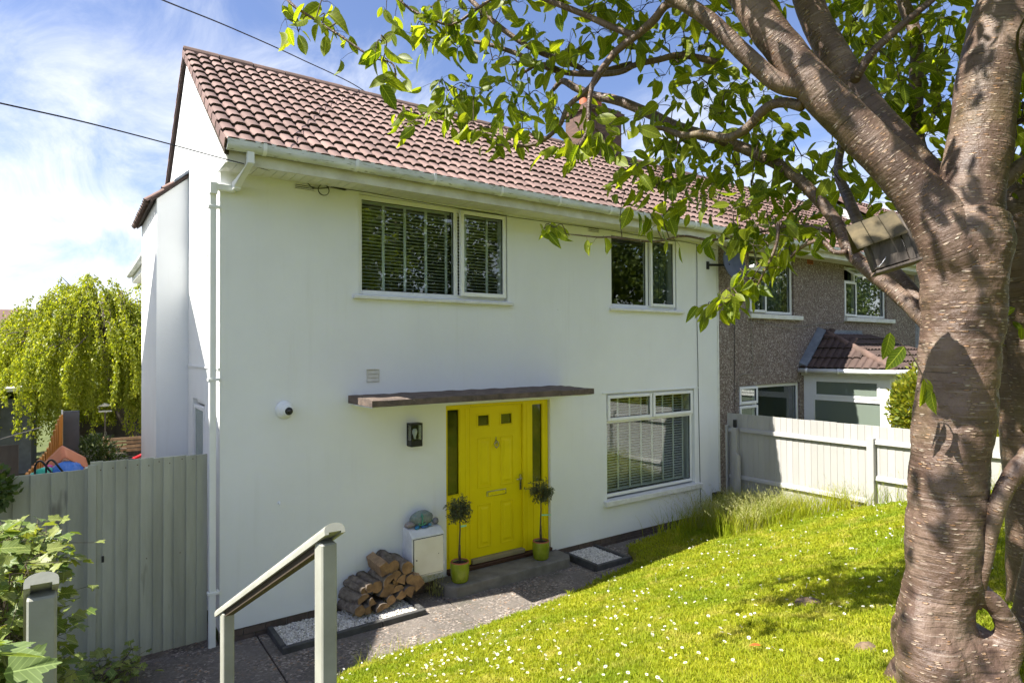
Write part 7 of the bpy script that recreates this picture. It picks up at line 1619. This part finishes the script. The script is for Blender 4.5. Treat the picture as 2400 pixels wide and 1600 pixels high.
for i in range(6):
    x0 = -hw-0.050+(i % 3)*0.062; dz = 0.002*(i % 2)
    q = [nbp(x0, -0.108, 0.044+dz), nbp(x0+0.060, -0.108, 0.046+dz), nbp(x0+0.060, 0.0, 0.158+dz), nbp(x0, 0.0, 0.156+dz)] if i < 3 else [nbp(x0, 0.002, 0.156+dz), nbp(x0+0.060, 0.002, 0.158+dz), nbp(x0+0.060, 0.105, 0.055+dz), nbp(x0, 0.105, 0.053+dz)]
    up = NZ*0.010
    obj('roof_board', MB().hexa(q+[p+up for p in q]), M['box_roof'], nbx, bevel=0.002)
q = [nbp(hw+0.012, y, z) for y, z in ((-0.06, 0.05), (0.07, 0.05), (0.004, 0.145))]
obj('gable_board', MB().add(q+[p+NX*0.012 for p in q], [(0, 1, 2), (5, 4, 3), (0, 3, 4, 1), (1, 4, 5, 2), (2, 5, 3, 0)]), M['box_wood'], nbx)
hook = [nbp(-0.025, -0.08, -0.015), nbp(-0.028, -0.088, -0.02), nbp(-0.045, -0.086, -0.035), nbp(-0.058, -0.085, -0.045), nbp(-0.064, -0.082, -0.042), nbp(-0.066, -0.080, -0.050)]
obj('hook', MB().tube(hook, 0.0022, 6), pm('zinc', (0.35, 0.35, 0.37), rough=0.4, metal=0.8, bump=0), nbx, smooth=True)

# ================================================================== generic foliage
def quads(P, D, N, L, Wd):
    """leaf-shaped quads: P base (n,3), D dir, N normal, L length (n), Wd width factor"""
    D = D/np.linalg.norm(D, axis=1, keepdims=True); N = N-D*np.sum(N*D, 1, keepdims=True); N = N/np.maximum(np.linalg.norm(N, axis=1, keepdims=True), 1e-6)
    X = np.cross(D, N); L = L[:, None]
    V = np.stack([P, P+D*L*0.45+X*L*Wd-N*L*0.03, P+D*L, P+D*L*0.45-X*L*Wd-N*L*0.03], 1)
    n = len(P)
    return V.reshape(-1, 3), np.arange(4*n).reshape(n, 4)
def foliage(name, P, D, N, L, Wd, m, root):
    V, F = quads(P, D, N, L, Wd)
    return obj(name, np_mesh(name, V, [F], m), None, root, kind='stuff')

# ---- weeping willow behind the house
wt = thing('weeping_willow', (0.15, 15.0, -0.2), 'yellow green weeping willow in the back garden beyond the gable', 'tree')
obj('trunk', branch_mesh([(0.35, 15.0, -0.3, 0.24), (0.22, 15.0, 0.4, 0.19), (-0.05, 15.0, 1.1, 0.17), (-0.25, 15.1, 1.8, 0.16), (-0.45, 15.1, 2.8, 0.11), (-0.5, 15.1, 3.8, 0.05)], 16, 6, 0.12, 4, 3), M['grey_bark'], wt, smooth=True)
wr = np.random.default_rng(5)
PW, DW, LW = [], [], []
wb = MB()
BO = [(wr.uniform(0, 2*math.pi), 2.5*math.sqrt(wr.uniform(0.02, 1)), 0.22*wr.normal()) for _ in range(46)]
for i in range(430):
    a, R, dzb = BO[i % 46]; a = a+0.16*wr.normal(); R = max(0.05, R+0.17*wr.normal())
    c = np.array([-0.75+R*math.cos(a)*1.0, 15.0+R*math.sin(a)])
    top = 4.95-0.27*R*R+dzb+0.10*wr.normal()
    top = max(top, 2.3)
    bot = 0.5+0.5*wr.random()+0.9*((i % 46) % 4 == 0)
    if R < 1.5: bot = max(bot, 1.4)
    st = np.array([-0.5, 15.1, 3.4])
    ou = np.array([math.cos(a), math.sin(a)])
    pts = []
    for t in np.linspace(0, 1, 22):
        z = top-(top-bot)*t
        sp_out = 0.35*math.sin(min(1, t*2.2)*1.57)
        pts.append((c[0]+ou[0]*sp_out+0.05*math.sin(t*6+i), c[1]+ou[1]*sp_out, z+0.12*math.sin(t*3.14)))
    if i % 4 == 0: wb.tube([tuple(st), tuple(0.5*(st+np.array(pts[0]))+np.array([0, 0, 0.25])), pts[0], pts[4]], [0.03, 0.02, 0.012, 0.006], 5, cap=False)
    pts = np.array(pts)
    seg = wr.uniform(0, 20.99, 360); k = seg.astype(int); f = (seg-k)[:, None]
    p = pts[k]*(1-f)+pts[k+1]*f+wr.normal(0, 0.042, (360, 3))
    PW.append(p); DW.append(np.stack([wr.normal(0, 0.55, 360), wr.normal(0, 0.55, 360), -np.ones(360)], 1)); LW.append(wr.uniform(0.05, 0.10, 360))
for (x, y, z) in ((-2.35, 15, 3.9), (-1.5, 14.6, 4.6), (0.4, 14.8, 4.75), (-0.9, 14.2, 4.9)):
    n = 240; t = wr.random(n); ang = wr.uniform(0, 6.28, n); R = 0.55*t
    p = np.stack([x+R*np.cos(ang), y+R*np.sin(ang), z+0.22-0.7*t*t+wr.normal(0, .05, n)], 1)
    PW.append(p); DW.append(np.stack([np.cos(ang), np.sin(ang), -1-wr.random(n)], 1)); LW.append(wr.uniform(0.07, 0.12, n))
P = np.concatenate(PW); foliage('crown', P, np.concatenate(DW), wr.normal(0, 1, (len(P), 3)), np.concatenate(LW), 0.26, M['willow_leaf'], wt)
obj('boughs', wb, M['grey_bark'], wt, smooth=True, kind='stuff')

def bush(name, label, c, s, n, L, Wd, m, cat='shrub', seed=1, stems=6, group=None, up=0.3, shell=0.55, lobes=7):
    t = thing(name, (c[0], c[1], c[2]-s[2]), label, cat, group)
    r = np.random.default_rng(seed)
    lob = r.normal(0, 1, (lobes, 3)); lob /= np.linalg.norm(lob, axis=1, keepdims=True); lob[:, 2] = np.abs(lob[:, 2])*0.8
    idx = r.integers(0, lobes, n)
    d = r.normal(0, 1, (n, 3)); d /= np.linalg.norm(d, axis=1, keepdims=True)
    q = shell+(1-shell)*r.random((n, 1))
    P = (lob[idx]*0.55 + d*q*0.55)*np.array(s)+np.array(c)
    D = d+np.array([0, 0, up])+r.normal(0, 0.5, (n, 3))
    foliage('foliage', P, D, r.normal(0, 1, (n, 3))+np.array([0, 0, 0.8]), L*r.uniform(0.7, 1.3, n), Wd, m, t)
    mb = MB(); rr = random.Random(seed)
    for i in range(stems):
        a = rr.uniform(0, 6.28); b = Vector(c)+Vector((s[0]*0.6*math.cos(a), s[1]*0.6*math.sin(a), s[2]*rr.uniform(0, 0.6)))
        mb.tube([Vector(c)+Vector((0, 0, -s[2]-0.1)), Vector(c)+Vector((s[0]*0.3*math.cos(a), s[1]*0.3*math.sin(a), -s[2]*0.3)), b], [0.03, 0.02, 0.006], 6, cap=False)
    obj('stems', mb, M['stem'], t, kind='stuff')
    return t
bush('golden_shrub', 'golden green shrub behind the white fence, left of the cherry trunk', (10.4, -3.0, 1.75), (0.95, 0.85, 1.15), 8000, 0.085, 0.24, M['bush_leaf'], seed=2)
bush('golden_shrub', 'golden green shrub behind the fence, right of the cherry trunk', (9.6, -4.4, 1.5), (0.9, 0.9, 0.85), 6000, 0.085, 0.24, M['bush_leaf'], seed=3)
bush('dark_conifer', 'low dark bush beyond the gate by the patio', (-0.95, 5.2, 1.05), (0.45, 0.45, 0.55), 2600, 0.07, 0.15, M['dark_leaf'], seed=4)
bush('far_shrub', 'dark green shrub above the shed at the far left', (-3.3, 17.5, 2.0), (1.2, 1.0, 1.5), 3000, 0.16, 0.3, M['dark_leaf'], seed=6)
bush('ivy_clump', 'dark ivy clump over the end of the board fence', (-1.80, -0.02, 1.70), (0.22, 0.14, 0.26), 420, 0.055, 0.42, M['ivy_leaf'], seed=7, stems=3)

# ---- sycamore shrub by the steps: lobed leaves
def lobed(m, name):
    pts = []
    half = ((0.0, 1.0), (0.10, 0.86), (0.17, 0.90), (0.26, 0.74), (0.34, 0.74), (0.47, 0.60), (0.58, 0.74), (0.68, 0.74), (0.82, 0.93), (0.92, 0.80), (1.02, 0.80), (1.15, 0.62), (1.32, 0.52), (1.5, 0.60), (1.68, 0.56), (1.95, 0.72), (2.15, 0.55), (2.5, 0.36))
    for a, r in [(-q, w) for q, w in half[:0:-1]]+list(half):
        pts.append((0.55*r*math.sin(a), 0.30+0.62*r*math.cos(a), 0.10*r*abs(math.sin(a))-0.16*max(0, r*math.cos(a))**2))
    V = [(0, 0.28, -0.02)]+pts+[(0, 0.06, 0)]
    n = len(pts)
    F = [(0, i+1, i+2) for i in range(n-1)]+[(0, n, n+1), (0, n+1, 1)]
    me = bpy.data.meshes.new(name); me.from_pydata(V, [], F); me.polygons.foreach_set('use_smooth', [True]*len(F)); me.materials.append(m); me.update()
    leaf_uv(me, np.array(V), 1)
    return me, np.array(V), np.array(F)
SY, SYV, SYF = lobed(M['sycamore_leaf'], 'sycamore_leaf')
BG, BGV, BGF = lobed(M['big_leaf'], 'large_leaf')
def leaf_shrub(name, label, spots, meshes, seed, L0, keep, stem_m='stem', base=None, flat=0.9, cat='shrub'):
    t = thing(name, base, label, cat)
    rr = random.Random(seed); mb = MB(); ls = []
    for (x, y, z, n, s) in spots:
        c = Vector((x, y, z)); b0 = Vector(base)+Vector((rr.uniform(-.15, .15), rr.uniform(-.15, .15), 0))
        mb.tube([b0, b0.lerp(c, 0.5)+Vector((rr.gauss(0, .04), rr.gauss(0, .04), 0.08)), c], [0.008, 0.005, 0.003], 5, cap=False)
        for i in range(n):
            p = c+Vector((rr.gauss(0, s), rr.gauss(0, s), rr.gauss(0, s*0.6)))
            a = rr.uniform(0, 6.28); d = Vector((math.cos(a)+0.3, math.sin(a)-0.45, rr.gauss(-0.15, 0.25))).normalized()
            nrm = Vector((rr.gauss(-0.25, 0.35), rr.gauss(-0.1, 0.35), flat)); nrm = (nrm-d*nrm.dot(d)).normalized()
            mb.tube([c, p], [0.0018, 0.0014], 4, cap=False)
            ls.append((p, d, nrm, L0*rr.uniform(0.65, 1.25)))
    ls.sort(key=lambda l: (l[0]-CAM).length)
    rest = []; k = 0
    for l in ls:
        if k < keep and in_frame(l[0]):
            o = bpy.data.objects.new('leaf', meshes[0]); col.objects.link(o); o.parent = t; o.matrix_local = Matrix.Translation(-LOC[t.name]) @ Matrix(leaf_matrix(*l).tolist()); k += 1
        else: rest.append(l)
    if rest:
        VV = [meshes[1] @ leaf_matrix(*l)[:3, :3].T + leaf_matrix(*l)[:3, 3] for l in rest]; n = len(meshes[1])
        F = (meshes[2][None]+(np.arange(len(rest))*n)[:, None, None]).reshape(-1, 3)
        me = np_mesh('leaves', np.concatenate(VV), [F], meshes[0].materials[0], True); leaf_uv(me, meshes[1], len(rest))
        obj('leaves', me, None, t, kind='stuff')
    obj('stems', mb, M[stem_m], t, kind='stuff')
SYC = [(-1.62+0.0*i, -2.9, 1.2, 1, .05) for i in range(0)]
rr = random.Random(31)
for i in range(170):
    u = rr.random(); v = rr.random()
    SYC.append((-1.72+0.36*u+0.07*(v-0.5), -3.0+1.15*v, 0.85+1.10*rr.random()**0.8-0.16*u, 6, 0.085))
leaf_shrub('sycamore_shrub', 'sunlit sycamore shrub with lobed leaves in front of the gate fence', SYC, (SY, SYV, SYF), 5, 0.108, 290, base=(-1.62, -2.5, 0.3))
BIG = [(-1.49, -5.10, 2.25, 3, 0.025), (-1.46, -5.08, 2.18, 3, 0.03), (-1.44, -5.05, 2.11, 3, 0.035), (-1.46, -5.0, 2.05, 4, 0.05), (-1.40, -5.0, 2.02, 3, 0.04), (-1.50, -5.1, 2.14, 3, 0.03), (-1.36, -4.92, 1.95, 3, 0.05), (-1.44, -4.8, 1.90, 5, 0.07), (-1.48, -4.9, 2.0, 4, 0.06)]
leaf_shrub('broad_leaf_plant', 'big pale lobed leaves in the near left corner by the post', BIG, (BG, BGV, BGF), 9, 0.150, 60, base=(-1.66, -5.0, 1.1), flat=0.55)
WD = [(-1.32+0.55*rr.random(), -0.85+0.78*rr.random(), -0.02+0.34*rr.random()**2, 6, 0.07) for i in range(30)]
leaf_shrub('weed_clump', 'dark weeds and nettles at the foot of the gate', WD, (SY, SYV, SYF), 14, 0.095, 120, base=(-1.05, -0.45, -0.15), cat='weeds')

# ---- trees across the street, mirrored in the upstairs windows
def street_tree(x, y, h, r, label, seed):
    t = thing('street_tree', (x, y, 1.2), label, 'tree', 'trees across the street')
    obj('trunk', branch_mesh([(x, y, 1.0, 0.35), (x+0.1, y, 3.5, 0.28), (x-0.1, y+0.1, 6, 0.2), (x, y, h*0.8, 0.06)], 12, 5, 0.1, 2, seed), M['grey_bark'], t, smooth=True)
    rg = np.random.default_rng(seed); n = 5200
    lob = rg.normal(0, 1, (16, 3)); lob /= np.linalg.norm(lob, axis=1, keepdims=True)
    d = rg.normal(0, 1, (n, 3)); d /= np.linalg.norm(d, axis=1, keepdims=True)
    P = (lob[rg.integers(0, 16, n)]*0.62+d*(0.3+0.2*rg.random((n, 1))))*np.array([r, r, h*0.40])+np.array([x, y, 1.2+h*0.55])
    foliage('crown', P, d+rg.normal(0, .6, (n, 3)), rg.normal(0, 1, (n, 3)), rg.uniform(0.28, 0.5, n), 0.32, M['street_leaf'], t)
ORD = ('first', 'second', 'third', 'fourth', 'fifth', 'sixth', 'seventh', 'eighth', 'ninth')
for i in range(9):
    x, y, h, r, lab = 6+8.2*i+(i % 2)*0.8, -27-(i % 3), 12.5+1.2*((i*7) % 3), 4.3, 'dark tree across the street, mirrored in the windows, '+ORD[i]+' from the left'
    street_tree(x, y, h, r, lab, 60+i)
# ================================================================== grass, daisies and small growth
gr = np.random.default_rng(21)
def lawn_z_np(X, Y): return np.array([lawn_z(a, b) for a, b in zip(X, Y)])
cand = 900000
X = gr.uniform(-0.25, 8.40, cand); Y = gr.uniform(-7.4, -0.3, cand)
E_ = np.interp(X, [-0.6, 0.74, 1.82, 2.25, 3.12, 3.92, 4.6, 5.30, 5.55, 6.4, 8.42], [-2.9, -1.50, -1.37, -1.37, -1.28, -1.16, -1.06, -0.93, -0.42, -0.36, -0.30])
ok = Y < E_+gr.normal(0, 0.025, cand)
d2 = np.hypot(X-CAM.x, Y-CAM.y)
# keep what the camera (or one a step aside) can see, denser when near
ang = np.degrees(np.arctan2(X-CAM.x, Y-CAM.y))-math.degrees(YAW)
ok &= (ang > -30) & (ang < 52)
ok &= gr.random(cand) < np.clip(3.2/d2, 0.22, 1.0)
X, Y, d2 = X[ok], Y[ok], d2[ok]
n = min(len(X), 290000); X, Y, d2 = X[:n], Y[:n], d2[:n]
Z = lawn_z_np(X, Y)
pn = np.array([mnoise.noise(Vector((a*1.6, b*1.6, 4.0))) for a, b in zip(X, Y)])
pn2 = np.array([mnoise.noise(Vector((a*7.0, b*7.0, 1.0))) for a, b in zip(X, Y)])
H = (0.018+0.016*gr.random(n)+0.018*np.clip(pn, 0, 1)+0.022*np.clip(pn2, 0, 1))
edge = np.exp(-np.maximum(0, (np.interp(X, [-0.6, 0.74, 1.82, 2.25, 3.12, 3.92, 4.6, 5.30, 5.55, 6.4, 8.42], [-2.9, -1.50, -1.37, -1.37, -1.28, -1.16, -1.06, -0.93, -0.42, -0.36, -0.30])-Y))/0.06)
H *= 1+0.9*edge*gr.random(n)
A = gr.uniform(0, 2*math.pi, n); Wd = 0.0023*np.clip(d2/3.0, 0.8, 2.6)*gr.uniform(0.7, 1.3, n); lean = gr.uniform(0.3, 1.3, n)
B = gr.uniform(0, 2*math.pi, n)
bx, by = np.cos(A)*Wd, np.sin(A)*Wd; lx, ly = np.cos(B)*H*lean, np.sin(B)*H*lean
V = np.zeros((n, 5, 3))
V[:, 0] = np.stack([X-bx, Y-by, Z-0.008], 1); V[:, 1] = np.stack([X+bx, Y+by, Z-0.008], 1)
V[:, 2] = np.stack([X+bx*0.8+lx*0.4, Y+by*0.8+ly*0.4, Z+H*0.6], 1); V[:, 3] = np.stack([X-bx*0.8+lx*0.4, Y-by*0.8+ly*0.4, Z+H*0.6], 1)
V[:, 4] = np.stack([X+lx, Y+ly, Z+H*(1-0.25*lean)], 1)
i5 = (np.arange(n)*5)[:, None]
me = np_mesh('grass', V.reshape(-1, 3), [i5+np.array([[0, 1, 2, 3]]), i5+np.array([[3, 2, 4]])], M['grass'])
obj('grass', me, None, kind='stuff', label='short sunlit lawn grass sloping up from the path', cat='grass')

def tufts(name, spots, m, label, seed, hmin, hmax, wd=0.003, cat='grass', heads=0.0, lean=(0.2, 0.7)):
    r = np.random.default_rng(seed); VV = []; F4 = []; F3 = []; k = 0
    for (x, y, z, nb, s) in spots:
        for i in range(nb):
            px_, py_ = x+r.normal(0, s), y+r.normal(0, s); h = r.uniform(hmin, hmax); a = r.uniform(0, 6.28); b = r.uniform(0, 6.28); ln = r.uniform(*lean)*h
            pts = []
            for t in (0, 0.35, 0.7, 1.0):
                pts.append((px_+math.cos(b)*ln*t*t, py_+math.sin(b)*ln*t*t, z+h*t*(1-0.25*t*ln/h)))
            for j, p in enumerate(pts):
                w = wd*(1-0.9*j/3)
                VV += [(p[0]-math.cos(a)*w, p[1]-math.sin(a)*w, p[2]), (p[0]+math.cos(a)*w, p[1]+math.sin(a)*w, p[2])]
            for j in range(3): F4.append((k+2*j, k+2*j+1, k+2*j+3, k+2*j+2))
            k += 8
            if r.random() < heads:
                tip = np.array(pts[-1])
                for q in range(7):
                    dv = np.array([math.cos(b)+r.normal(0, .5), math.sin(b)+r.normal(0, .5), -0.5+r.normal(0, .4)]); dv /= np.linalg.norm(dv); L = r.uniform(0.02, 0.04)
                    s0 = np.array(pts[2])*(q/7)+tip*(1-q/7); sx = np.cross(dv, [0, 0, 1.0]); sx /= np.linalg.norm(sx)+1e-6
                    VV += [tuple(s0), tuple(s0+dv*L*0.5+sx*0.004), tuple(s0+dv*L), tuple(s0+dv*L*0.5-sx*0.004)]; F4.append((k, k+1, k+2, k+3)); k += 4
    return obj(name, np_mesh(name, np.array(VV), [np.array(F4)], m), None, label=label, cat=cat, kind='stuff')
rr = random.Random(17)
SP = [(min(8.36, 7.75+0.5*rr.gauss(0, 1)), min(-0.5, -1.15+0.55*rr.gauss(0, 1)), 0, 32, 0.11) for i in range(170)]+[(8.2+0.15*rr.random(), -1.4-3.0*rr.random(), 0, 9, 0.07) for i in range(45)]
SP = [(x, y, lawn_z(x, y), n_, s) for x, y, _, n_, s in SP]
tufts('tall_grass', SP, M['grass'], 'tall unmown grass in front of the white fence', 5, 0.14, 0.50, 0.0045)
SP = [(6.9+1.35*rr.random(), -0.5-1.2*rr.random(), 0, 18, 0.10) for i in range(75)]+[(8.1+0.25*rr.random(), -1.2-3.2*rr.random(), 0, 4, 0.06) for i in range(16)]
SP = [(x, y, lawn_z(x, y), n_, s) for x, y, _, n_, s in SP]
tufts('seeding_grass', SP, M['straw'], 'pale seeding grass heads between the wall corner and the fence', 6, 0.28, 0.66, 0.0026, heads=0.95, lean=(0.3, 0.8))
SP = [(2.38+0.1*rr.random(), -0.06-0.25*rr.random(), -0.12, 16, 0.05) for i in range(5)]
tufts('weed_tuft', SP, M['straw'], 'thin weed tuft under the meter box beside the step', 7, 0.12, 0.33, 0.002, heads=0.3)
SP = [(0.8+0.9*rr.random(), 0, 0, 10, 0.04) for i in range(9)]
SP = [(x, lawn_edge(x)-0.02, lawn_z(x, lawn_edge(x)-0.05)-0.05, n_, s) for x, _, _, n_, s in SP]
tufts('edge_grass', SP, M['grass'], 'ragged longer grass along the path edge of the lawn', 8, 0.10, 0.24, 0.003)
SP = [(-1.3+0.5*rr.random(), -0.2-0.7*rr.random(), -0.12, 14, 0.05) for i in range(8)]
tufts('gate_grass', SP, M['grass'], 'dark grass tufts by the gate foot at the left', 9, 0.08, 0.25, 0.003)

# daisies: one flower head on a short stalk
def daisy_mesh():
    V = []; F = []; mats = []
    mb = MB()
    n = 12
    for k in range(n):
        a = 2*math.pi*k/n; w = 0.14; c, s = math.cos(a), math.sin(a); b = len(mb.v)
        mb.v += [(0.25*c, 0.25*s, 0.0), (0.7*c-w*s, 0.7*s+w*c, 0.12), (1.0*c, 1.0*s, 0.10), (0.7*c+w*s, 0.7*s-w*c, 0.12)]
        mb.f.append((b, b+1, b+2, b+3)); mats.append(0)
    b = len(mb.v)
    for k in range(8): mb.v.append((0.34*math.cos(k*0.785), 0.34*math.sin(k*0.785), 0.06))
    mb.v.append((0, 0, 0.2))
    for k in range(8): mb.f.append((b+k, b+(k+1) % 8, b+8)); mats.append(1)
    b = len(mb.v)
    for z in (-4.5, 0.0):
        for k in range(3): mb.v.append((0.07*math.cos(k*2.09), 0.07*math.sin(k*2.09), z))
    for k in range(3): mb.f.append((b+k, b+(k+1) % 3, b+3+(k+1) % 3, b+3+k)); mats.append(2)
    me = mb.mesh('daisy'); me.materials.append(M['petal']); me.materials.append(pm('daisy_centre', (0.65, 0.40, 0.01), bump=0)); me.materials.append(M['grass'])
    me.polygons.foreach_set('material_index', mats); me.update(); return me, mb, mats
DA, DAmb, DAm = daisy_mesh()
rd = random.Random(99); pts = []
tries = 0
while len(pts) < 620 and tries < 60000:
    tries += 1
    x = rd.uniform(0.5, 8.2); y = rd.uniform(-6.2, -1.0)
    if y > lawn_edge(x)-0.06: continue
    d = math.hypot(x-CAM.x, y-CAM.y)
    dens = 0.16+0.30*max(0, mnoise.noise(Vector((x*1.1, y*1.1, 9.0))))+0.95*math.exp(-((x-1.15)**2/0.8+(y+2.9)**2/1.5))+0.3*math.exp(-((x-3.0)**2/2+(y+4.6)**2/1.0))
    if rd.random() > dens: continue
    p = Vector((x, y, lawn_z(x, y)+rd.uniform(0.035, 0.055)))
    if not in_frame(p): continue
    pts.append((d, p))
pts.sort(key=lambda t: t[0])
DV = np.array(DAmb.v); restp = []
for i, (d, p) in enumerate(pts):
    R = Matrix.Translation(p) @ Matrix.Rotation(rd.uniform(-0.5, 0.5), 4, 'X') @ Matrix.Rotation(rd.uniform(-0.5, 0.5), 4, 'Y') @ Matrix.Rotation(rd.uniform(0, 6.28), 4, 'Z') @ Matrix.Scale(rd.uniform(0.010, 0.0145), 4)
    if i < 300:
        o = bpy.data.objects.new('daisy', DA); col.objects.link(o); o.matrix_world = R
        tag(o, 'small white daisy flower in the lawn', 'daisy', 'daisies scattered over the lawn')
    else: restp.append(np.array(R))
if restp:
    VV = np.concatenate([DV @ R[:3, :3].T + R[:3, 3] for R in restp]); nv = len(DV)
    f4 = np.array([f for f in DAmb.f if len(f) == 4]); f3 = np.array([f for f in DAmb.f if len(f) == 3])
    off = (np.arange(len(restp))*nv)[:, None, None]
    me = np_mesh('far_daisies', VV, [(f4[None]+off).reshape(-1, 4), (f3[None]+off).reshape(-1, 3)], M['petal'])
    obj('far_daisies', me, None, kind='stuff', label='tiny white daisies further back in the lawn', cat='daisies')
# worm-cast soil patches and a fallen leaf
for i, (x, y, s, lab) in enumerate(((3.22, -4.56, 0.10, 'small bare soil mound in the middle of the lawn'), (2.21, -5.43, 0.055, 'small bare soil mound near the cherry trunk'))):
    mb = MB().lathe([(s*1.25, -0.02), (s, 0.012), (s*0.6, 0.032), (s*0.2, 0.040), (0.0, 0.041)], 18, (x, y, lawn_z(x, y)), close=False)
    mb.v = [(a+0.15*s*mnoise.noise(Vector((a*20, b*20, c*20))), b, c+0.012*mnoise.noise(Vector((a*30, b*30, 1)))) for a, b, c in mb.v]
    obj('soil_mound', mb, pm('dry_soil', (0.20, 0.14, 0.09), (0.12, 0.085, 0.055), scale=40, rough=1, bump=0.8, bscale=90, bdist=0.01), smooth=True, label=lab, cat='soil mound')
fl = obj('fallen_leaf', LEAF.copy(), None, label='orange fallen leaf lying on the near lawn', cat='leaf')
fl.data.materials.clear(); fl.data.materials.append(pm('autumn_leaf', (0.50, 0.10, 0.02), rough=0.6, bump=0))
fl.matrix_world = Matrix.Translation((2.04, -4.91, lawn_z(2.04, -4.91)+0.045)) @ Matrix.Rotation(0.8, 4, 'Z') @ Matrix.Scale(0.065, 4)
bpy.context.view_layer.update()
